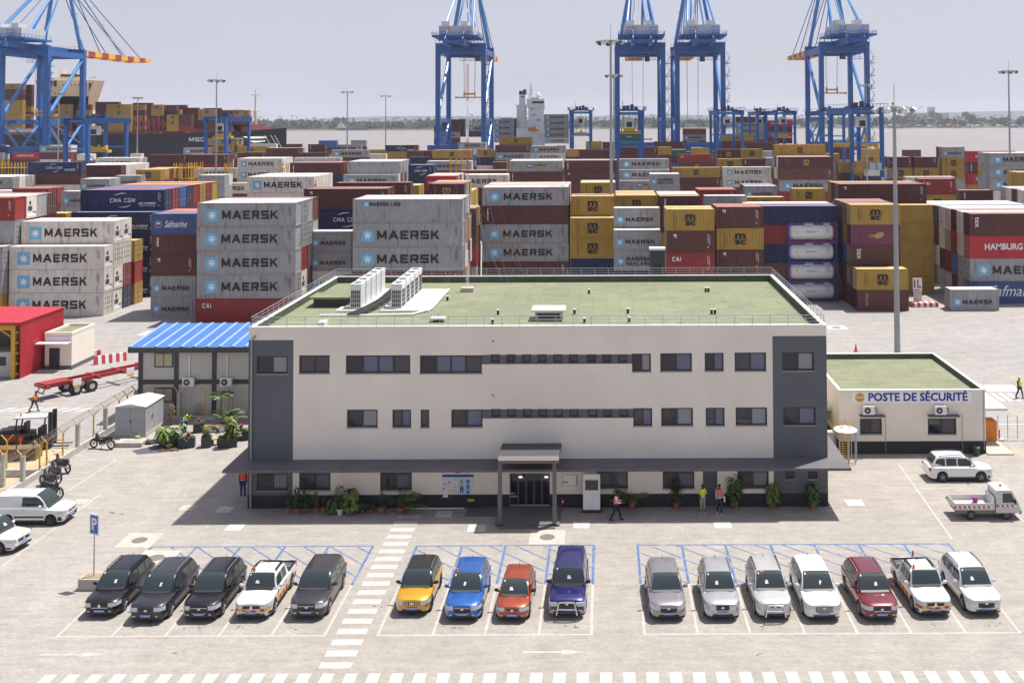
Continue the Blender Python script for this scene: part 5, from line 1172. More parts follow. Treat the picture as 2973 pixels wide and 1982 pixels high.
# ---------------------------------------------------------------- yard gantry cranes (rubber tyred)
def rtg(pxl, pxr, D1, ztop, label, span=23.5, spz=None, dark=False, load=None, cab=.35, reel=None, num=None):
    x0, x1 = at(pxl, 400, D1).x, at(pxr, 400, D1).x
    t = thing('gantry_crane', label, 'crane', ((x0+x1)/2, D1, 0), 0, 'rubber tyred gantry cranes over the container rows'); h = (x1-x0)/2; ZT = ztop
    for sx in (-1, 1):
        for y in (0, span): MB().box(sx*h-.42, sx*h+.42, y-.65, y+.65, 1.6, ZT-1.7).build('leg', CB, t)
    g = MB()
    for sx in (-1, 1): g.box(sx*h-.5, sx*h+.5, -2.2, span+2.2, ZT-1.69, ZT-.2)
    build_each(g, 'girder', CB, t)
    s_ = MB()
    for y in (0, span): s_.box(-h+.42, h-.42, y-.3, y+.3, ZT-9.0, ZT-8.6); s_.box(-h-1.5, h+1.5, y-.5, y+.5, 1.0, 1.59); s_.box(-h+.5, h-.5, y-.25, y+.25, ZT-1.3, ZT-.6)
    build_each(s_, 'sill_beam', CBL, t)
    w = MB()
    for y in (0, span):
        for x in (-h-1, -h+1, h-1, h+1): w.cyl((x, y-.3, .75), .75, .6, 14, 'y')
    build_each(w, 'wheel', sm('tyre', (0.02,0.02,0.02), .8), t)
    k = MB(); k.box(-h-1.0, h+1.0, -2.3, span+2.3, ZT-.19, ZT-.07)
    for sx in (-1, 1):
        k.box(sx*(h+1.0)-.04, sx*(h+1.0)+.04, -2.3, span+2.3, ZT+.82, ZT+.9)
        for j in range(9): y = -2.3+j*(span+4.6)/8; k.box(sx*(h+1)-.05, sx*(h+1)+.05, y, y+.1, ZT-.06, ZT+.9)
    for j in range(6): x = -h-1+j*(2*h+2)/5; k.box(x-.05, x+.05, -2.3, -2.2, ZT-.06, ZT+.9)
    k.box(-h-1, h+1, -2.3, -2.22, ZT+.82, ZT+.9); k.build('walkway', CB, t)
    yT = span*cab; tr = MB(); tr.box(-h+.6, h-.6, yT-2, yT+3, ZT+.0, ZT+.35)
    for x, y, a in ((-1.5,0,.9),(.8,1,1.3),(1.9,-1,.7),(-.4,2,1.0)): tr.box(x-.5, x+.5, yT+y-.4, yT+y+.4, ZT+.36, ZT+.36+a)
    tr.tube((-1.9,yT-1,ZT+.3),(-1.9,yT-1,ZT+2.6),.09,5); tr.build('trolley', CDK, t)
    c = MB(); c.mat(0).box(-1.3, 1.1, yT-3.2, yT-.9, ZT-5.0, ZT-2.3); c.mat(1).box(-.9, .7, yT-3.23, yT-3.2, ZT-4.8, ZT-3.3); c.mat(0).box(-.1, .1, yT-2.2, yT-2.0, ZT-2.3, ZT); c.build('cab', [WHITE, GL1], t)
    # stair on the right near leg
    q = MB(); x = h+.42
    for j in range(2): z = 3+j*6; q.bar((x+.2,-.5,z),(x+3.4,-.5,z+3.2),.5,.15); q.bar((x+3.4,-.5,z+3.2),(x+.2,-.5,z+6.2),.5,.15); q.box(x+2.8, x+4, -1, 0, z+3.1, z+3.25); q.tube((x+.2,-.8,z+1),(x+3.4,-.8,z+4.2),.04,4)
    q.build('stairway', CB, t)
    if spz:
        s2 = MB(); y = yT; s2.box(-3.0, 3.0, y-.4, y+.4, spz, spz+.6)
        for sx in (-1, 1): s2.box(sx*3-.25, sx*3+.25, y-1.2, y+1.2, spz-.15, spz+.7)
        s2.box(-1.7, 1.7, y-1.1, y+1.1, spz+.61, spz+1.5); s2.box(-.35,.35,y-.3,y+.3,spz+1.5,spz+2.2)
        for sx in (-1, 1): s2.box(sx*2.2-.15, sx*2.2+.15, y-.8, y+.8, spz+.61, spz+2.0)
        s2.build('spreader', SPY, t); r_ = MB()
        for sx in (-1, 1):
            for sy in (-.7, .7): r_.tube((sx*1.6, y+sy, spz+1.5), (sx*1.8, y+sy, ZT), .05, 4)
        build_each(r_, 'hoist_rope', CABLE, t)
    if reel:
        x, y, z = reel; m = MB(); Rr = 2.15
        for j in range(34):
            a = 2*math.pi*j/34; m.bar((x+.35*math.cos(a),y,z+.35*math.sin(a)),(x+Rr*math.cos(a),y,z+Rr*math.sin(a)),.12,.12,(0,1,0)) 
        for rr in (.9, 1.6):
            m.path([(x+rr*math.cos(2*math.pi*j/24),y,z+rr*math.sin(2*math.pi*j/24)) for j in range(25)], .05, 4)
        m.cyl((x,y-.25,z), .5, .5, 14, 'y'); m.build('cable_reel', sm('reel_ochre', (0.42,0.24,0.06)), t)
        m = MB(); m.box(x+2.3, x+6.5, y-.2, y+1.2, z-.6, z-.45); m.box(x+2.6, x+4.2, y, y+1.1, z-.44, z+1.1); m.box(x+4.5, x+5.6, y, y+1.1, z-.44, z+1.3); m.build('power_pack', sm('pack_grey', (0.42,0.45,0.5)), t)
    if num: q = MB(); q.mat(0).box(h-.4, h+.4, -.672, -.66, 9.0, 9.9); q.mi = 1; put_text(q, num, h-.33, 9.15, w=.66, h=.6, y=-.68, bold=.02); q.build('number_plate', [WHITE, DARK], t)
    return t
rtg(191, 255, 294, 25.6, 'blue yard gantry crane in front of the black ship, leftmost of them', spz=15.5, cab=.55)
rtg(598, 655, 361, 26, 'blue yard gantry crane under the bow of the black ship', spz=18.5, cab=.3)
rtg(1657, 1714, 368, 28, 'small blue gantry crane right of the white star-emblem ship containers', spz=18.5, cab=.3)
rtg(1795, 1865, 283, 27.2, 'blue gantry crane behind the tall floodlight mast, holding a green container', spz=20.6, cab=.45)
rtg(2083.6, 2155, 358, 27.6, 'blue gantry crane in front of the second quay crane from the right', cab=.4)
rtg(2253, 2308, 395, 27.6, 'small hazy blue gantry crane between the two right hand quay cranes', spz=17, cab=.3)
rtg(2383, 2450, 362, 27.2, 'blue gantry crane half hidden behind the one with the cable reel', cab=.3)
rtg(2473, 2560, 258, 27.4, 'nearest blue gantry crane with round ochre cable reel', cab=.3, reel=(at(2494,486,257).x-(at(2473,400,258).x+at(2560,400,258).x)/2, -1.2, 12.4), num='06')
rtg(2200, 2222, 420, 27.5, 'narrow distant gantry crane left of the small hazy one', cab=.3)
# yellow boom of a reach stacker between the gantry crane legs
t = thing('reach_stacker_beam', 'orange yellow lifting beam between the legs of the right gantry cranes', 'lifting beam', (at(2480,420,300).x, 300, 0))
z = at(2480,421,300).z; MB().box(-6.3,6.6,-.5,.5,z-.5,z+.5).box(-6.6,-6.2,-1.1,1.1,z-.7,z+.7).box(6.3,6.8,-1.1,1.1,z-1.1,z+.7).box(-2,-1.3,-.6,.6,z+.5,z+2.3).box(2.8,3.5,-.6,.6,z+.5,z+2.3).build('beam', SPY, t)
m_ = MB(); put_text(m_, 'KONECRANES', -5.6, z-.22, w=2.6, y=-.52); put_text(m_, 'KONECRANES', 3.6, z-.22, w=2.2, y=-.52); m_.build('lettering', DARK, t)
MB().tube((-1.6,0,z+2.3),(-1.6,0,26),.06,4).tube((3.1,0,z+2.3),(3.1,0,26),.06,4).build('hoist_rope', CABLE, t)
# green container held by the crane
x = (at(1795,400,283).x+at(1865,400,283).x)/2
o = make_container(dict(x=x-3.0,y=283+23.5*.45-1.2,z=18.0,L=6.06,H=2.55,k='G',side=1,front=True,flag=False,door=False)); tag(o, 'dark green container hanging from the crane behind the tall mast', 'container', 'containers hanging from cranes')
mb = MB(); put_text(mb, 'CAPITAL', 2.0, 1.55, w=1.9, y=-.008, bold=.02); mb.build('lettering', MWHT, o)
# yellow container and spreader under the left quay crane
xx = at(48, 345, 452).x
# ---------------------------------------------------------------- container ship on the left
SH = thing('container_ship', 'very large black hulled container ship with cream bridge on the left', 'ship', (0,0,0))
HULL = pm('hull_black', (0.012,0.014,0.022), .45, .2, .05); DECK = sm('deck_oxide', (0.20,0.04,0.04)); CRM = pm('bridge_cream', (0.85,0.72,0.45), .6, .05, .1)
YS = 482.0; YE = 526.0
def sx_(px, y=YS): return at(px, 400, y).x
bx_ = at(800, 385, 500).x
hull = []
xs_ = [-470, -460, -300, bx_-70, bx_-40, bx_-22, bx_-10, bx_-2, bx_+4]
hw_ = [16, 21, 22, 22, 20, 15, 9, 4, .4]; zt = [18.4,18.4,18.4,18.4,18.6,19.2,19.9,20.4,20.8]
xc_shift = [0,0,0,0,-3,-8,-14,-20,-25]
for x, w, z, k in zip(xs_, hw_, zt, xc_shift):
    yc = (YS+YE)/2; bw = w*.85 if w > 18 else w*.35; xo = x if w > 18 else x+k*.35
    hull.append([(xo,yc-bw,-3),(x,yc-w,6),(x,yc-w,z),(x,yc+w,z),(x,yc+w,6),(xo,yc+bw,-3)])
MB().loft(hull).build('hull', HULL, SH)
mb = MB(); mb.loft([[(a[0],a[1]*.999+.5,a[2]+.02) for a in (r[2], r[3])]+[(r[3][0],r[3][1]-.5,r[3][2]+1.2),(r[2][0],r[2][1]+.5,r[2][2]+1.2)] for r in hull[1:-1]]); mb.build('deck', DECK, SH)
mb = MB(); stroke_text(mb, 'MSC', at(549,420,YS).x, 14.9, 7.4, 1.9, YS-.15, .2); mb.build('lettering', MWHT, SH)
mb = MB()
for k, (a, b_, zz) in enumerate(((735,800,17.0),(748,796,15.2),(758,790,13.4))):
    xa, xb = at(a,400,500).x, at(b_,400,500).x; mb.add([(xa,YS+3.5,zz),(xb-3,YS+14,zz),(xb-3,YS+14,zz-.9),(xa+3,YS+3.5,zz-.9)], [(0,3,2,1)])
mb.build('bow_stripe', MWHT, SH)
# superstructure: wide cream bridge block
by0 = 500; x0b, x1b = at(128,250,by0).x, at(257,250,by0).x
mb = MB(); zb = at(200,330,by0).z; 
mb.add([(x0b,by0,17.5),(x1b,by0,17.5),(x1b,by0,at(250,280,by0).z),(x0b,by0,at(250,280,by0).z)], [(0,1,2,3)])
z2_ = at(200,234,by0).z; z3_ = at(200,290,by0).z
mb.loft([[(x0b,by0,17.5),(x1b,by0,17.5),(x1b,by0,z3_),(at(275,260,by0).x,by0,z2_),(at(100,260,by0).x,by0,z2_),(x0b,by0,z3_)], [(x0b,by0+10,17.5),(x1b,by0+10,17.5),(x1b,by0+10,z3_),(at(275,260,by0).x,by0+10,z2_),(at(100,260,by0).x,by0+10,z2_),(x0b,by0+10,z3_)]])
br_ = mb.build('bridge', CRM, SH)
m2 = MB()
for (a, b_, c, d) in ((242,252,241,272),(146,153,234,250),(156,165,234,252)): m2.box(at(a,c,by0).x, at(b_,c,by0).x, by0-.1, by0-.05, at(a,d,by0).z, at(a,c,by0).z)
for k in range(6): m2.box(at(183+k*11,248,by0).x, at(186+k*11,248,by0).x, by0-.1, by0-.05, at(183,249,by0).z, at(183,245,by0).z)
m2.add([(at(258,240,by0).x,by0-.07,z2_-1.4),(at(268,240,by0).x,by0-.07,z2_-1.4),(at(258,262,by0).x,by0-.07,z2_-5.5)], [(0,2,1)])
m2.build('window', sm('ship_window', (0.05,0.05,0.06)), br_)
m2 = MB(); za = at(180,214,by0).z; m2.box(at(142,225,by0).x, at(226,225,by0).x, by0+1, by0+9, z2_+.01, z2_+1.3); m2.box(at(170,225,by0).x, at(222,225,by0).x, by0+2, by0+8, z2_+1.31, z2_+3.4); m2.build('wheelhouse', CRM, br_)
m2 = MB(); m2.box(at(170,225,by0).x-.1, at(222,225,by0).x+.1, by0+1.9, by0+8.1, z2_+1.9, z2_+2.9); m2.build('window', GL1, br_)
m2 = MB(); zm = at(170,197,by0).z
for px in (158,166,173,224): m2.tube((at(px,210,by0).x,by0+5,z2_+1),(at(px,210,by0).x,by0+5,zm-(px == 224)*3),.25,5)
m2.box(at(152,210,by0).x, at(178,210,by0).x, by0+4.6, by0+5.4, zm-3, zm-2.5); m2.box(at(150,210,by0).x, at(176,210,by0).x, by0+4.6, by0+5.4, zm-5.5, zm-5.1); m2.box(at(253,228,by0).x, at(273,228,by0).x, by0+2, by0+2.4, z2_+1.2, z2_+1.7); m2.build('mast', CRM, br_)
# mast on the foredeck
mb = MB(); q = at(742, 262, 504); mb.tube((q.x,504,17),(q.x,504,q.z),.75,8,.35); mb.box(q.x-2.2,q.x+2.2,503.4,504.6,q.z-2.4,q.z-2.1); mb.box(q.x-1.8,q.x+1.8,503.4,504.6,at(742,325,504).z,at(742,325,504).z+.3); mb.tube((q.x,504,q.z-8),(q.x-4,504,18),.1,4); mb.build('foremast', CRM, SH)
mb = MB(); 
for k in range(7): y_ = YS+1; xa = at(385+k*14,400,y_).x; mb.box(xa,xa+.9,y_,y_+.8,18.5,25+(k%3)); 
mb.box(at(385,400,YS).x, at(660,400,YS).x, YS+1, YS+1.5, 19.9, 20.6); mb.box(at(660,380,500).x, at(740,380,500).x, 492, 512, 19, 22.6); mb.build('lashing_bridge', DECK, SH)
mb = MB()
for px in (769,786,797): a = at(px,393,497); b_ = at(px+60,440,470); mb.tube(a,(b_.x,472,.5),.10,4)
mb.build('mooring_rope', sm('rope', (0.6,0.6,0.55)), SH)
# containers stowed on the ship: each bay is a stack
SR = []
def ship_stack(px0, px1, ytop, y, cols_, pitch=2.6, base=19.6, grp='containers stowed on the black ship', place=''):
    x0, x1 = at(px0, ytop, y).x, at(px1, ytop, y).x; zt_ = at(px0, ytop, y).z
    for li, k in enumerate(cols_):   # top -> bottom
        z = zt_-(li+1)*pitch
        if z < base-1.5: break
        SR.append((x0, x1, y, z, pitch, k, grp, place, li))
P1 = 'the leftmost block on the black ship'
ship_stack(-60, 0, 243, 486, 'ybbyyyyy', place='block at the left picture edge'); ship_stack(0, 67, 243, 486, 'ybbyyyyy', place='block left of the crane legs'); ship_stack(70, 92, 246, 492, 'bbbbybyb', place='narrow block between the crane legs')
ship_stack(146, 183, 303, 486, 'yyyyrb', place='first block right of the thick crane leg'); ship_stack(184, 205, 303, 486, 'yyybb', place='second block right of the thick crane leg')
ship_stack(222, 262, 304, 490, 'bybyb', place='block under the cream bridge'); ship_stack(277, 345, 296, 500, 'bbbbb', place='long high block right of the cream bridge')
ship_stack(309, 380, 303, 484, 'yyyyybr', place='tall yellow block right of the cream bridge'); ship_stack(381, 420, 304, 488, 'ybyrybb', place='block right of the tall yellow one'); ship_stack(385, 440, 299, 503, 'bbbbb', place='high brown block behind the lamp mast')
ship_stack(439, 472, 304, 486, 'yybrNb', place='block left of mid ship'); ship_stack(473, 512, 306, 488, 'bNbybr', place='block with a navy container'); ship_stack(480, 540, 305, 503, 'bbobb', place='far side block amidships')
ship_stack(484, 519, 333, 482.5, 'yyyb', place='low yellow block with tan logos near the bow'); ship_stack(490, 524, 318, 489, 'ybbr', place='block behind the low yellow one'); ship_stack(520, 556, 333, 482.5, 'bbrb', place='low brown block near the bow')
ship_stack(525, 575, 313, 500, 'bbbbb', place='brown block toward the bow'); ship_stack(575, 625, 317, 488, 'yybb', place='yellow block above the bow gantry crane'); ship_stack(590, 640, 314, 503, 'bybb', place='rear block toward the bow')
ship_stack(626, 675, 320, 490, 'bbby', place='next to last block before the bow'); ship_stack(676, 702, 319, 492, 'yyob', place='last yellow block before the foremast'); ship_stack(703, 724, 320, 492, 'ybo', place='bow end block')
# ---------------------------------------------------------------- feeder ship in the centre
FS = thing('feeder_ship', 'white container ship tower and low hull seen between the cranes in the middle', 'ship', (0,0,0))
YF = 500.0; SWH = pm('ship_white', (0.70,0.70,0.71), .5, .04, .2, dirt=.2, dcol=(0.45,0.36,0.3)); fx = lambda px: at(px, 350, YF).x; fz = lambda py: at(1757, py, YF).z
MB().loft([[(x,YF-3+o_,-3),(x,YF-12+o_,9),(x,YF+14-o_,9),(x,YF+6-o_,-3)] for x, o_ in ((fx(1200),8),(fx(1250),0),(fx(2320),0),(fx(2390),12))]).build('hull', sm('hull_navy', (0.02,0.03,0.06)), FS)
tb = MB(); tb.box(fx(1500), fx(1582), YF-3, YF+8, 9, fz(372)); tb.box(fx(1535), fx(1580), YF-2, YF+7, fz(372), fz(312)); tb.box(fx(1531), fx(1582), YF-2.5, YF+7.5, fz(312), fz(287)); tb.box(fx(1508), fx(1526), YF-1, YF+6, fz(372), fz(264)); tb.box(fx(1498), fx(1545), YF-2, YF+6, fz(308), fz(304))
tb.box(fx(1542), fx(1566), YF-2.6, YF+6, fz(287), fz(283)); tb.box(fx(1500), fx(1508), YF, YF+1, fz(372), fz(304)); tb.box(fx(1500), fx(1536), YF-2, YF+7, fz(352), fz(349)); tb.box(fx(1500), fx(1536), YF-2, YF+7, fz(332), fz(329)); tw = tb.build('tower', SWH, FS)
MB().box(fx(1508)-.1, fx(1518), YF-1.1, YF+6.1, fz(274), fz(264)+.1).box(fx(1519), fx(1527), YF-1.1, YF+5, fz(274), fz(264)+.8).build('funnel', CDK, tw)
w_ = MB(); w_.box(fx(1546), fx(1580), YF-2.62, YF-2.5, fz(300), fz(294))
for px, py in ((1545,332),(1553,332),(1545,314)): w_.box(fx(px), fx(px+3), YF-2.6, YF-2.0, fz(py+3), fz(py))
w_.build('window', GL1, tw)
m2 = MB(); x_ = fx(1542); m2.tube((x_,YF,fz(287)),(x_,YF,fz(240)),.5,6,.2); m2.box(x_-1.6,x_+1.6,YF-.3,YF+.3,fz(262),fz(260.5)); m2.box(x_-1.1,x_+1.1,YF-.3,YF+.3,fz(252),fz(251)); m2.tube((x_-1.5,YF,fz(285)),(x_,YF,fz(262)),.15,4); m2.tube((x_+1.5,YF,fz(285)),(x_,YF,fz(262)),.15,4); m2.build('mast', SWH, tw)
m2 = MB(); m2.sphere((fx(1562),YF,fz(276)),1.2,10); m2.sphere((fx(1570),YF,fz(280)),.7,8); m2.tube((fx(1562),YF,fz(287)),(fx(1562),YF,fz(278)),.3,6); m2.build('radome', SWH, tw)
m2 = MB(); m2.sphere((fx(1550),YF-4.5,fz(374)),1,12,2.7,1.2,1.15); m2.build('lifeboat', sm('lifeboat_orange', (0.55,0.17,0.06)), FS)
m2 = MB(); 
for k in range(3): a, b_ = fx(1503+k*12), fx(1515+k*12); m2.tube((a,YF-2.2,fz(349-20*(k%2))),(b_,YF-2.2,fz(329-20*(k%2)+20)),.2,5)
for k in range(9): m2.box(fx(1565+k*1.6), fx(1565+k*1.6)+.12, YF-3.2, YF-3.0, fz(408), fz(385))
m2.box(fx(1563), fx(1580), YF-3.2, YF-3, fz(396), fz(394)); m2.build('ladder', SWH, FS)
m2 = MB(); m2.add([(fx(1512),YF-1.05,fz(283)),(fx(1521),YF-1.05,fz(283)),(fx(1524),YF-1.05,fz(279)),(fx(1515),YF-1.05,fz(279))], [(0,1,2,3)]); m2.add([(fx(1558),YF-3.02,fz(350)),(fx(1568),YF-3.02,fz(350)),(fx(1571),YF-3.02,fz(346)),(fx(1561),YF-3.02,fz(346))], [(0,1,2,3)]); m2.build('emblem', sm('emblem_navy', (0.03,0.08,0.25)), FS)
g2 = 'containers stowed on the feeder ship'
ship_stack(1580, 1651, 332, 498, 'gggggw'[:4]+'w', 2.83, 9, g2, 'tower of grey boxes right of the white bridge'); ship_stack(1435, 1492, 346, 496, 'gggg', 2.8, 9, g2, 'pile right of the second crane leg'); ship_stack(1452, 1500, 344, 503, 'bbNb', 2.8, 9, g2, 'rear pile left of the white bridge')
ship_stack(1283, 1351, 347, 496, 'bbb', 2.8, 9, g2, 'pile behind the left crane legs'); ship_stack(1260, 1335, 365, 490, 'bgb', 3.0, 9, g2, 'pile at the foot of the crane left leg'); ship_stack(1358, 1430, 364, 494, 'gb', 2.8, 9, g2, 'pile between the crane legs')
ship_stack(2137, 2219, 339, 496, 'bgggr', 2.75, 9, g2, 'pile left of the small hazy gantry crane'); ship_stack(2226, 2300, 350, 498, 'hbhb', 2.8, 9, g2, 'pile behind the small hazy gantry crane'); ship_stack(1983, 2050, 374, 492, 'rgb', 2.8, 9, g2, 'pile right of the number plate legs')
SR.sort(key=lambda r: r[2])
lvn = ['top','second','third','fourth','fifth','sixth','seventh','eighth']
budget = 300-len(keep)-2; cnt = 0; leftover = MB(); lm_ = []
vis = []
for r in SR:
    # visible if not covered by a nearer, higher stack (rough)
    cov = any(q[2] < r[2]-.5 and q[0] <= (r[0]+r[1])/2 <= q[1] and q[3] <= r[3] < q[3]+q[4]*6 and q[3]+q[4] > r[3]+r[4] for q in SR)
    vis.append(not cov)
for r, v in sorted(zip(SR, vis), key=lambda t: (not t[1], 'feeder' not in t[0][6], t[0][8])):
    x0, x1, y, z, hc, k, grp, place, li = r
    if v and cnt < budget:
        rec = dict(x=x0, y=y, z=z, L=x1-x0, H=hc, k=k, side=1, front=(k in 'gyhw'), flag=False, door=True); o = make_container(rec); cnt += 1
        tag(o, '%s %s, %s level, %s' % ({'y':'yellow','b':'brown','o':'pale brown','r':'red','N':'navy','g':'grey','w':'white','h':'crimson'}[k], 'container', lvn[li], place), 'container', grp)
    else:
        if CM[k] not in lm_: lm_.append(CM[k])
        leftover.mi = lm_.index(CM[k]); leftover.box(x0, x1, y, y+CW, z+.01, z+hc-.02)
if leftover.v: tag(leftover.build('ship_containers', lm_), 'remaining containers stowed low on the two ships', 'containers', None, 'stuff')
print('ship containers', cnt, len(SR))
# supply vessel on the river
p = gr(1020, 379, -2.2); sv = thing('supply_vessel', 'small grey navy blue supply vessel on the river near the far bank', 'vessel', (p.x, p.y, -2.2)); s1 = p.y/FPX
hx_ = lambda px: (px-1020)*s1
MB().loft([[(hx_(979),-1,0),(hx_(979),-4,4),(hx_(979),4,4),(hx_(979),1,0)],[(hx_(985),-7,0),(hx_(984),-7,6),(hx_(984),7,6),(hx_(985),7,0)],[(hx_(1010),-8,0),(hx_(1010),-8,5),(hx_(1010),8,5),(hx_(1010),8,0)],[(hx_(1066),-7,0),(hx_(1069),-7,5),(hx_(1069),7,5),(hx_(1066),7,0)]]).build('hull', sm('hull_slate', (0.06,0.07,0.12)), sv)
MB().box(hx_(980),hx_(1002),-6,6,6,9.5).box(hx_(982),hx_(998),-5,5,9.5,14).box(hx_(984),hx_(994),-4,4,14,18).tube((hx_(988),0,18),(hx_(988),0,25),.6,5).box(hx_(986),hx_(990),-1,1,20,21).build('wheelhouse', CHW, sv)
# ---------------------------------------------------------------- floodlight masts
MASTG = pm('mast_galvanised', (0.30,0.31,0.33), .45, .08, .4, metal=.3); LAMPW = sm('lamp_glass', (0.6,0.6,0.6), .2)
def mast(px, pytop, s, label, r0=.28, lamps=8, big=False, zt=None):
    Y = FPX/s; x = at(px, pytop, Y).x; z = at(px, pytop, Y).z
    t = thing('floodlight_mast', label, 'light mast', (x, Y, 0), 0, 'tall floodlight masts')
    MB().tube((0,0,0),(0,0,z-.3),r0,12,r0*.5).build('pole', MASTG, t); h = MB()
    Rr = 1.9 if not big else 2.0
    h.path([(Rr*.75*math.cos(2*math.pi*k/16), Rr*.75*math.sin(2*math.pi*k/16), z) for k in range(17)], .06, 5)
    for k in range(4): a = k*math.pi/2+.3; h.tube((0,0,z+.1),(Rr*.75*math.cos(a), Rr*.75*math.sin(a), z),.05,5)
    h.cyl((0,0,z-.5),.3,.6,10); h.tube((0,0,z),(0,0,z+2.4),.035,5); h.build('lamp_ring', MASTG, t)
    for k in range(lamps):
        a = 2*math.pi*k/lamps+.2; c = Vector((Rr*math.cos(a), Rr*math.sin(a), z-.28)); d = Vector((math.cos(a), math.sin(a), -1.0)).normalized()
        l = MB(); l.mi = 0; l.tube(c-d*.28, c+d*.2, .2, 10, .36); l.mi = 1; l.tube(c+d*.201, c+d*.22, .32, 10); l.build('floodlight', [CDK if not big else MASTG, LAMPW], t)
    return t
t = mast(2596, 312, 28.5, 'nearest floodlight mast behind the security post, red beacon on top', .32, 8, True)
zz = at(2596,312,FPX/28.5).z; MB().cyl((-.15,0,zz+.25),.09,.25,8).build('beacon', MRED, t)
mast(1773, 119, 20.0, 'tallest floodlight mast rising from behind the middle of the roof', .30)
mast(2928, 206, 12.9, 'tall floodlight mast at the right picture edge', .30); mast(629, 232, 11.6, 'floodlight mast in front of the bow of the black ship', .28)
mast(171, 270, 7.9, 'thin floodlight mast beside the left quay crane', .3); mast(400, 283, 6.95, 'thin floodlight mast in front of the black hull', .3); mast(1008.5, 266, 8.0, 'thin floodlight mast in front of the supply vessel', .32)
mast(1120, 278, 6.95, 'thin floodlight mast left of the middle quay crane, against the river', .3); mast(1782, 218, 12.4, 'shorter floodlight mast just behind the tallest one', .26); mast(2514, 246, 9.4, 'floodlight mast against the rightmost quay crane', .3)
# yellow reefer racks (service platforms)
def rack(px, py, s, n, label):
    Y = FPX/s; p = at(px, py, Y); t = thing('service_rack', label, 'access rack', (p.x, Y, 0), 0, 'yellow access racks between container piles'); z = p.z; m = MB()
    for k in range(n):
        x = k*1.5; m.box(x-.09, x+.09, -.09, .09, 0, z); m.box(x-.09, x+.09, 1.3, 1.48, 0, z)
    for zz in [z-1.2, z-1.25-2.6, z-6.5]: m.box(0, (n-1)*1.5, -.1, 1.5, zz-.12, zz)
    m.box(0, (n-1)*1.5, -.06, .0, z-.55, z-.48); m.build('frame', sm('rack_yellow', (0.55,0.32,0.03)), t)
rack(-4, 472, 12.4, 5, 'yellow access rack at the far left between white containers'); rack(505, 474, 11.6, 4, 'yellow access rack right of the yellow containers'); rack(652, 474, 10.9, 2, 'narrow yellow access rack right of the floodlight mast'); rack(816, 474, 10.9, 2, 'narrow yellow access rack right of the white containers')
rack(1307, 461, 11.0, 4, 'yellow access rack beside the lattice mast'); rack(1472, 463, 12.2, 1, 'single yellow access post left of the sign container'); rack(548, 471, 11.3, 3, 'yellow access rack left of the floodlight mast')
# ---------------------------------------------------------------- haze
m, t_, b_ = _new('haze_air'); t_.nodes.remove(b_); vol = t_.nodes.new('ShaderNodeVolumePrincipled'); vol.inputs['Color'].default_value = (0.80,0.84,0.97,1); vol.inputs['Density'].default_value = HAZE_D
vol.inputs['Anisotropy'].default_value = 0.2
t_.links.new(vol.outputs[0], [n for n in t_.nodes if n.type == 'OUTPUT_MATERIAL'][0].inputs['Volume'])
if HAZE_D > 0: tag(MB().box(-9500, 9500, -260, 9600, -5.0, 140).build('haze', m), kind='stuff')
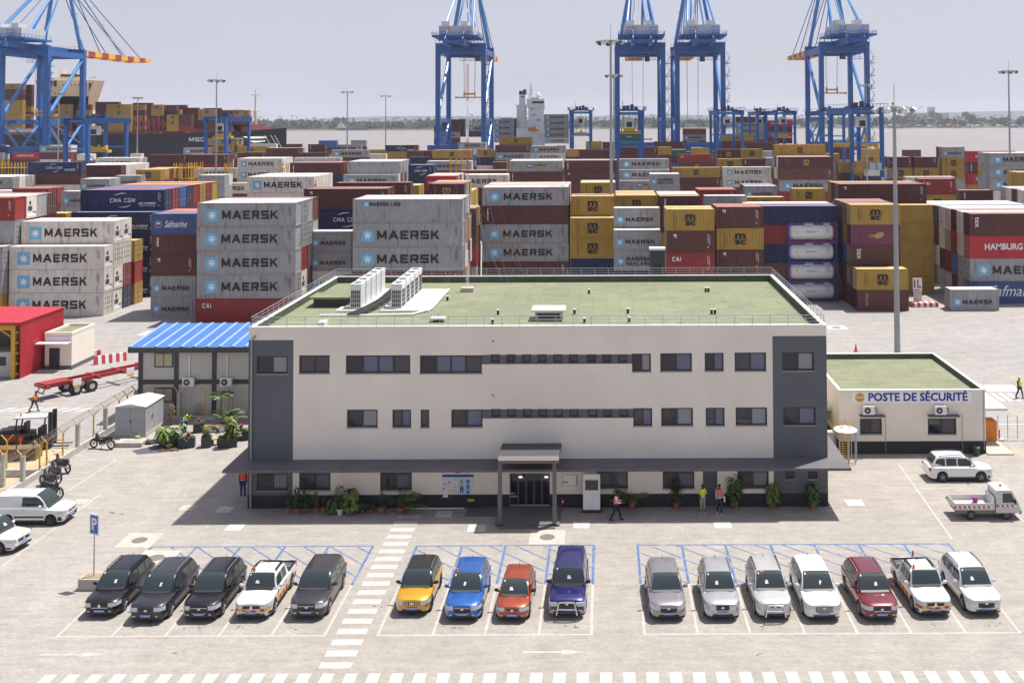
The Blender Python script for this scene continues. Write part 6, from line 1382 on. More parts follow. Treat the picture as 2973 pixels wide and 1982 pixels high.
# ---------------------------------------------------------------- vehicles. local frame: x lateral, front bumper at y = 0 facing -Y, z up
CGL = glass_mat('car_glass', (0.035,0.048,0.052), .03); TYRE = sm('tyre', (0.02,0.02,0.02), .8); RIM = sm('rim_alloy', (0.50,0.50,0.52), .3, .6); RIMD = sm('rim_dark', (0.10,0.10,0.11), .4, .4); BLK = sm('trim_black', (0.018,0.018,0.02), .5); CHR = sm('chrome', (0.65,0.65,0.67), .15, .9)
HL = glass_mat('headlamp_lens', (0.55,0.57,0.60), .08); TL = sm('tail_lamp', (0.35,0.015,0.015), .25); PLT = sm('plate_blue', (0.16,0.22,0.55), .4); AMB = sm('beacon_orange', (0.75,0.16,0.01), .3)
def paint(name, col, metal=.35, rough=.33): return pm('car_'+name, col, rough, .03, .6, metal=metal, coat=(.45 if max(col) < .06 else 1.0))
def car(name, label, col, loc, rz=0, kind='suv', L=4.45, W=1.83, H=1.66, belt=None, c0=None, c1=None, c2=None, c3=None, rail=None, cat='car', group='cars parked in the row in front of the office', roofcol=None, grille='wide', rim=RIM, wheelr=.345, hood=None, stripe=False, logo='ring', bullbar=False, lowcol=None, mirrorcol=None, glassrear=True, visor=None, dash=1, nose=.73):
    t = thing(name, label, cat, loc, rz, group); w = W/2
    belt = belt or H*.615; hood = hood or belt*.945; c0 = c0 or L*(.275 if kind != 'hatch' else .25); c1 = c1 or L*(.435 if kind != 'hatch' else .43); c2 = c2 or L*.86; c3 = c3 or L*.975
    fa, ra = L*.19+.02, L*.80; wr = wheelr; zs = .24; rd = random.Random(label)
    ys = sorted(set([0,.05,.14,.3,.5]+[round(c+wr*1.2*k/4.0,3) for c in (fa,ra) for k in range(-4,5)]+[c0,c1,L*.5,L*.6,c2,L-.4,L-.18,L-.07,L]))
    ys = [y for i, y in enumerate(ys) if 0 <= y <= L]
    bed = kind == 'pickup'
    def hw(y):   # half width in plan
        a = min(1, y/.62); b_ = min(1, (L-y)/.4); return w*(nose+(1-nose)*math.sin(a*math.pi/2)**.7)*(.88+.12*math.sin(b_*math.pi/2)**.7)
    def top(y):
        if y < c0: 
            q = y/c0; return hood*(.85+.15*(min(1, y/.25)**.6*.5+q*.5))
        if y > c3-.02 and not bed: return belt*(1-.05*min(1,(y-c3)/.1))
        if bed and y > c2+.1: return belt
        return hood+(belt-hood)*min(1,(y-c0)/.4)
    def arch(y):
        z = zs
        for c in (fa, ra):
            q = (wr*1.17)**2-(y-c)**2
            if q > 0: z = max(z, wr+math.sqrt(q))
        return z
    rings = []
    for y in ys:
        h_ = hw(y); tp = top(y); z0 = max(arch(y), .30 if (y < .1 or y > L-.1) else 0); z0 = min(z0, tp-.12)
        bedn = bed and c3+.02 < y < L-.1; z1 = max(z0+.03, .42); zz = tp*.80
        half = [(h_*.955,z0),(h_*.995,min(max(z1, z0+.02), tp-.1)),(h_,max(zz, z0+.05)),(h_*.975,tp*.94),(h_*.88,tp)]
        if bedn: half += [(h_*.86,.75),(h_*.4,.75)]
        else: half += [(h_*.55,tp+.025),(h_*.25,tp+.04)]
        rings.append([(x,y,z) for x, z in half]+[(-x,y,z) for x, z in half[::-1]])
    mb = MB(); mb.loft(rings, cap=True, closed=False)
    P = col; body = mb.build('body', P, t, True)
    MB().box(-w*.82, w*.82, .12, L-.12, .19, min(.62, belt*.6)).build('underbody', BLK, t)
    # greenhouse
    gh = H; wb, wt = .93, .76 if kind != 'box' else .84
    def cs(y, zb=None):
        if y <= c0: return belt, 0
        if y < c1: q = (y-c0)/(c1-c0); return hood+(gh-hood)*(math.sin(q*math.pi/2)**.92), q
        if y <= c2: q = (y-c1)/(c2-c1); return gh-.05*(q*2-1)**2*(.6), 1
        q = (y-c2)/(c3-c2); return gh-.02-(gh-belt)*q**1.15, 1-q
    st = [c0+.03, c0+(c1-c0)*.35, c0+(c1-c0)*.7, c1, c1+.25, (c1+c2)/2, c2-.25, c2, c2+(c3-c2)*.5, c3]
    gr_ = []
    for y in st:
        z, q = cs(y); zb = top(y)-.06; hb = hw(y)*wb; zt_ = max(z, zb+.03); f = (zt_-zb)/(gh-zb); ht = hb+(w*wt-hb)*f
        gr_.append([(hb,y,zb),(hb*.5+ht*.5+.01,y,(zb+zt_)/2),(ht,y,zt_-.05*f),(ht*.86,y,zt_),(ht*.45,y,zt_+.022*f),(-ht*.45,y,zt_+.022*f),(-ht*.86,y,zt_),(-ht,y,zt_-.05*f),(-(hb*.5+ht*.5+.01),y,(zb+zt_)/2),(-hb,y,zb)])
    g = MB(); g.loft(gr_, cap=True, closed=False); gb = g.build('cabin', roofcol or P, t, True)
    # glazing, laid 8 mm proud of the cabin shell
    def lerp(a, b_, q): return tuple(a[i]+(b_[i]-a[i])*q for i in range(3))
    def sect(y):
        z, q = cs(y); zb = top(y)-.06; hb = hw(y)*wb; zt_ = max(z, zb+.03); f = (zt_-zb)/(gh-zb); ht = hb+(w*wt-hb)*f; return zb, hb, zt_, ht, f
    wsr = []
    for k in range(7):
        y = c0+.05+(c1-c0-.09)*k/6; zb, hb, z, ht, f = sect(y); ht *= .93
        yo = -.03; wsr.append([(ht*u, y+yo-.0*abs(u), z+.022*f*(1-abs(u)**3)+.006) for u in (-1,-.7,-.35,0,.35,.7,1)])
    ws = MB(); 
    for a, b_ in zip(wsr, wsr[1:]):
        for j in range(6): ws.quad(a[j], a[j+1], b_[j+1], b_[j])
    wso = ws.build('windscreen', CGL, t, True)
    m2 = MB(); rr = wsr[0]
    m2.quad(lerp(rr[0],rr[6],.04), lerp(rr[0],rr[6],.96), (rr[6][0]*.92,c0-.10,top(c0-.1)+.045), (rr[0][0]*.92,c0-.10,top(c0-.1)+.045)) ; m2.build('cowl', BLK, t)
    if dash and rd.random() < .65:
        a = wsr[1]; q = MB(); u = rd.uniform(.12,.66); p1, p2 = lerp(a[1],a[5],u), lerp(a[1],a[5],u+rd.uniform(.06,.22)); b2 = wsr[2]; p3, p4 = lerp(b2[1],b2[5],u+.14), lerp(b2[1],b2[5],u+.02)
        q.add([(p[0],p[1]-.012,p[2]+.008) for p in (p1,p2,p3,p4)], [(0,1,2,3)]); q.build('dashboard_paper', MWHT, wso)
        a, b2 = wsr[4], wsr[5]; q = MB(); q.add([(p[0],p[1]-.012,p[2]+.008) for p in (lerp(a[0],a[6],.05),lerp(a[0],a[6],.09),lerp(b2[0],b2[6],.09),lerp(b2[0],b2[6],.05))], [(0,1,2,3)]); q.build('windscreen_sticker', sm('sticker', (0.45,0.6,0.62)), wso)
    if visor:
        a, b2 = wsr[5], wsr[6]; q = MB(); q.add([(p[0],p[1]-.012,p[2]+.008) for p in (lerp(a[0],a[6],.12),lerp(a[0],a[6],.88),lerp(b2[0],b2[6],.85),lerp(b2[0],b2[6],.15))], [(0,1,2,3)]); vz = q.build('sun_strip', MWHT if visor == 'w' else BLK, wso)
        q = MB(); zz_ = (a[0][2]+b2[0][2])/2; q.add([(p[0],p[1]-.018,p[2]+.014) for p in (lerp(a[0],a[6],.15),lerp(a[0],a[6],.28),lerp(b2[0],b2[6],.27),lerp(b2[0],b2[6],.17))], [(0,1,2,3)]); q.build('red_mark', MRED, vz)
    # side windows
    segs = [(c0+(c1-c0)*.42, c1+.55*((c2-c1)/2), 0), (c1+.55*((c2-c1)/2)+.09, c1+(c2-c1)*.70, 1), (c1+(c2-c1)*.70+.09, c2+(c3-c2)*.35, 2)]
    if kind == 'pickup': segs = [(c0+(c1-c0)*.42, c1+(c2-c1)*.42, 0), (c1+(c2-c1)*.42+.09, c2-.05, 1)]
    if kind == 'van': segs = [(c0+(c1-c0)*.30, c1+.75, 0)]
    if kind == 'hatch': segs = [(c0+(c1-c0)*.42, c1+(c2-c1)*.42, 0), (c1+(c2-c1)*.42+.09, c2-.02, 1)]
    for sgn in (-1, 1):
        for (ya_, yb_, k) in segs:
            m_ = MB(); n = 5; lo = []; hi = []
            for j in range(n+1):
                y = ya_+(yb_-ya_)*j/n; zb, hb, z, ht, f = sect(y); zl, zh = top(y)+.05, z-.11*f-.02; zh = max(zh, zl+.012)
                if k == 2: zl = zl+(zh-zl)*.5*(j/n)**2
                fx_ = lambda zz: (hb+(ht-hb)*((zz-zb)/max(.01, (z-.05*f-zb)))+.022)*sgn
                lo.append((fx_(zl),y,zl)); hi.append((fx_(zh),y,zh))
            for j in range(n): m_.quad(lo[j], lo[j+1], hi[j+1], hi[j]) if sgn > 0 else m_.quad(lo[j+1], lo[j], hi[j], hi[j+1])
            m_.build('side_window', CGL, t)
    rw_ = []
    for k in range(3):
        y = c2+.03+(c3-c2-.08)*(.1+.75*k/2); zb, hb, z, ht, f = sect(y); rw_.append([(ht*.86*u, y+.03, z+.015) for u in (-1,-.5,0,.5,1)])
    q = MB()
    for a, b_ in zip(rw_, rw_[1:]):
        for j in range(4): q.quad(a[j], a[j+1], b_[j+1], b_[j])
    q.build('rear_window', CGL, t)
    # wrap-round details on the nose and tail
    def wrap(xs, z0, z1, off=.012, rear=False, zf=None, sides=(0,)):
        out = []
        for x in xs:
            y = 0
            if abs(x) > hw(0)*.955:
                lo_, hi_ = 0.0, .55
                for _ in range(20):
                    m3 = (lo_+hi_)/2
                    if hw(m3) < abs(x): lo_ = m3
                    else: hi_ = m3
                y = lo_
            s_ = 1 if x >= 0 else -1; o = off if y < .02 else off*.7
            xx = x+s_*(off if y > .02 else 0); yy = y-o
            if rear: yy = L-yy if False else L+off-y*.5
            out.append((xx, yy))
        return out
    def strip_(name_, mat_, xs, z0, z1, off=.012, par=None, zb_=None):
        m_ = MB(); P_ = wrap(xs, z0, z1, off); n = len(P_)
        for j in range(n-1):
            za, zb2 = (z0, z0); ta, tb = (z1, z1)
            if zb_: ta, tb = zb_(xs[j]), zb_(xs[j+1])
            m_.quad((P_[j][0],P_[j][1],za),(P_[j+1][0],P_[j+1][1],zb2),(P_[j+1][0],P_[j+1][1],tb),(P_[j][0],P_[j][1],ta))
        return m_.build(name_, mat_, par or t)
    wn = hw(0); hz_ = hood*.85
    hl0, hl1 = hz_*.77, hz_*1.02
    if grille == 'boxy': hl0, hl1 = hz_*.72, hz_*.96
    for sgn in (-1, 1):
        rng2 = [wn*.66, wn*.85, wn*.97, w*.86, w*.93, w*.965, w*.985]
        if grille == 'boxy': rng2 = [wn*.58, wn*.8, wn*.97, w*.92]
        if grille == 'small': rng2 = [wn*.60, wn*.85, wn*.97, w*.86, w*.93]
        rng2 = [q for q in rng2 if q >= wn*.55]; rng2.sort()
        xs = [sgn*x for x in rng2]; xs = xs if sgn > 0 else xs[::-1]
        strip_('headlight', HL, xs, hl0, hl1, .022)
        fx2 = [sgn*wn*.72, sgn*wn*.92]; fx2.sort(); strip_('fog_light', RIM if grille != 'boxy' else HL, fx2, hz_*.47, hz_*.54, .03)
        q = MB(); q.box(sgn*w*.70, sgn*w*.94, L-.14, L+.006, belt*.72, belt*.92) ; q.build('tail_light', TL, t)
        # mirror
        ym = c0+(c1-c0)*.45; mm = MB(); mm.sphere((sgn*(w+.10), ym, belt+.10), .12, 10, 1.05, .55, .75); mm.box(sgn*(w-.08), sgn*(w+.06), ym-.03, ym+.03, belt+.01, belt+.07); mm.build('mirror', mirrorcol or P, t, True)
        dh = MB(); 
        for y in (c1+.40, c1+(c2-c1)*.66): dh.box(sgn*(w*.985), sgn*(w*.985+.03), y, y+.17, belt*.80, belt*.80+.035)
        if kind != 'van': build_each(dh, 'door_handle', P if kind != 'pickup' else BLK, t)
        dg_ = MB()
        for y in (c0+.12, c1+.62, c1+(c2-c1)*.78): 
            if arch(y) < .45: dg_.box(sgn*(w*.99), sgn*(w*.99+.004), y, y+.012, .34, belt*.95)
        dg_.build('door_seam', BLK, t)
        sk = MB(); sk.box(sgn*w*.93, sgn*(w*.97+.012), fa+wr*1.22, ra-wr*1.22, .22, .38); sk.build('sill', BLK if kind in ('suv','pickup','van') else P, t)
        if kind == 'van': MB().box(sgn*w*.98, sgn*(w+.012), fa+wr*1.25, ra-wr*1.25, .50, .60).build('rub_strip', BLK, t)
        if stripe:
            for k2 in range(12):
                y = fa+wr*1.25+k2*(L-fa-wr*1.3-.25)/12; 
                m_ = MB(); ln = (L-fa-wr*1.3-.25)/12
                za = max(.40, arch(y)+.02, arch(y+ln)+.02); zb3 = .62
                if zb3-za > .05: m_.box(sgn*(w*.992), sgn*(w*.992+.008), y, y+ln, za, zb3); m_.build('side_stripe', (CYEL, MRED)[k2 % 2], t)
    if grille == 'wide': strip_('grille', BLK, [-wn*.64,0,wn*.64], hz_*.72, hz_*.93, .016); strip_('grille_trim', CHR, [-wn*.62,-wn*.45,0,wn*.45,wn*.62], hz_*.70, hz_*.735, .024)
    elif grille == 'trap': strip_('grille', BLK, [-wn*.6,0,wn*.6], hz_*.58, hz_*.90, .016); strip_('grille_trim', CHR, [-wn*.5,0,wn*.5], hz_*.555, hz_*.59, .024); strip_('grille_trim', CHR, [-wn*.58,0,wn*.58], hz_*.87, hz_*.90, .024)
    elif grille == 'slots':
        strip_('grille', BLK, [-wn*.62,0,wn*.62], hz_*.68, hz_*.90, .016)
        for k in range(-3, 4): strip_('grille_bar', CHR, [wn*(.17*k)-.02, wn*(.17*k)+.02], hz_*.69, hz_*.89, .024)
    elif grille == 'bars':
        strip_('grille', BLK, [-wn*.62,0,wn*.62], hz_*.60, hz_*.92, .016)
        for k in range(4): strip_('grille_bar', CHR, [-wn*.6,0,wn*.6], hz_*(.64+.07*k), hz_*(.66+.07*k), .024)
    elif grille == 'boxy': strip_('grille', BLK, [-wn*.50,0,wn*.50], hz_*.68, hz_*.96, .016)
    elif grille == 'small': strip_('grille', BLK, [-wn*.42,0,wn*.42], hz_*.80, hz_*.90, .016)
    elif grille == 'van': strip_('grille', BLK, [-wn*.55,0,wn*.55], hz_*.78, hz_*.90, .016)
    strip_('air_intake', BLK, [-wn*.8,0,wn*.8], hz_*.345, hz_*.47, .016)
    if lowcol is not None or kind == 'van': strip_('bumper', lowcol or BLK, [-w*.975,-w*.93,-wn*.97,0,wn*.97,w*.93,w*.975], .30, hz_*(.62 if kind == 'van' else .50), .010)
    if logo: q = MB(); zc = hz_*(.83 if grille != 'van' else .9); 
    if logo == 'ring': q.sphere((0,-.03,zc), .075, 10, 1.1, .3, .8); q.build('badge', CHR, t)
    elif logo == 'diamond': q.add([(0,-.04,zc-.12),(.08,-.04,zc),(0,-.04,zc+.12),(-.08,-.04,zc)], [(0,1,2,3)]); q.build('badge', CHR, t)
    pz = hz_*.53; q = MB(); q.box(-.26,.26,-.045,-.027,pz-.055,pz+.055); pl_ = q.build('number_plate', PLT, t); q = MB()
    txt = '%d%03d%s01' % (rd.randint(1,9), rd.randint(1,999), rd.choice(['HK','JR','GE','FS','KL'])); put_text(q, txt, -.23, pz-.035, w=.46, h=.07, y=-.048); q.build('lettering', MWHT, pl_)
    if stripe:
        ks = 8
        for k in range(ks):
            xa, xb = -w*.97+2*w*.97*k/ks, -w*.97+2*w*.97*(k+1)/ks
            zz0 = hz_*.60; strip_('bumper_stripe', (MRED, CYEL)[k % 2], [xa, (xa+xb)/2, xb], zz0, zz0+.13, .018)
        q = MB(); put_text(q, '2198', -.0, 0, w=.3, h=.1, frame=lambda u, v: (-w*.62+u*.25, c0*.55+v-.2, top(c0*.55)+.045)); q.build('lettering', BLK, t)
        q = MB(); q.cyl((-w*.52, c1+.12, H+.005), .07, .05, 10); q.mi = 0; q.tube((-w*.52, c1+.12, H+.055), (-w*.52, c1+.12, H+.19), .065, 10, .05); q.build('beacon', AMB, t)
    # wheels
    for sgn in (-1, 1):
        for yc in (fa, ra):
            m_ = MB(); m_.tube((sgn*(w-.235),yc,wr),(sgn*(w-.012),yc,wr),wr,24); wh = m_.build('wheel', TYRE, t, True)
            m_ = MB(); m_.mi = 0; m_.tube((sgn*(w-.03),yc,wr),(sgn*(w-.008),yc,wr),wr*.66,18); m_.mi = 1
            for k in range(5): a = 2*math.pi*k/5+.3; m_.bar((sgn*(w-.0),yc,wr),(sgn*(w-.0),yc+wr*.62*math.cos(a),wr+wr*.62*math.sin(a)),.02,.085,(1,0,0))
            m_.tube((sgn*(w-.01),yc,wr),(sgn*(w+.004),yc,wr),wr*.14,10); m_.build('rim', [BLK, rim], wh)
            la = MB(); A = [(sgn*(w*.935), yc+wr*1.19*math.cos(R(a)), wr+wr*1.19*math.sin(R(a))) for a in range(-10,191,20)]
    if rail:
        for sgn in (-1, 1): q = MB(); x = sgn*w*wt*.93; q.path([(x,c1+.12,H-.03),(x,c1+.22,H+.05),(x,(c1+c2)/2,H+.06),(x,c2-.2,H+.03),(x,c2-.05,H-.05)], .026, 6); q.build('roof_rail', rail, t)
    q = MB(); q.tube((0,c2-.25,H+.0),(0,c2-.08,H+.13),.012,5); q.build('aerial', BLK, t)
    if bullbar:
        q = MB(); bw = w*.48; q.path([(-bw-.06,-.16,.28),(-bw,-.18,.62),(-bw+.06,-.17,hz_*.98),(0,-.17,hz_*1.0),(bw-.06,-.17,hz_*.98),(bw,-.18,.62),(bw+.06,-.16,.28)], .038, 8); q.tube((-bw,-.18,.55),(bw,-.18,.55),.03,8)
        if bullbar == 2: q.tube((bw,-.17,.86),(w*.96,-.05,.86),.03,8); q.tube((-bw,-.17,.86),(-w*.96,-.05,.86),.03,8)
        q.build('bull_bar', CHR, t)
    if bed:
        q = MB(); q.box(-w*.84,w*.84,c3+.05,L-.1,.752,.77); q.build('bed_liner', BLK, t)
        q = MB()
        for sgn in (-1,1): q.box(sgn*w*.84,sgn*w*.97,c3+.05,L-.06,belt+.005,belt+.03); q.box(sgn*w*.832,sgn*w*.845,c3+.05,L-.1,.77,belt)
        q.box(-w*.83,w*.83,L-.1,L-.05,.75,belt+.03); q.build('bed_trim', BLK, t)
        q = MB()
        for sgn in (-1,1): q.path([(sgn*w*.62,c1+.2,H+.05),(sgn*w*.64,c2-.05,H+.05),(sgn*w*.80,c3+.15,belt+.05)], .035, 6)
        q.tube((-w*.62,c2-.02,H+.06),(w*.62,c2-.02,H+.06),.03,6); q.build('roll_bar', BLK, t)
    return t
def place(px, py, dy=0.0):
    p = gr(px, py); return (p.x, p.y+dy, 0.004)
BLKP = paint('black', (0.010,0.010,0.014)); DGR = paint('dark_grey', (0.030,0.030,0.042)); ANT = paint('anthracite', (0.045,0.043,0.055)); WHP = paint('white', (0.70,0.70,0.70), .0, .3); YEL = paint('golden', (0.62,0.33,0.015), .35); BLU = paint('azure', (0.015,0.11,0.42), .4); ORG = paint('copper_red', (0.33,0.055,0.02), .35); INDI = paint('indigo', (0.012,0.014,0.12), .4); GUN = paint('gunmetal', (0.28,0.27,0.30), .5); SIL = paint('silver', (0.45,0.46,0.48), .5); SIL2 = paint('pale_silver', (0.55,0.55,0.56), .4); SILW = paint('silver_white', (0.66,0.66,0.68), .15); MAR = paint('garnet', (0.16,0.010,0.022), .35)
BLKG = paint('black_roof', (0.02,0.02,0.022))
car('parked_car', 'black family car with diamond badge, first in the row beside the parking sign', BLKP, place(288,1797), R(0), 'suv', 4.5, 1.78, 1.60, rail=BLKP, logo='diamond', rim=RIM, grille='wide')
car('parked_car', 'dark grey car with silver roof rails, second from the left in the front row', DGR, place(422,1813), R(0), 'suv', 4.6, 1.85, 1.68, rail=CHR, grille='small')
car('parked_car', 'black car with chrome edged grille, third from the left in the front row', BLKP, place(577,1808), R(0), 'suv', 4.44, 1.84, 1.66, rail=CHR, grille='trap')
car('pickup_truck', 'white pickup with red and yellow bumper blocks between black and grey cars', WHP, place(729,1804), R(0), 'pickup', 4.68, 1.82, 1.68, c1=1.75, c2=3.0, c3=3.32, stripe=True, logo='diamond', rim=RIM, lowcol=BLK, cat='pickup truck', rail=BLK)
car('parked_car', 'anthracite car parked next to the zebra crossing', ANT, place(889,1803), R(0), 'suv', 4.6, 1.86, 1.69, grille='trap')
car('parked_car', 'golden yellow car with black roof', YEL, place(1195,1790), R(-1), 'suv', 4.17, 1.78, 1.61, rail=CHR, roofcol=BLKG, grille='slots', rim=BLK, mirrorcol=BLK)
car('parked_car', 'bright blue car with orange beacon on its roof', BLU, place(1341,1808), R(-1), 'suv', 4.48, 1.85, 1.65, rail=CHR, grille='trap')
car('parked_car', 'small copper red hatchback', ORG, place(1486,1808), R(-2), 'hatch', 3.92, 1.69, 1.46, belt=.93, grille='small', mirrorcol=BLK)
car('parked_car', 'boxy indigo blue off-roader with chrome bull bar', INDI, place(1646,1797), R(-1.2), 'suv', 4.72, 1.86, 1.88, belt=1.12, c0=1.25, c1=1.72, c2=4.35, c3=4.62, bullbar=2, grille='boxy', wheelr=.38, lowcol=GUN, nose=.9, mirrorcol=BLK)
car('parked_car', 'dull gunmetal car with black grille, first car of the right hand group', GUN, place(1942,1806), R(2.0), 'suv', 4.35, 1.80, 1.64, grille='trap')
car('parked_car', 'silver car with dark roof box bars, second of the right hand group', SIL, place(2099,1805), R(0.5), 'suv', 4.2, 1.78, 1.70, grille='boxy', rail=GUN)
car('parked_car', 'pale silver car with small bull bar and red lettered sun strip', SIL2, place(2251,1803), R(1.0), 'suv', 4.33, 1.80, 1.70, grille='small', bullbar=1, rail=BLK, visor='b')
car('parked_car', 'plain white car with wide chrome barred grille', WHP, place(2394,1807), R(1.0), 'suv', 4.65, 1.86, 1.68, grille='bars')
car('parked_car', 'garnet red car with silver roof rails', MAR, place(2562,1808), R(2.0), 'suv', 4.48, 1.86, 1.64, rail=CHR, grille='wide')
car('pickup_truck', 'white pickup with red and yellow bumper blocks and a cone in its bed', WHP, place(2717,1795), R(1.5), 'pickup', 4.68, 1.82, 1.68, c1=1.75, c2=3.0, c3=3.32, stripe=True, logo='diamond', lowcol=BLK, cat='pickup truck', rail=BLK)
car('parked_car', 'silver white car at the right end of the front row', SILW, place(2865,1791), R(2.0), 'suv', 4.41, 1.82, 1.66, grille='trap', rail=BLK)
g_ = 'cars at the sides of the forecourt'
p = gr(193+12,1512); vn = car('delivery_van', 'white panel van cut by the left picture edge', WHP, (p.x,p.y+.1,.004), R(90), 'van', 4.38, 1.81, 1.82, belt=1.12, c0=1.08, c1=1.9, c2=4.22, c3=4.37, grille='van', rim=RIMD, cat='van', group=g_, hood=1.02, wheelr=.33)
p = gr(56,1592); car('parked_car', 'white car below the van, only its front in the picture', WHP, (p.x+.3,p.y-.1,.004), R(80), 'suv', 4.4, 1.82, 1.65, grille='wide', logo='diamond', group=g_, lowcol=BLK)
p = gr(2872,1397); car('parked_car', 'white five door car by the security post facing right', WHP, (p.x+.25,p.y+.75,.004), R(90), 'suv', 4.34, 1.82, 1.68, grille='wide', rail=BLK, group=g_, lowcol=BLK, logo='diamond')
# beacon on the azure car
q = gr(1341,1808); MB().cyl((0,0,0),.08,.16,10,r2=.05).build('beacon', AMB, [o for o in bpy.data.objects if o.get('label','').startswith('bright blue car')][0]).location = (-.55, 1.95, 1.66)
# traffic cone standing in the bed of the right pickup
p = gr(2717,1795); cz = thing('traffic_cone', 'black tipped white traffic cone standing in the bed of the right pickup', 'cone', (p.x+.1, p.y+4.1, .79))
MB().box(-.17,.17,-.17,.17,0,.03).build('base', WHITE, cz); MB().mat(0).tube((0,0,.031),(0,0,.62),.13,12,.06).mat(1).tube((0,0,.621),(0,0,.86),.06,12,.03).build('cone', [WHITE, MRED], cz)
# ---------------------------------------------------------------- small flatbed truck
p = gr(2905,1497); tk = thing('flatbed_truck', 'small white flatbed truck with red and white striped side and grey cab', 'truck', (p.x+1.0, p.y+.1, .004), R(90), g_)
TKM = pm('truck_grey_white', (0.56,0.55,0.53), .4, .05, 1, dirt=.15)
W2_ = .74
def prof(pts, x0, x1): return [[(x0,y,z) for y, z in pts], [(x1,y,z) for y, z in pts]]
cabp = [(0,.42),(-.02,.70),(.10,.98),(.48,1.72),(.60,1.80),(1.42,1.80),(1.50,1.74),(1.50,.42)]
MB().loft(prof(cabp[::-1], -W2_, W2_)).build('cab', TKM, tk)
MB().quad((-.62,.105,1.02),(.62,.105,1.02),(.56,.455,1.68),(-.56,.455,1.68)).build('windscreen', CGL, tk)
for sgn in (-1,1):
    q = MB(); q.add([(sgn*(W2_+.006),y,z) for y, z in ((.30,1.05),(.56,1.62),(1.10,1.62),(1.10,1.05))], [(0,1,2,3) if sgn < 0 else (3,2,1,0)]); q.build('side_window', CGL, tk)
    MB().sphere((sgn*.62,.015,.78),.10,10,1,.4,1).build('headlight', HL, tk)
    MB().box(sgn*(W2_+.05),sgn*(W2_+.2),.32,.38,1.0,1.25).build('mirror', BLK, tk)
    q = MB(); ln = 26
    for k in range(ln):
        y0 = .25+k*(3.85/ln) if k*(3.85/ln)+.25 < 1.35 or k*(3.85/ln)+.25 > 1.62 else None
        if y0 is None: continue
        q.mi = k % 2; z = .78 if y0 < 1.4 else .72; q.add([(sgn*(W2_+.012 if y0 < 1.5 else W2_+.052),y0,z),(sgn*(W2_+.012 if y0 < 1.5 else W2_+.052),y0+3.85/ln,z),(sgn*(W2_+.012 if y0 < 1.5 else W2_+.052),y0+3.85/ln+.06,z+.15),(sgn*(W2_+.012 if y0 < 1.5 else W2_+.052),y0+.06,z+.15)], [(0,1,2,3) if sgn < 0 else (3,2,1,0)])
    q.build('reflective_stripe', [WHITE, MRED], tk)
q = MB(); q.box(-.78,.78,1.6,4.05,.62,.70); q.build('bed', TKM, tk)
for (a, b_, c, d, z1) in ((-.78,-.74,1.6,4.05,1.02),(.74,.78,1.6,4.05,1.02),(-.739,.739,4.01,4.05,1.02),(-.739,.739,1.6,1.64,1.35)): MB().box(a,b_,c,d,.701,z1).build('side_board', TKM, tk)
MB().box(-.70,.70,.25,3.9,.36,.60).build('chassis', IRON, tk); MB().box(-.70,.70,-.08,.04,.34,.56).build('bumper', BLK, tk)
MB().tube((0,.95,1.80),(0,.95,1.93),.08,10).build('beacon', AMB, tk)
for sgn in (-1,1):
    for y in (.85, 3.05):
        wh = MB().tube((sgn*.56,y,.29),(sgn*.72,y,.29),.29,20).build('wheel', TYRE, tk, True); MB().tube((sgn*.70,y,.29),(sgn*.728,y,.29),.17,14).build('rim', RIMD, wh)
MB().box(-.2,.2,-.095,-.082,.42,.52).build('number_plate', PLT, tk)
q = tk.location; bk = thing('bucket', 'purple bucket standing on the bed of the small flatbed truck', 'bucket', (q.x-2.45, q.y+.25, .71)); MB().tube((0,0,0),(0,0,.34),.14,14,.19).build('pail', sm('bucket_purple', (0.22,0.03,0.18)), bk); 
MB().path([(.19*math.cos(a),.0,.34+.16*math.sin(a)) for a in [math.pi*k/8 for k in range(9)]], .008, 4).build('handle', GALV, bk)
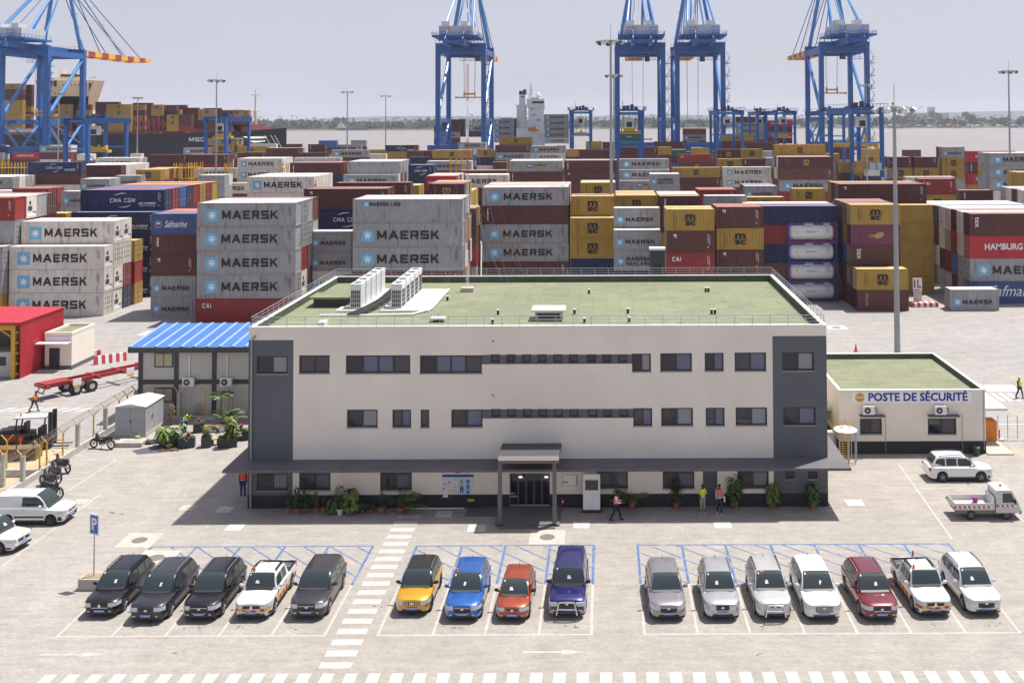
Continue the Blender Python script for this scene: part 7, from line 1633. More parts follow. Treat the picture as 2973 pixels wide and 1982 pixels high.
# ---------------------------------------------------------------- motorcycles
def moto(px, py, rz, label, scooter=False, body=None, s=1.0, group='motorcycles parked by the fence'):
    p = gr(px, py); t = thing('motorcycle', label, 'motorcycle', (p.x, p.y, .004), rz, group); body = body or BLK; r = .29
    for x in (-.62, .62):
        m_ = MB(); n = 20
        rings = [[(x+(r-.05+.05*math.cos(b_))*math.cos(a), .05*math.sin(b_), r+(r-.05+.05*math.cos(b_))*math.sin(a)) for b_ in [2*math.pi*j/6 for j in range(6)]] for a in [2*math.pi*k/n for k in range(n+1)]]
        m_.loft(rings, cap=False); wh = m_.build('wheel', TYRE, t, True)
        m_ = MB()
        for k in range(6): a = math.pi*k/3; m_.tube((x,0,r),(x+.24*math.cos(a),0,r+.24*math.sin(a)),.014,4)
        m_.tube((x,-.04,r),(x,.04,r),.07,8); m_.build('rim', RIM, wh)
    f = MB(); f.path([(.62,0,.29),(.45,0,.75),(.38,0,.98)], .028, 6); f.path([(.42,0,.8),(.15,0,.45),(-.3,0,.4),(-.62,0,.29)], .03, 6); f.path([(-.3,0,.4),(-.55,0,.72)], .025, 6); f.build('frame', CDK, t)
    b_ = MB(); b_.loft([[(.50,-.03,.60),(.50,.03,.60),(.50,.03,.90),(.50,-.03,.90)],[(.38,-.11,.48),(.38,.11,.48),(.40,.08,.92),(.40,-.08,.92)],[(.12,-.07,.40),(.12,.07,.40),(.16,.07,.56),(.16,-.07,.56)],[(-.25,-.09,.46),(-.25,.09,.46),(-.25,.09,.66),(-.25,-.09,.66)],[(-.74,-.04,.66),(-.74,.04,.66),(-.74,.04,.75),(-.74,-.04,.75)]]); b_.build('fairing', body, t, True)
    s_ = MB(); s_.loft([[(.12,-.06,.66),(.12,.06,.66),(.12,.05,.71),(.12,-.05,.71)],[(-.2,-.11,.68),(-.2,.11,.68),(-.2,.09,.75),(-.2,-.09,.75)],[(-.66,-.08,.76),(-.66,.08,.76),(-.66,.06,.81),(-.66,-.06,.81)]]); s_.build('seat', sm('seat_black', (0.02,0.02,0.022), .6), t, True)
    h = MB(); h.path([(.30,-.34,1.02),(.38,-.12,1.0),(.38,.12,1.0),(.30,.34,1.02)], .016, 5); 
    for sg in (-1,1): h.tube((.34,sg*.22,1.0),(.38,sg*.28,1.2),.008,4); h.sphere((.38,sg*.29,1.22),.05,8,.3,1,.7)
    h.build('handlebar', CDK, t); MB().sphere((.50,0,.92),.09,8,.7,1,1).build('headlight', HL, t)
    e_ = MB(); e_.tube((.0,.12,.32),(-.75,.16,.42),.04,7,.055); e_.build('exhaust', CHR, t); e_ = MB(); e_.box(-.12,.18,-.11,.11,.26,.42); e_.build('engine', RIMD, t)
    e_ = MB(); e_.bar((.62,0,.61),(.40,0,.58),.10,.015); e_.bar((.62,0,.61),(.86,0,.50),.10,.015); e_.bar((-.62,0,.61),(-.90,0,.48),.10,.015); e_.build('mudguard', body, t)
    e_ = MB(); e_.tube((-.05,.1,.3),(-.12,.28,.02),.012,4); e_.build('kickstand', CDK, t)
    t.scale = (1.2,)*3; return t
moto(297,1302,R(168), 'black step-through motorcycle standing alone beside the grey cabinet')
moto(178,1368,R(150), 'motorcycle farthest up the row by the fence wall', s=1); moto(160,1392,R(140), 'black motorcycle with blue tank, second in the row by the fence', body=paint('moto_blue', (0.01,0.015,0.05)))
moto(142,1414,R(150), 'grey seated motorcycle, third in the row by the fence', body=BLK)
moto(150,1442,R(-22), 'big black scooter with windshield nearest the white van', True)
# ---------------------------------------------------------------- left side buildings
MODW = pm('module_cream', (0.50,0.47,0.43), .6, .05, .5, bump=.15, bscale=8); MODF = sm('module_frame', (0.05,0.052,0.062)); BLR = pm('blue_sheet', (0.05,0.15,0.42), .4, .10, .6)
MY = gr(600,1212).y; mx0 = gr(404,1211).x; mx1 = BX0-.9; mz = at(500,1013,MY).z; MY1 = MY+5.9
md_ = thing('site_office', 'two storey cream and black modular office with ribbed blue roof', 'site office', (0,0,0))
mb = MB(); mb.box(mx0, mx1, MY, MY1, .05, mz).build('wall', MODW, md_)
cols_ = [at(404,1100,MY).x+.12, at(512,1100,MY).x, at(622,1100,MY).x, mx1-.1]; zm_ = at(500,1109,MY).z
f = MB()
for x in cols_: f.box(x-.19, x+.19, MY-.05, MY+.02, .02, mz-.01)
for za, zb_ in ((zm_-.16, zm_+.22), (.02,.16)): f.box(mx0+.32, mx1-.3, MY-.045, MY+.015, za, zb_)
f.box(mx0-.02, mx0+.02, MY, MY1, 0.03, .2); f.box(mx0-.045, mx0-.002, MY+.1, MY1, zm_-.1, zm_+.15); build_each(f, 'frame', MODF, md_)
rf = MB(); a0, a1 = mx0-.6, mx1+.2; zr0, zr1 = mz+.05, mz+.75
rf.mat(0).box(a0, a1, MY-.75, MY-.6, mz-.15, mz+.28); n = 75
for k in range(n):
    xa, xb = a0+(a1-a0)*k/n, a0+(a1-a0)*(k+1)/n; up_ = .07 if k % 5 == 0 else 0
    rf.mat(2 if up_ else 1).quad((xa,MY-.6,mz+.285+up_),(xb,MY-.6,mz+.285+up_),(xb,MY1+.5,zr1+.15+up_),(xa,MY1+.5,zr1+.15+up_))
    if up_: rf.mat(2).quad((xa,MY-.6,mz+.285),(xa,MY-.6,mz+.285+up_),(xa,MY1+.5,zr1+.15+up_),(xa,MY1+.5,zr1+.15)); rf.quad((xb,MY-.6,mz+.285+up_),(xb,MY-.6,mz+.285),(xb,MY1+.5,zr1+.15),(xb,MY1+.5,zr1+.15+up_))
rf.mat(0).add([(a0,MY-.6,mz-.1),(a0,MY1+.5,mz-.1),(a0,MY1+.5,zr1+.16),(a0,MY-.6,mz+.28)], [(0,3,2,1)]); rf.build('roof', [MODF, BLR, sm('blue_rib', (0.26,0.38,0.62), .4)], md_)
for (xa, xb, ya_, yb_) in ((449,504,1022,1066),(449,504,1124,1167)):
    r = (at(xa,ya_,MY).x, at(xb,ya_,MY).x, at(470,yb_,MY).z, at(470,ya_,MY).z); w = MB(); w.box(r[0],r[1],MY-.06,MY+.0,r[2],r[3])
    wo_ = w.build('window', MODF, md_)
    m_ = (r[0]+r[1])/2
    for a, b_ in ((r[0]+.12,m_-.04),(m_+.04,r[1]-.12)): MB().box(a,b_,MY-.075,MY-.062,r[2]+.12,r[3]-.12).build('pane', sm('curtain_pane', (0.42,0.37,0.24), .3), wo_)
for px, lab in ((551,'left'),(660,'right')):
    q = at(px, 1115, MY); split_ac('ac_unit', 'white air conditioner on the wall between the storeys of the site office, %s one' % lab, (q.x, MY-.055, q.z-.1), 1.15)
    dr_ = MB(); dr_.box(q.x-.05, q.x+.05, MY-.10, MY-.052, q.z+.65, mz-.4); dr_.box(q.x-.02, q.x+.02, MY-.09, MY-.052, .2, q.z-.12); build_each(dr_, 'drain_pipe', WHITE, md_)
# guard hut with doorway
hx0, hx1 = gr(130,1073).x, gr(207,1073).x; HY = gr(170,1073).y; HY1 = HY+4.6; hz = at(170,972,HY).z
h = thing('guard_hut', 'small cream flat roofed hut with dark door and dark plinth beside the red shed', 'hut', (0,0,0))
mb = MB(); mb.mat(0).box(hx0,hx1,HY,HY1,.42,hz).mat(1).box(hx0-.01,hx1+.01,HY-.01,HY1+.01,0,.419); mb.build('wall', [CREAM, SLATE], h)
mb = MB(); mb.box(hx0-.03,hx1+.03,HY-.03,HY+.16,hz+.001,hz+.25).box(hx0-.03,hx1+.03,HY1-.16,HY1+.03,hz+.001,hz+.25).box(hx0-.03,hx0+.16,HY+.161,HY1-.161,hz+.001,hz+.25).box(hx1-.16,hx1+.03,HY+.161,HY1-.161,hz+.001,hz+.25); mb.build('parapet', CREAM, h)
MB().quad((hx0,HY,hz+.02),(hx1,HY,hz+.02),(hx1,HY1,hz+.02),(hx0,HY1,hz+.02)).build('roof', ROOFG, h)
d0 = at(143,1040,HY).x; MB().box(d0,d0+1.05,HY-.03,HY-.012,.1,at(150,1010,HY).z).build('door', sm('door_dark', (0.03,0.03,0.04)), h); zc = at(170,994,HY).z
MB().box(hx0-.5,hx1-.05,HY-1.0,HY-.035,zc,zc+.1).build('door_canopy', WHITE, h)
MB().box(hx0+.15,hx1-.2,HY-.05,HY-.035,zc+.2,zc+.62).build('pictogram_board', sm('board_lilac', (0.55,0.55,0.66)), h)
MB().box(hx0-.6,hx1-.1,HY-1.0,HY-.02,.005,.05).build('step', SLAB, h)
# red corrugated shed at the left edge
RS = pm('shed_red', (0.40,0.018,0.032), .5, .1, .6); RY0 = gr(57,1100).y; rx = gr(57,1100).x; RY1 = RY0+8; rzt = at(57,936,RY0).z
sh = thing('red_shed', 'crimson corrugated shed with yellow door frame cut by the left picture edge', 'shed', (0,0,0)); mb = MB()
n = 26
for k in range(n):
    ya_, yb_ = RY0+(RY1-RY0)*k/n, RY0+(RY1-RY0)*(k+1)/n; ym = (ya_+yb_)/2; mb.quad((rx,ya_,0),(rx-.06,ym,0),(rx-.06,ym,rzt),(rx,ya_,rzt)); mb.quad((rx-.06,ym,0),(rx,yb_,0),(rx,yb_,rzt),(rx-.06,ym,rzt))
mb.quad((rx,RY1,0),(rx-16,RY1,0),(rx-16,RY1,rzt),(rx,RY1,rzt)); mb.build('wall', RS, sh)
mb = MB(); mb.add([(rx+.1,RY0-.2,rzt+.02),(rx+.1,RY1+.2,rzt+.02),(rx-16,RY1+.2,rzt+.2),(rx-16,RY0-.2,rzt+.2),(rx+.1,RY0-.2,rzt-.25),(rx-16,RY0-.2,rzt-.25)], [(0,1,2,3),(0,3,5,4)]); mb.build('roof', RS, sh)
YF_ = sm('frame_yellow', (0.60,0.33,0.02)); fb = MB(); fb.box(rx-.9,rx-.5,RY0+.0,RY0+.35,0,rzt-.26).box(rx-16,rx-.9,RY0+.02,RY0+.3,rzt-.75,rzt-.27).bar((rx-.9,RY0+.15,rzt-1.4),(rx-2.0,RY0+.15,rzt-.75),.12); 
for k in range(5): fb.box(rx-.5,rx-.2,RY0+.05,RY0+.3,.4+k,.52+k)
build_each(fb, 'door_frame', YF_, sh)
MB().box(rx-16,rx-1.0,RY0+4,RY0+4.1,.02,rzt-.3).build('rear_lining', pm('lining_grey', (0.14,0.14,0.13), .6, .3, 3), sh)
ck = thing('site_cabin', 'small white cabin with two dark windows inside the red shed', 'cabin', (0,0,0)); MB().box(rx-9,rx-1.2,RY0+.6,RY0+3.4,.05,2.45).build('wall', MODW, ck)
for k in (0, 1.05): MB().box(rx-3.6+k,rx-2.75+k,RY0+.57,RY0+.598,1.15,2.0).build('window', GL1, ck)
# transformer cabinet
CAB = pm('cabinet_grey', (0.40,0.42,0.45), .5, .05, 1); tx0, tx1 = gr(334,1268).x, gr(423,1268).x; TY = gr(380,1268).y; TY1 = TY+3.2; tz = 2.35
cb_ = thing('transformer_cabinet', 'grey steel electrical cabinet with pale pitched roof beside the fence', 'cabinet', (0,0,0)); n = 14
mb = MB(); mb.box(tx0,tx1,TY,TY1,.25,tz).build('body', CAB, cb_); rb_ = MB()
for k in range(1, n): y = TY+(TY1-TY)*k/n; rb_.box(tx1, tx1+.025, y-.03, y+.03, .3, tz-.05)
rb_.build('ribs', CAB, cb_); MB().loft([[(tx0-.08,TY-.12,tz+.01),(tx1+.08,TY-.12,tz+.01),((tx0+tx1)/2,TY-.12,tz+.26)],[(tx0-.08,TY1+.12,tz+.01),(tx1+.08,TY1+.12,tz+.01),((tx0+tx1)/2,TY1+.12,tz+.26)]]).build('roof', pm('cabinet_roof', (0.62,0.62,0.62), .5, .04), cb_)
xm = (tx0+tx1)/2
for a, b_ in ((tx0+.08,xm-.01),(xm+.01,tx1-.08)): MB().box(a,b_,TY-.025,TY-.002,.35,tz-.08).build('door', pm('cabinet_door', (0.33,0.35,0.38), .5, .04), cb_)
MB().box(xm-.03,xm+.05,TY-.05,TY-.027,1.1,1.35).build('handle', BLK, cb_); MB().box(xm+.35,xm+.62,TY-.03,TY-.026,1.55,1.8).build('warning_sign', MORG, cb_); MB().box(tx0-.05,tx1+.05,TY-.05,TY1+.05,0,.25).build('base', SLAB, cb_)
MB().box(tx1+.027,tx1+.04,TY+1.0,TY+1.3,1.2,1.5).build('warning_sign', MRED, cb_)
q = gr(370,1296); pb_ = thing('concrete_pad', 'low concrete block with lid in front of the grey cabinet', 'concrete block', (q.x,q.y,0)); MB().box(-.9,1.15,-.2,.9,0,.34).build('block', SLAB, pb_); MB().box(-.4,.8,.1,.7,.341,.37).build('lid', sm('lid_grey', (0.35,0.36,0.38)), pb_)
q = gr(385,1288); gb_ = thing('green_sack', 'bright green sack lying on the low concrete block', 'sack', (q.x+.25,q.y+.3,.37)); MB().sphere((0,0,.08),.22,8,1,.8,.45).build('sack', sm('lime', (0.25,0.45,0.04)), gb_, True)
q = gr(425,1285); gb_ = thing('black_bundle', 'heap of black and white plastic sheeting right of the concrete block', 'plastic heap', (q.x,q.y,0)); mb = MB(); rd = random.Random(3)
for k in range(7): mb.sphere((rd.uniform(-.7,.9),rd.uniform(-.3,.3),.12),.35,7,1.2,.8,.5)
mb.build('sheeting', sm('bin_bag', (0.03,0.03,0.035), .35), gb_, True)
# ---------------------------------------------------------------- fence with razor wire
CONC = pm('fence_concrete', (0.42,0.40,0.37), .85, .12, 1.5, dirt=.2); YP = sm('fence_yellow', (0.62,0.36,0.03)); WIRE = sm('razor_wire', (0.35,0.35,0.36), .4, .5)
def fence_post(x, y, h, conc, name_l):
    t = thing('fence_post', name_l, 'fence post', (x,y,0), 0, 'posts of the razor wire fence')
    if conc: MB().box(-.13,.13,-.13,.13,0,h).build('post', CONC, t)
    else: MB().tube((0,0,0),(0,0,h),.06,8).build('post', YP, t)
    for s_ in (-1,1): MB().bar((0,0,h-.04),(s_*.42,0,h+.42),.06,.05).build('arm', YP, t)
    return t
def coil(mb, p, q, z, r=.22, pitch=.22):
    p = Vector(p); q = Vector(q); L = (q-p).length; n = int(L/pitch*7); d = (q-p)/L; s_ = Vector((-d.y,d.x,0)); pr = None
    for k in range(n+1):
        a = 2*math.pi*k/7; c = p+d*(L*k/n); v = Vector((c.x,c.y,z))+s_*r*math.cos(a)+Vector((0,0,r*math.sin(a)))
        if pr is not None: mb.bar(pr, v, .014, .014)
        pr = v
FX = -39.75
posts = [(80,1414,0),(116,1432,0),(113,1380,0),(132,1370,0),(158,1340,0),(204,1313,1),(248,1284,0),(290,1262,1),(328,1237,0),(347,1222,0),(366,1215,1)]
pl_ = [(gr(a,b_).y, c) for a, b_, c in ((80,1414,1),(116,1383,0),(132,1370,0),(158,1340,0),(204,1313,1),(248,1284,0),(290,1262,1),(328,1237,0),(347,1222,0),(366,1206,1))]; pl_.sort()
ordp = ['nearest','second','third','fourth','fifth','sixth','seventh','eighth','ninth','farthest']
for i, (y, c) in enumerate(pl_): fence_post(FX, y, 2.1, c, '%s fence post, %s counting away from the van along the low wall' % ('concrete' if c else 'yellow steel', ordp[i]))
fw = thing('low_wall', 'low concrete wall under the razor wire fence on the left', 'wall', (0,0,0)); MB().box(FX-.12,FX+.12,62.5,pl_[-1][0]+.3,0,.45).build('wall', CONC, fw)
wy = gr(560,1212).y-.9
MB().box(FX+.13,BX0-1.2,wy-.1,wy+.1,0,.40).build('wall', CONC, fw)
mb = MB(); coil(mb,(FX,63,0),(FX,pl_[-1][0],0),2.45,.24,.34); coil(mb,(FX,wy,0),(BX0-1.2,wy,0),2.45,.2,.36)
m_ = sm('mesh_wire', (0.45,0.43,0.38), .5, .3)
for zz in (.7,1.1,1.5,1.9,2.3): mb.tube((FX,63,zz),(FX,pl_[-1][0],zz),.008,3)
tag(mb.build('razor_wire', WIRE), 'coils of razor wire strung along the tops of the fence posts', 'razor wire')
for i, (px, c) in enumerate(((443,0),(519,1),(596,0),(670,1))): fence_post(at(px,1200,wy).x, wy, 2.35, c, '%s post before the site office, %s from the left' % ('concrete' if c else 'yellow', ['first','second','third','last'][i]))
# second fence closing towards the picture edge
for i, (px, py, c) in enumerate(((19,1370,0),(8,1412,1))):
    q = gr(px,py); fence_post(q.x,q.y,2.2,c,['slim yellow post at the left edge beyond the van','concrete post at the left edge above the van'][i])
q = gr(14,1385); fw2 = thing('low_wall', 'short cross wall of the fence near the left picture edge', 'wall', (0,0,0)); MB().box(FX-12,FX-.13,q.y,q.y+.2,0,.5).build('wall', CONC, fw2)
# ochre painted ground behind the fence
sheet('painted_ground', [(-52,62),(-40.1,62),(-40.1,79),(-46,80),(-52,78)], 0.0065, pm('ochre_ground', (0.42,0.33,0.20), .8, .25, .35, dirt=.6, dcol=(0.33,0.31,0.29)))
# forklift and handling machine
fl = thing('forklift', 'dark forklift truck with grey canopy standing behind the fence on the left', 'forklift', (gr(50,1330).x, gr(50,1330).y+2.5, 0), R(8))
FD = sm('machine_black', (0.018,0.018,0.022), .45); FR = sm('machine_red', (0.35,0.04,0.02), .4)
b_ = MB(); b_.box(-2.3,-.2,-.65,.65,.45,1.25).box(-.2,1.0,-.6,.6,.4,.85).box(-2.6,-2.2,-.6,.6,.5,1.45); b_.build('chassis', FD, fl); MB().box(-2.2,-.9,-.66,.66,1.251,1.55).build('engine_cover', FD, fl); MB().box(-1.9,-.6,-.70,-.665,.75,1.15).build('side_cover', FR, fl)
b_ = MB(); b_.box(-.75,-.55,-.35,.35,.86,2.0).box(-.54,-.05,-.3,.3,.86,1.15).box(.3,.6,-.5,.5,.86,1.6); b_.build('seat', FD, fl)
b_ = MB()
for x in (-1.3, .7):
    for y in (-.55,.55): b_.bar((x,y,1.2 if x < 0 else .8),(x+.15,y,2.35),.09)
b_.build('guard_post', FD, fl); MB().box(-1.4,1.0,-.65,.65,2.35,2.43).build('canopy', CAB, fl); MB().tube((-1.1,0,2.43),(-1.1,0,2.6),.07,8).build('beacon', AMB, fl)
b_ = MB(); b_.box(1.05,1.3,-.55,-.3,.15,2.75).box(1.05,1.3,.3,.55,.15,2.75).box(1.23,1.33,-.55,.55,.4,1.0).box(1.1,1.25,-.35,.35,2.4,2.55).box(1.1,1.2,-.35,.35,1.2,1.3); b_.build('mast', FD, fl)
for y in (-.4,.4): MB().box(1.34,2.5,y-.06,y+.06,.12,.18).build('fork', FD, fl)
for x in (-1.8,.7):
    for y in (-.62,.62): wh = MB().tube((x,y-.13,.36),(x,y+.13,.36),.36,18).build('wheel', TYRE, fl, True); MB().tube((x,y-.135,.36),(x,y+.135,.36),.18,12).build('rim', RIMD, wh)
q = fl.location
st2 = thing('steel_platform', 'long black railed platform with brown plank side behind the fence', 'platform', (q.x-3.0, q.y-2.8, 0), R(5))
MB().box(-4,4.6,-.6,.5,.0,.85).build('deck', pm('plank_brown', (0.16,0.10,0.04), .8, .35, 1.5), st2); b_ = MB()
for k in range(8): b_.box(-4+k*1.2,-3.94+k*1.2,-.6,-.54,.86,1.9)
b_.box(-4,4.5,-.6,-.55,1.84,1.9).box(-4,4.5,-.6,-.55,1.35,1.4); b_.bar((-3.9,-.57,.9),(4.4,-.57,1.85),.06); b_.build('railing', FD, st2)
for k, (px, py) in enumerate(((58,1312),(74,1300))): q = gr(px,py); t = thing('bollard', 'orange upright tube behind the fence, %s of the two' % ('left','right')[k], 'bollard', (q.x,q.y,0)); MB().tube((0,0,0),(0,0,1.1),.09,10).build('tube', sm('tube_orange', (0.62,0.14,0.03)), t); MB().sphere((0,0,1.1),.09,8).build('cap', sm('tube_orange', (0.62,0.14,0.03)), t)
mb = MB()
for (a, b_) in (((132,1277),(184,1274)),((132,1285),(168,1283)),((75,1305),(104,1308)),((70,1312),(104,1316))): p_, q_ = gr(*a), gr(*b_); strip(mb,(p_.x,p_.y),(q_.x,q_.y),.22,.06); mb.box(min(p_.x,q_.x),max(p_.x,q_.x),p_.y-.08,p_.y+.08,.0,.055)
build_each(mb, 'kerb_bar', OP) if False else tag(mb.build('painted_kerb', sm('kerb_orange', (0.55,0.28,0.05))), kind='structure')
# ---------------------------------------------------------------- trailer chassis
TRM = pm('trailer_red', (0.30,0.025,0.025), .45, .12, .8, dirt=.25, dcol=(0.14,0.06,0.04)); a = gr(134,1121); a2 = Vector((-50.3,93.6,0)); dv = Vector((5.1,6.9,0)).normalized(); rz = math.atan2(dv.y,dv.x)
tr_ = thing('trailer_chassis', 'red container trailer chassis without load, wheels toward the camera', 'trailer', (-50.6,93.2,0), rz); b_ = MB()
for y in (-.55,.55): b_.box(0,12.2,y-.1,y+.1,1.0,1.35)
for x in (0,2.2,4.6,7.0,9.4,12.0): b_.box(x,x+.25,-1.2,1.2,1.05,1.3)
b_.box(0,2.0,-.75,.75,1.25,1.40); b_.build('frame', TRM, tr_)
for x in (2.6,4.0):
    for y in (-.95,.95):
        wh = MB().tube((x,y-.28,.52),(x,y+.28,.52),.52,22).build('wheel', TYRE, tr_, True); MB().tube((x,y-.29,.52),(x,y+.29,.52),.25,16).build('rim', RIM, wh)
for x in (2.2,7.2): MB().box(x,x+.75,-1.32,-1.25,.95,1.5).build('mud_flap', WHITE, tr_); MB().box(x+.05,x+.7,-1.335,-1.325,.75,.94).build('reflector', MORG, tr_)
b_ = MB(); b_.bar((-.15,-.9,1.2),(-.15,.9,1.2),.1,.25); b_.bar((-.1,-.7,.6),(-.1,.7,.6),.08); b_.bar((-.1,-.5,.6),(.2,-.5,1.1),.08); b_.bar((-.1,.5,.6),(.2,.5,1.1),.08); b_.build('rear_bar', TRM, tr_)
m_ = MB(); put_text(m_, '5A 2234', 9.0, 1.1, w=1.4, y=-.652); m_.build('lettering', MWHT, tr_)
def jersey(px, py, n, rz, label):
    q = gr(px,py); t = thing('traffic_barrier', label, 'barrier', (q.x,q.y,0), rz, 'red and white road barriers')
    for k in range(n):
        x = k*.34-n*.17; MB().loft([[(x,-.28,0),(x,.28,0),(x,.1,.85),(x,-.1,.85)],[(x+.335,-.28,0),(x+.335,.28,0),(x+.335,.1,.85),(x+.335,-.1,.85)]]).build('block', (MRED, WHITE)[k % 2], t)
jersey(277,1040,3,R(10),'short red and white barrier beside the guard hut'); jersey(320,1052,9,R(38),'long slanting red and white barrier above the trailer')
# ---------------------------------------------------------------- parking sign
q = gr(272,1703); ps = thing('parking_sign', 'blue and white parking sign on a pole in a square concrete planter', 'sign', (q.x,q.y,0))
MB().box(-.62,.62,-.45,.45,0,.58).build('planter', SLAB, ps); MB().box(-.5,.5,-.34,.34,.581,.60).build('soil', sm('soil_tan', (0.30,0.22,0.13)), ps); MB().tube((0,0,.6),(0,0,3.55),.035,8).build('pole', GALV, ps)
pnl = MB().box(-.33,.33,-.02,.02,2.75,3.85).build('panel', WHITE, ps, rz=R(-22)); m_ = MB(); m_.box(-.26,.26,-.028,-.021,2.83,3.77); bp_ = m_.build('blue_field', sm('sign_blue', (0.02,0.10,0.48), .4), pnl); m_ = MB(); put_text(m_, 'P', -.16, 3.02, w=.34, h=.6, y=-.032, heavy=.03); m_.build('lettering', WHITE, bp_)
# 1L marker on striped base
q = gr(2683,890); lk = thing('lane_marker', 'white lane marker reading 1L on a red and white striped concrete base', 'marker', (q.x,q.y,0)); n = 9
for k in range(n): MB().box(-1.75+k*.39,-1.75+(k+1)*.39-.002,-.4,.9,.0,.55).build('base_stripe', (MRED, WHITE)[k % 2], lk)
MB().box(-1.1,-.0,.9,1.0,.56,2.4+.0).build('post_panel', sm('panel_pale', (0.5,0.47,0.45)), lk); m_ = MB().box(-1.2,.0,.78,.88,1.9,3.6).build('sign_panel', WHITE, lk)
m_2 = MB(); m_2.mat(0); put_text(m_2, '1L', -1.05, 2.35, w=.9, h=1.0, y=.77, heavy=.05); m_2.mat(1).box(-1.05,-.2,.76,.775,2.02,2.1); m_2.add([(-1.1,.765,2.06),(-.85,.765,1.95),(-.85,.765,2.17)],[(0,1,2)]); m_2.build('lettering', [sm('dark_red', (0.15,0.01,0.01)), MARKM[7]], m_)
q = gr(2485,1020); t = thing('traffic_cone', 'orange red traffic cone standing on the apron behind the security post', 'cone', (q.x,q.y,0)); MB().box(-.22,.22,-.22,.22,0,.05).build('base', sm('cone_orange', (0.62,0.07,0.02)), t); MB().tube((0,0,.051),(0,0,.8),.17,12,.03).build('cone', sm('cone_orange', (0.62,0.07,0.02)), t)
# gate and kiosk right of the security post
gk = thing('barrier_gate', 'long boom barrier with hanging red and white rods at the right edge', 'gate', (sx1+1.6,SY+3.2,0)); b_ = MB(); b_.tube((0,0,1.15),(6.5,0,1.15),.05,8).build('boom', WHITE, gk); b_ = MB()
for k in range(8): b_.tube((.5+k*.75,0,.1),(.5+k*.75,0,1.9),.025,5)
build_each(b_, 'hanging_rod', MRED, gk); MB().box(-.9,.2,-.6,.5,.02,1.6).build('drive_cabinet', sm('gate_orange', (0.62,0.20,0.02)), gk)
q = gr(2150+1965/2.613,900+985/2.613); t = thing('height_post', 'short red post on a small white foot right of the security post', 'post', (q.x,q.y,0)); MB().tube((0,0,.05),(0,0,.8),.05,8).build('post', MRED, t); MB().box(-.3,.3,-.2,.2,0,.1).build('foot', WHITE, t)
q = gr(2150+1785/2.613,900+1098/2.613); t = thing('dustbin', 'small dark dustbin against the plinth of the security post', 'bin', (q.x,q.y-.1,0)); MB().tube((0,0,0),(0,0,.6),.22,12,.27).build('body', sm('bin_green', (0.03,0.05,0.05)), t); MB().tube((0,0,.6),(0,0,.66),.3,12,.2).build('lid', sm('bin_lid', (0.04,0.09,0.08)), t)
# turnstile cage
q = gr(2455,1340); tc = thing('turnstile_cage', 'yellow and grey full height turnstile with white lid between the buildings', 'turnstile', (q.x,q.y,0)); b_ = MB()
for a in range(8): x, y = .8*math.cos(a*math.pi/4), .8*math.sin(a*math.pi/4); b_.tube((x,y,0),(x,y,2.3),.04,6)
b_.build('cage_bar', GALV, tc); MB().tube((0,0,2.3),(0,0,2.4),.9,8,.75).build('lid', WHITE, tc)
b_ = MB()
for k in range(12): b_.bar((-.5,-.4,.3+k*.16),(.1,-.4,.3+k*.16),.04)
b_.box(-.56,-.46,-.45,-.35,.02,2.2).box(.1,.2,-.45,-.35,.02,2.2); b_.build('rotor', YP, tc)
for k, dx in enumerate((-.9,-.3,.3)): b_ = MB(); b_.bar((dx,0,2.4),(dx-.35,0,3.0),.06).bar((dx,0,2.4),(dx+.35,0,3.0),.06); b_.build('wire_arm', YP, tc)
MB().box(-1.35,-.9,-.3,.3,0,2.2).build('pillar', CONC, tc)
# ---------------------------------------------------------------- entrance furniture
def W_(px, py): return at(px, py, DF)
def R_(x0,x1,y0,y1): return (W_(x0,y0).x, W_(x1,y0).x, W_((x0+x1)/2,y1).z, W_((x0+x1)/2,y0).z)
zx = lambda v: 1260+v/4.523; zy = lambda v: 1270+v/4.523
po = thing('safety_poster', 'large safety notice poster with clothed worker figure on the wall left of the entrance', 'poster', (0,0,0)); r = R_(zx(110),zx(522),zy(445),zy(742)); MB().box(r[0],r[1],DF-.02,DF-.004,r[2],r[3]).build('sheet', sm('poster_white', (0.60,0.61,0.64)), po)
PM = [MARKM[7], MORG, MRED, sm('poster_blue', (0.05,0.20,0.52)), sm('poster_sky', (0.35,0.62,0.75)), sm('poster_yellow', (0.65,0.48,0.05)), DARK, sm('poster_orange', (0.70,0.33,0.15))]; b_ = MB(); kk = 0
for mi, x0, x1, y0, y1 in ((0,110,522,482,515),(4,312,420,518,740),(3,424,470,545,600),(3,424,470,612,675),(3,424,470,688,735),(5,118,162,540,556),(5,250,294,540,556),(5,250,294,635,652),(5,182,300,684,698),(2,282,344,446,466),(5,420,462,447,466),(2,120,160,600,612),(2,188,210,570,592),(2,118,132,648,680)):
    r = R_(zx(x0),zx(x1),zy(y0),zy(y1)); b_.mi = mi; kk += 1; b_.box(r[0],r[1],DF-.0215-.0006*kk,DF-.0205,r[2],r[3])
b_.build('printed_panels', PM, po); b_ = MB()
def P2(mi, pts): b_.mi = mi; b_.add([(W_(zx(x),zy(y)).x, DF-.034, W_(zx(x),zy(y)).z) for x, y in pts], [tuple(range(len(pts)))[::-1]])
P2(7,[(345,585),(382,585),(396,640),(386,642),(384,640),(344,640),(340,642),(330,638)]); P2(0,[(345,642),(384,642),(388,722),(374,722),(364,660),(354,722),(342,722)]); P2(6,[(354,556),(374,556),(374,580),(354,580)]); b_.build('worker_figure', PM, po)
r = R_(zx(118),zx(186),zy(686),zy(780)); t = thing('paper_notice', 'white paper notice below the lower left corner of the safety poster', 'notice', (0,0,0)); MB().box(r[0],r[1],DF-.045,DF-.037,r[2],r[3]).build('sheet', WHITE, t)
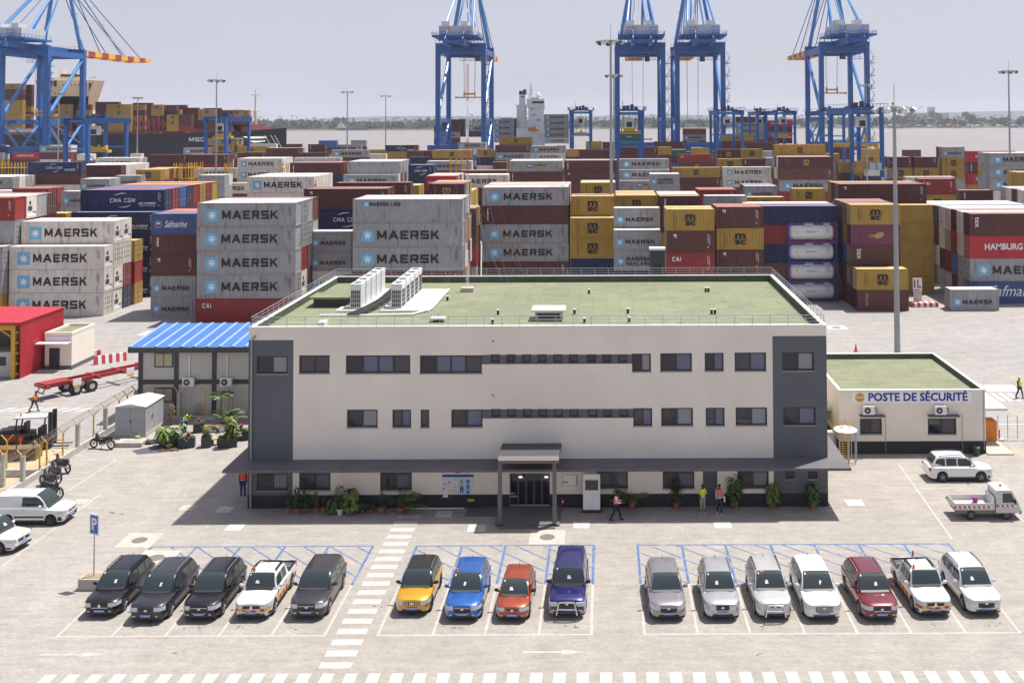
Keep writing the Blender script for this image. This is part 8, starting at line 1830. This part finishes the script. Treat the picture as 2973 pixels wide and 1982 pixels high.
nb = thing('notice_board', 'pale framed notice board on the wall right of the entrance', 'notice board', (0,0,0)); r = R_(zx(1678),zx(1888),zy(478),zy(630)); MB().box(r[0],r[1],DF-.04,DF-.004,r[2],r[3]).build('frame', GALV, nb); MB().box(r[0]+.05,r[1]-.12,DF-.045,DF-.041,r[2]+.05,r[3]-.05).build('sheet', CREAM, nb); MB().box(r[1]-.09,r[1]-.04,DF-.045,DF-.041,r[2]+.03,r[3]-.03).build('side_strip', MARKM[7], nb); MB().box(r[0]+.05,r[0]+.4,DF-.05,DF-.046,r[2]+.22,r[2]+.28).build('title_strip', DARK, nb)
# white info totem
qa, qb = gr(zx(1940),1488), gr(zx(2200),1488); TYY = qa.y+.35; cx_ = (qa.x+qb.x)/2; t = thing('info_totem', 'tall white information totem with dark screen on a maroon base', 'totem', (cx_,TYY,0)); hh_ = at(zx(2060),zy(475),TYY).z
MB().box(-.64,.64,-.4,.3,0,.2).build('base', sm('maroon_base', (0.09,0.02,0.03)), t); b_ = MB(); b_.loft([[(x,y,z) for y, z in ((-.38,.201),(-.14,.75),(-.08,hh_),(.12,hh_),(.2,.201))] for x in (-.54,.54)]); b_.build('body', WHITE, t)
z0, z1 = at(zx(2060),zy(678),TYY).z, at(zx(2060),zy(550),TYY).z; MB().box(-.40,.41,-.16,-.12,z0,z1).build('screen', sm('screen_brown', (0.045,0.035,0.02), .3), t)
# yellow wet-floor style bin, red floodlights, office chair
q = gr(zx(485),zy(925)); t = thing('yellow_bin', 'black waste box with tilted yellow lid against the wall left of the entrance', 'waste box', (q.x,q.y+.1,0)); MB().box(-.1,.1,-.1,.1,0,.25).build('foot', BLK, t); MB().box(-.22,.22,-.18,.18,.25,.45).build('box', BLK, t); MB().bar((0,-.2,.47),(0,.2,.66),.44,.03,(0,0,1)).build('lid', sm('lid_yellow', (0.62,0.45,0.02)), t)
for px, py, l, s_ in ((850,915,'red fire extinguisher stand left of the entrance post',1.15),(1690,915,'red fire extinguisher stand right of the entrance post',.9)):
    q = gr(zx(px),zy(py)); t = thing('fire_extinguisher', l, 'fire extinguisher', (q.x,q.y+.1,0)); b_ = MB(); b_.tube((0,0,0),(0,0,.25*s_),.09*s_,10).tube((0,0,.25*s_),(0,0,.62*s_),.16*s_,12).tube((0,0,.62*s_),(0,0,.74*s_),.16*s_,12,.05).tube((-.02,0,.74*s_),(-.22*s_,0,.80*s_),.06,8); b_.build('body', sm('extinguisher_red', (0.45,0.012,0.02), .35), t, True); MB().box(-.05,.05,-.17*s_,-.162*s_,.35*s_,.5*s_).build('label_patch', WHITE, t)
q = gr(zx(1040),zy(895)); t = thing('office_chair', 'office swivel chair with white seat at the left of the entrance', 'chair', (q.x,q.y+.2,.12)); b_ = MB()
for k in range(5): a = k*1.256; b_.bar((0,0,.08),(.3*math.cos(a),.3*math.sin(a),.05),.05,.04)
b_.tube((0,0,.08),(0,0,.45),.03,8); b_.build('base', CHR, t); MB().box(-.24,.24,-.24,.24,.45,.52).build('seat', sm('seat_pale', (0.45,0.45,0.52)), t); MB().box(-.28,-.22,-.22,.22,.6,1.1).build('backrest', BLK, t); MB().box(-.2,.15,-.27,-.22,.68,.72).build('armrest', WHITE, t)
q0_, q1_ = gr(zx(-200),zy(915)), gr(zx(400),zy(912)); MBw = MB(); MBw.tube((gr(1195,1474).x,DF-.25,.06),(q1_.x,DF-.25,.06),.045,8); tag(MBw.build('drain_tube', WHITE), 'long white tube lying on the ground along the dark plinth', 'tube')
q = gr(zx(650),zy(925)); t = thing('hose_roll', 'grey corrugated hose end curled against the plinth left of the ramp', 'hose', (q.x,q.y+.2,0)); MB().path([(-.15,0,.1),(-.12,0,.4),(.05,0,.48),(.12,0,.3),(.15,0,.0)], .07, 8).build('hose', GALV, t)
# ---------------------------------------------------------------- plants
LF1 = pm('leaf_green', (0.055,0.11,0.02), .5, .35, 4); LF2 = pm('leaf_yellow_green', (0.12,0.17,0.025), .5, .3, 4); LF3 = pm('leaf_dark', (0.022,0.045,0.015), .5, .3, 4); LF4 = pm('leaf_olive', (0.13,0.15,0.07), .6, .3, 5); LFP = pm('leaf_pink', (0.30,0.05,0.10), .5, .3, 5); SOIL = sm('soil', (0.05,0.035,0.025)); STEM = sm('stem', (0.12,0.10,0.05)); TERRA = pm('terracotta', (0.36,0.11,0.05), .8, .12, 3)
def leafq(mb, p, d, l, w, up, droop=.3, seg=3):
    """a bent leaf blade"""
    p = Vector(p); d = Vector(d).normalized(); s_ = d.cross(Vector((0,0,1))); s_ = s_.normalized() if s_.length > .05 else Vector((1,0,0)); pr = None
    for k in range(seg+1):
        t_ = k/seg; c = p+d*l*t_+Vector((0,0,-droop*l*t_*t_)); ww = w*math.sin(math.pi*min(.97, t_*.9+.08))*.5
        a, b_ = c-s_*ww, c+s_*ww
        if pr: mb.quad(pr[0], pr[1], b_, a)
        pr = (a, b_)
def foliage(mb, kind, h, r, rd, z0):
    if kind == 'palm' or kind == 'frond':
        for k in range(17 if kind == 'palm' else 12):
            a = rd.uniform(0,6.28); el = rd.uniform(.5,1.25); L = h*rd.uniform(.75,1.0); pr = Vector((0,0,z0)); n = 9
            for j in range(1,n+1):
                t_ = j/n; q = Vector((math.cos(a)*math.cos(el)*L*t_*(1+.2*t_), math.sin(a)*math.cos(el)*L*t_*(1+.2*t_), z0+math.sin(el)*L*t_-.38*L*t_*t_)); mb.mi = 1; mb.tube(pr,q,.012,3,cap=False); mb.mi = 0
                if j > 2:
                    for sg in (-1,1): leafq(mb, q, Vector((math.cos(a+sg*.95),math.sin(a+sg*.95),.15)), r*.62*(1-.4*t_), .13, 0, .5, 2)
                pr = q
    elif kind == 'broad':
        mb.mi = 1; mb.tube((0,0,z0-.1),(0,0,z0+h*.7),.025,5); mb.mi = 0
        for k in range(105): a = rd.uniform(0,6.28); z = z0+h*rd.uniform(.10,1.0); q = r*rd.uniform(.15,.6); leafq(mb,(q*math.cos(a),q*math.sin(a),z),(math.cos(a),math.sin(a),rd.uniform(-.5,.4)),r*rd.uniform(.5,.85),r*.5,0,.8,3)
    elif kind == 'spiky':
        mb.mi = 1; mb.tube((0,0,z0-.1),(0,0,z0+h*.4),.02,5); mb.mi = 0
        for k in range(110): a = rd.uniform(0,6.28); leafq(mb,(0,0,z0+h*rd.uniform(.15,.6)),(math.cos(a),math.sin(a),rd.uniform(-.2,1.8)),h*rd.uniform(.3,.55),.07,0,.3,3)
    elif kind == 'bush':
        mb.mi = 1; mb.tube((0,0,z0-.1),(0,0,z0+h*.3),.03,5); mb.mi = 0
        for k in range(420): a = rd.uniform(0,6.28); t_ = rd.random()**.8; rr = r*math.sin(math.pi*(.14+.8*t_))**.7*rd.uniform(.3,1.05); leafq(mb,(rr*math.cos(a),rr*math.sin(a),z0+.1+h*t_),(math.cos(a),math.sin(a),rd.uniform(-.3,.8)),.13,.06,0,.3,2)
    elif kind == 'stick':
        mb.mi = 1; mb.tube((0,0,z0-.1),(.02,0,z0+h*.7),.022,5); mb.mi = 0
        for k in range(52): a = rd.uniform(0,6.28); leafq(mb,(0,0,z0+h*rd.uniform(.3,.95)),(math.cos(a),math.sin(a),rd.uniform(-.2,1.0)),r*rd.uniform(.5,.8),r*.25,0,.4,2)
    elif kind == 'low':
        for k in range(110): a = rd.uniform(0,6.28); leafq(mb,(rd.uniform(-r,r)*.7,rd.uniform(-r,r)*.4,z0),(math.cos(a),math.sin(a),rd.uniform(.2,1.4)),h*rd.uniform(.6,1.1),.09,0,.5,3)
def potted(px, py, kind, h, r, lmat, pmat_, pw, ph, label, square=False):
    q = gr(px,py); t = thing('potted_plant', label, 'potted plant', (q.x,q.y+pw*.4,0), 0, 'potted plants along the office wall'); rd = random.Random(int(px)); b_ = MB()
    if square: b_.loft([[(-pw*.38,-pw*.38,0),(pw*.38,-pw*.38,0),(pw*.38,pw*.38,0),(-pw*.38,pw*.38,0)],[(-pw*.5,-pw*.5,ph),(pw*.5,-pw*.5,ph),(pw*.5,pw*.5,ph),(-pw*.5,pw*.5,ph)]])
    else: b_.tube((0,0,0),(0,0,ph*.86),pw*.34,14,pw*.46); b_.tube((0,0,ph*.86),(0,0,ph),pw*.53,14)
    b_.build('pot', pmat_, t); MB().tube((0,0,ph+.002),(0,0,ph+.008),pw*.42,10).build('soil', SOIL, t); b_ = MB(); foliage(b_, kind, h, r, rd, ph); b_.build('foliage', [lmat, STEM], t)
ZX = lambda v: 780+v/4.704; ZY = lambda v: 1320+v/4.704
WP_ = WHITE; GP = sm('pot_grey', (0.09,0.09,0.10)); RP = sm('pot_red', (0.25,0.015,0.03)); BP_ = pm('pot_brown', (0.22,0.10,0.055), .8, .1, 3)
for a in ((255,808,'stick',1.0,.4,LF1,TERRA,.36,.36,'tall thin green plant in terracotta pot, leftmost of the row'),(375,808,'broad',1.3,.25,LF3,TERRA,.34,.32,'plant with nearly black leaves in terracotta pot'),(485,810,'spiky',1.25,.5,LF1,GP,.40,.34,'spiky plant in dark grey pot'),(630,802,'stick',1.0,.42,LF2,TERRA,.34,.34,'yellow green leafy plant in small terracotta pot, fourth in the row'),(745,806,'stick',.7,.3,LF1,TERRA,.38,.36,'bare stemmed plant in terracotta pot, fifth in the row'),(875,808,'broad',.65,.45,LF1,RP,.36,.30,'broad leaved low plant in dark red pot'),(963,830,'bush',1.35,.36,LF4,WP_,.42,.38,'pale olive bush in white pot'),
    (1118,820,'broad',1.2,.5,LF2,BP_,.44,.36,'large leaved yellow green plant in brown pot, next to the white pot'),(1275,802,'low',.6,.3,LF1,TERRA,.32,.32,'low tufted plant in terracotta pot right of the yellow green one'),(1387,795,'frond',.6,.3,LF3,TERRA,.24,.22,'drooping dark plant in the smallest terracotta pot'),(1537,812,'stick',1.1,.28,LF1,BP_,.42,.40,'column shaped plant in square brown pot'),(1790,814,'palm',1.9,.6,LF1,TERRA,.44,.40,'tall palm with long fronds in terracotta pot, left of the poster')):
    potted(ZX(a[0]),ZY(a[1]),*a[2:], square=(a[0] in (1537,1118)))
for a in ((1835,1480,'palm',1.75,.6,LF1,TERRA,.44,.40,'tall palm in terracotta pot right of the white totem'),(1964,1478,'spiky',1.7,.6,LF1,TERRA,.42,.40,'spiky dragon tree in terracotta pot under a barred window'),(2136,1477,'broad',1.65,.5,LF1,TERRA,.42,.40,'big leafy plant in terracotta pot right of the grey door'),(2245,1476,'broad',1.15,.48,LF2,TERRA,.42,.40,'leafy plant in terracotta pot before the slate corner'),(2362,1478,'broad',1.15,.42,LF1,TERRA,.42,.40,'leafy plant in terracotta pot, last one at the right corner')): potted(*a)
PLB = pm('planter_slate', (0.045,0.047,0.055), .75, .12, 2)
zx2 = lambda v: 420+v/7.126; zy2 = lambda v: 1120+v/7.126
def planter(px, py, w, d, h, rz, kinds, label):
    q = gr(px,py); t = thing('garden_planter', label, 'planter', (q.x,q.y,0), rz, 'slate grey planters of the small garden'); MB().box(-w/2,w/2,0,d,0,h).build('box', PLB, t); MB().box(-w/2+.06,w/2-.06,.06,d-.06,h+.001,h+.01).build('soil', SOIL, t); rd = random.Random(int(px*7))
    for k, hh, r, m_, dx in kinds: b_ = MB(); foliage(b_, k, hh, r, rd, 0); o = b_.build('plant', [m_, STEM], t); o.location = (dx, d/2, h)
planter(zx2(500),zy2(1265),1.5,.55,.75,R(12),[('broad',.7,.7,LF2,-.3),('broad',.6,.6,LF1,.4),('low',.5,.5,LF4,0)],'planter overflowing with broad yellow green leaves')
planter(zx2(860),zy2(1290),1.15,.55,.75,R(12),[('low',.5,.5,LF4,0),('spiky',.5,.4,LFP,.1)],'planter with trailing pale and pinkish leaves')
planter(zx2(1265),zy2(1285),.7,.7,.8,R(12),[('bush',.5,.3,LF2,0),('low',.4,.3,LF4,0)],'narrow planter with round yellow green tuft'); planter(zx2(1700),zy2(1285),1.35,.6,.75,R(12),[('frond',.9,.5,LF1,.2),('low',.5,.5,LF2,-.2),('broad',1.6,.5,LF2,.25)],'planter with tall bright shrub behind the short bench')
planter(zx2(1990),zy2(1140),1.2,.55,.75,R(12),[('spiky',.6,.4,LFP,0),('low',.4,.3,LF2,.2)],'planter with crimson leaves at the building corner'); planter(zx2(1110),zy2(975),.8,.6,.75,R(12),[('low',.4,.3,LF4,0),('spiky',.4,.3,LFP,0)],'planter with small orange leaves at the rear left of the garden')
planter(zx2(1700),zy2(920),1.1,.55,.75,R(12),[('palm',1.9,.6,LF1,-.2),('low',.5,.4,LF2,.2)],'rear planter with the tall palm')
q = gr(zx2(1550),zy2(790)); t = thing('palm_tree', 'young fan palm rising before the site office wall', 'tree', (q.x,q.y+.2,0)); MB().tube((0,0,0),(.05,0,2.2),.07,7,.04).build('trunk', BARK, t); b_ = MB(); foliage(b_, 'palm', 1.1, .55, random.Random(8), 2.1); b_.build('crown', [LF1, STEM], t)
q = gr(zx2(1130),zy2(650)); t = thing('dry_shrub', 'dry pale shrub against the site office wall', 'shrub', (q.x,q.y+.1,0)); b_ = MB(); foliage(b_, 'bush', 1.1, .5, random.Random(9), .1); b_.build('foliage', [pm('leaf_dry', (0.38,0.33,0.18), .7, .2, 4), STEM], t)
q = gr(zx2(555),zy2(800)); t = thing('dry_shrub', 'reddish dry shrub beside the grey cabinet', 'shrub', (q.x,q.y,0)); b_ = MB(); foliage(b_, 'bush', 1.4, .3, random.Random(5), .1); b_.build('foliage', [pm('leaf_rust', (0.25,0.16,0.06), .7, .3, 4), STEM], t)
q = gr(zx2(505),zy2(1310)); t = thing('potted_plant', 'tiny succulent in orange terracotta pot before the big planter', 'potted plant', (q.x,q.y,0)); MB().tube((0,0,0),(0,0,.3),.12,12,.2).build('pot', TERRA, t); b_ = MB(); foliage(b_, 'low', .2, .2, random.Random(1), .3); b_.build('foliage', [LF1, STEM], t)
def bench(px, py, w, rz, l, dark):
    q = gr(px,py); t = thing('garden_bench', l, 'bench', (q.x,q.y,0), rz); MB().box(-w/2,w/2,-.2,.25,.45,.52).build('seat', pm('bench_wood', (0.55,0.36,0.17), .6, .12, 3), t)
    for x in (-w*.32,w*.32): MB().box(x-.2,x+.2,-.12,.17,0,.449).build('leg', PLB if dark else WHITE, t)
bench(zx2(1420),zy2(950),2.1,R(4),'wooden garden bench on white legs in the little garden',False); bench(zx2(1460),zy2(1220),1.0,R(25),'short wooden bench wedged between two planters',True)
q = gr(zx2(340),zy2(1330)); t = thing('leaf_heap', 'heap of dry brown leaves on the dark plastic sheet', 'leaf heap', (q.x+.6,q.y+.1,0)); b_ = MB(); foliage(b_, 'low', .3, 1.0, random.Random(2), 0.02); foliage(b_, 'low', .25, .7, random.Random(6), 0.02); b_.build('leaves', [pm('leaf_brown', (0.16,0.10,0.05), .8, .3, 4), STEM], t)
# ---------------------------------------------------------------- people
SKIN = sm('skin_dark', (0.045,0.024,0.015), .5); HAIR = sm('hair_black', (0.01,0.009,0.008), .8)
def cloth(n, c): return pm('cloth_'+n, c, .85, .12, 6)
def skin_obj(name, V, E, Rr, mat, parent, root=0, sub=1):
    me = bpy.data.meshes.new(name); me.from_pydata([tuple(v) for v in V], E, []); o = bpy.data.objects.new(name, me); COL.objects.link(o); o.parent = parent; me.materials.append(mat)
    o.modifiers.new('skin', 'SKIN').use_smooth_shade = True
    if not me.skin_vertices: me.attributes.new  # the layer comes with the modifier's data
    lay = me.skin_vertices[0].data if me.skin_vertices else None
    if lay:
        for i, r in enumerate(Rr): lay[i].radius = r if isinstance(r, tuple) else (r, r)
        lay[root].use_root = True
    s_ = o.modifiers.new('sub', 'SUBSURF'); s_.levels = sub; s_.render_levels = sub
    return o
def person(px, py, rz, label, shirt, trousers, shoes, lean=0.0, stride=0.0, knee=(0,0), armL=(.1,.1), armR=(.1,.1), vest=None, helmet=None, sc_=1.0, head=0.0, crouch=0.0, dpos=(0,0), holds=None, sleeves=True, bareleg=False):
    """pose is given in the figure's own frame: it faces -Y. arm = (raise forward in radians, elbow bend in radians)"""
    q = gr(px,py); t = thing('person', label, 'person', (q.x+dpos[0],q.y+dpos[1],0), rz, 'people on foot'); H_ = .92-crouch
    hip = Vector((0,.0,H_)); ch = hip+Vector((0,-math.sin(lean)*.28,math.cos(lean)*.28)); nk = hip+Vector((0,-math.sin(lean)*.53,math.cos(lean)*.53)); hl = lean+head
    h0 = nk+Vector((0,-math.sin(hl)*.10,math.cos(hl)*.10)); h1 = nk+Vector((0,-math.sin(hl)*.24-.01,math.cos(hl)*.24))
    V = [hip, ch, nk, h0, h1]; E = [(0,1),(1,2),(2,3),(3,4)]; RR = [(.15,.11),(.155,.105),(.06,.06),(.065,.07),(.075,.09)]; J = {}
    for sg, arm in ((-1,armL),(1,armR)):
        sh_ = nk+Vector((sg*.185,.0,-.055)); a, e = arm; el = sh_+Vector((sg*.04,-math.sin(a)*.29,-math.cos(a)*.29)); b2 = a+e; wr_ = el+Vector((-sg*.03*min(1,e),-math.sin(b2)*.26,-math.cos(b2)*.26)); d = (wr_-el).normalized(); palm = wr_+d*.07
        i = len(V); V += [sh_, el, wr_, palm]; E += [(2,i),(i,i+1),(i+1,i+2),(i+2,i+3)]; RR += [(.062,.062),(.045,.045),(.03,.03),(.04,.02)]; J[sg] = (sh_,el,wr_,palm,d)
        side = d.cross(Vector((sg,0,0))); side = side.normalized() if side.length > .1 else Vector((0,1,0))
        for k in range(4): j = len(V); V.append(palm+d*(.075-.008*abs(k-1.5))+side*(k-1.5)*.024); E.append((i+3,j)); RR.append((.010,.010))
        j = len(V); V.append(wr_+d*.05+side*.055); E.append((i+2,j)); RR.append((.012,.012))
    for sg in (-1,1):
        st_ = stride*sg; hp = hip+Vector((sg*.09,0,-.05)); foot = Vector((sg*.10,-st_*.34,.09)); kb = knee[0] if sg < 0 else knee[1]; mid = (hp+foot)/2+Vector((0,-.03-abs(st_)*.05-kb*.25-crouch*.6,0)); toe = foot+Vector((sg*.03,-.16,-.055)); heel = foot+Vector((0,.05,-.05))
        if kb > .2: foot.z += .12*kb; toe.z += .02
        i = len(V); V += [hp, mid, foot, toe]; E += [(0,i),(i,i+1),(i+1,i+2),(i+2,i+3)]; RR += [(.095,.095),(.06,.06),(.042,.042),(.04,.028)]; J['l%d' % sg] = (hp,mid,foot,toe)
    body = skin_obj('body', V, E, RR, SKIN, t, 0)
    # clothes follow the body a little outside it
    s_ = [hip+Vector((0,0,-.06)), ch, nk+Vector((0,0,-.03))]; Es = [(0,1),(1,2)]; Rs = [(.17,.13),(.175,.125),(.085,.075)]
    for sg in (-1,1):
        sh_,el,wr_,pm_,d = J[sg]; i = len(s_); s_ += [sh_, el] + ([wr_-d*.03] if sleeves else []); Es += [(2,i),(i,i+1)]+([(i+1,i+2)] if sleeves else []); Rs += [.08,.062]+([.045] if sleeves else [])
    skin_obj('shirt', s_, Es, Rs, shirt, t)
    v_ = [hip]; Ev = []; Rv = [(.165,.125)]
    for sg in (-1,1):
        hp,mid,ft,toe = J['l%d' % sg]; i = len(v_); v_ += [hp, mid]+([] if bareleg else [ft+Vector((0,0,.03))]); Ev += [(0,i),(i,i+1)]+([] if bareleg else [(i+1,i+2)]); Rv += [.108,.078]+([] if bareleg else [.062])
        sh = MB(); d = (toe-ft); sh.loft([[ft+Vector((x,y,z)) for x, y, z in ((-.045,.07,-.09),(.045,.07,-.09),(.045,.07,0),(-.045,.07,0))],[ft+Vector((d.x*.5+x,d.y*.5,z)) for x, z in ((-.05,-.09),(.05,-.09),(.045,-.01),(-.045,-.01))],[ft+Vector((d.x*1.1+x,d.y*1.25,z)) for x, z in ((-.035,-.09),(.035,-.09),(.03,-.045),(-.03,-.045))]]); sh.build('shoe', shoes, t)
    skin_obj('trousers', v_, Ev, Rv, trousers, t)
    hc = (h0+h1)/2+Vector((0,0,.035)); hr = MB(); hr.sphere(hc+Vector((0,.02,.03)),.103,10,.9,1,.95); hr.build('hair', HAIR, t, True)
    fc = MB(); fc.sphere(hc+Vector((0,-.095,-.01)),.018,6,.8,1.2,1.5); fc.build('nose', SKIN, t, True); ey = MB()
    for sg in (-1,1): ey.sphere(hc+Vector((sg*.033,-.088,.015)),.011,6)
    build_each(ey, 'eye', MWHT, t); MB().sphere(hc+Vector((0,-.083,-.055)),.022,6,1.2,.4,.35).build('mouth', MRED, t)
    er = MB()
    for sg in (-1,1): er.sphere(hc+Vector((sg*.082,0,0)),.025,6,.4,.8,1.2)
    build_each(er, 'ear', SKIN, t)
    if helmet: b_ = MB(); b_.sphere(hc+Vector((0,.0,.06)),.135,12,1,1.1,.85); b_.box(hc.x-.09,hc.x+.09,hc.y-.21,hc.y-.08,hc.z+.03,hc.z+.05); b_.build('helmet', helmet, t, True)
    if vest:
        vv = [hip+Vector((0,0,-.02)), ch, nk+Vector((0,0,-.05)), J[-1][0].lerp(nk,.25), J[1][0].lerp(nk,.25)]; skin_obj('safety_vest', vv, [(0,1),(1,2),(2,3),(2,4)], [(.215,.19),(.225,.19),(.125,.13),.115,.115], vest, t)
        c = hip.lerp(ch,.35); n_ = (ch-hip).normalized(); b_ = MB(); b_.tube(c-n_*.025,c+n_*.025,.19,14); o = b_.build('reflective_band', sm('reflective', (0.6,0.6,0.6), .3), t); 
    if holds == 'phone': p_ = (J[-1][3]+J[1][3])/2; b_ = MB(); b_.box(p_.x-.035,p_.x+.035,p_.y-.09,p_.y-.05,p_.z-.02,p_.z+.12); b_.build('phone', BLK, t)
    if holds == 'papers': p_ = J[1][3]; b_ = MB(); b_.box(p_.x+.0,p_.x+.05,p_.y-.12,p_.y+.14,p_.z-.05,p_.z+.28); b_.build('papers', MWHT, t)
    t.scale = (sc_,)*3; return t
HVY = pm('vest_lime', (0.55,0.75,0.02), .7, .1, 6); HVO = pm('vest_orange', (0.75,0.13,0.03), .7, .1, 6); PNK = cloth('pink', (0.70,0.27,0.30)); BLKC = cloth('black', (0.015,0.015,0.02)); BEI = cloth('beige', (0.36,0.30,0.25)); GRYS = cloth('grey_shirt', (0.42,0.40,0.38)); LAV = cloth('lavender', (0.33,0.34,0.50)); JEAN = cloth('denim', (0.03,0.06,0.16)); ORC = cloth('orange_overall', (0.66,0.16,0.02)); WSH = sm('white_shoe', (0.7,0.7,0.7)); CHAR = cloth('charcoal', (0.035,0.03,0.035))
person(1787,1509,R(80),'person in pink shirt and black trousers walking and looking at a phone',PNK,BLKC,BLK,lean=.08,stride=.9,armL=(.35,1.15),armR=(.35,1.15),head=.5,holds='phone',sc_=1.03)
person(2040,1487,R(5),'person in lime safety vest and beige trousers looking down at their hands',GRYS,BEI,WSH,armL=(.25,1.35),armR=(.25,1.35),head=.6,vest=HVY,sleeves=False,sc_=1.02)
person(2089,1490,R(12),'person in orange safety vest over lavender shirt holding white papers beside the door',LAV,CHAR,WSH,stride=.35,armL=(.1,.3),armR=(.1,.5),vest=HVO,holds='papers',sc_=1.03)
person(98,1193,R(70),'person in orange overalls walking on the apron crossing, upper left',ORC,CHAR,BLK,lean=.35,stride=1.1,armL=(.7,.6),armR=(-.5,.4),vest=None,sc_=1.0,bareleg=False)
person(536,1254,R(70),'gardener in lime safety vest bending over the planters',CHAR,BLKC,BLK,lean=.75,armL=(1.1,.5),armR=(1.0,.6),head=.3,vest=HVY,sc_=1.05)
person(525,1262,R(40),'person in blue helmet crouching low among the planters',LAV,CHAR,BLK,lean=.6,crouch=.45,armL=(1.1,.5),armR=(1.1,.6),vest=HVY,helmet=sm('helmet_blue', (0.03,0.10,0.55), .3),sc_=1.0)
person(705,1437,R(30),'person in red vest and jeans half hidden behind the left building corner',cloth('red_shirt', (0.5,0.03,0.03)),JEAN,BLK,stride=.3,vest=HVO,sc_=1.03)
person(2960,1154,R(20),'person in lime vest and yellow helmet walking at the right picture edge',CHAR,CHAR,BLK,stride=.9,armL=(.3,.3),armR=(-.3,.3),vest=HVY,helmet=sm('helmet_yellow', (0.72,0.42,0.02), .3),sc_=1.03)
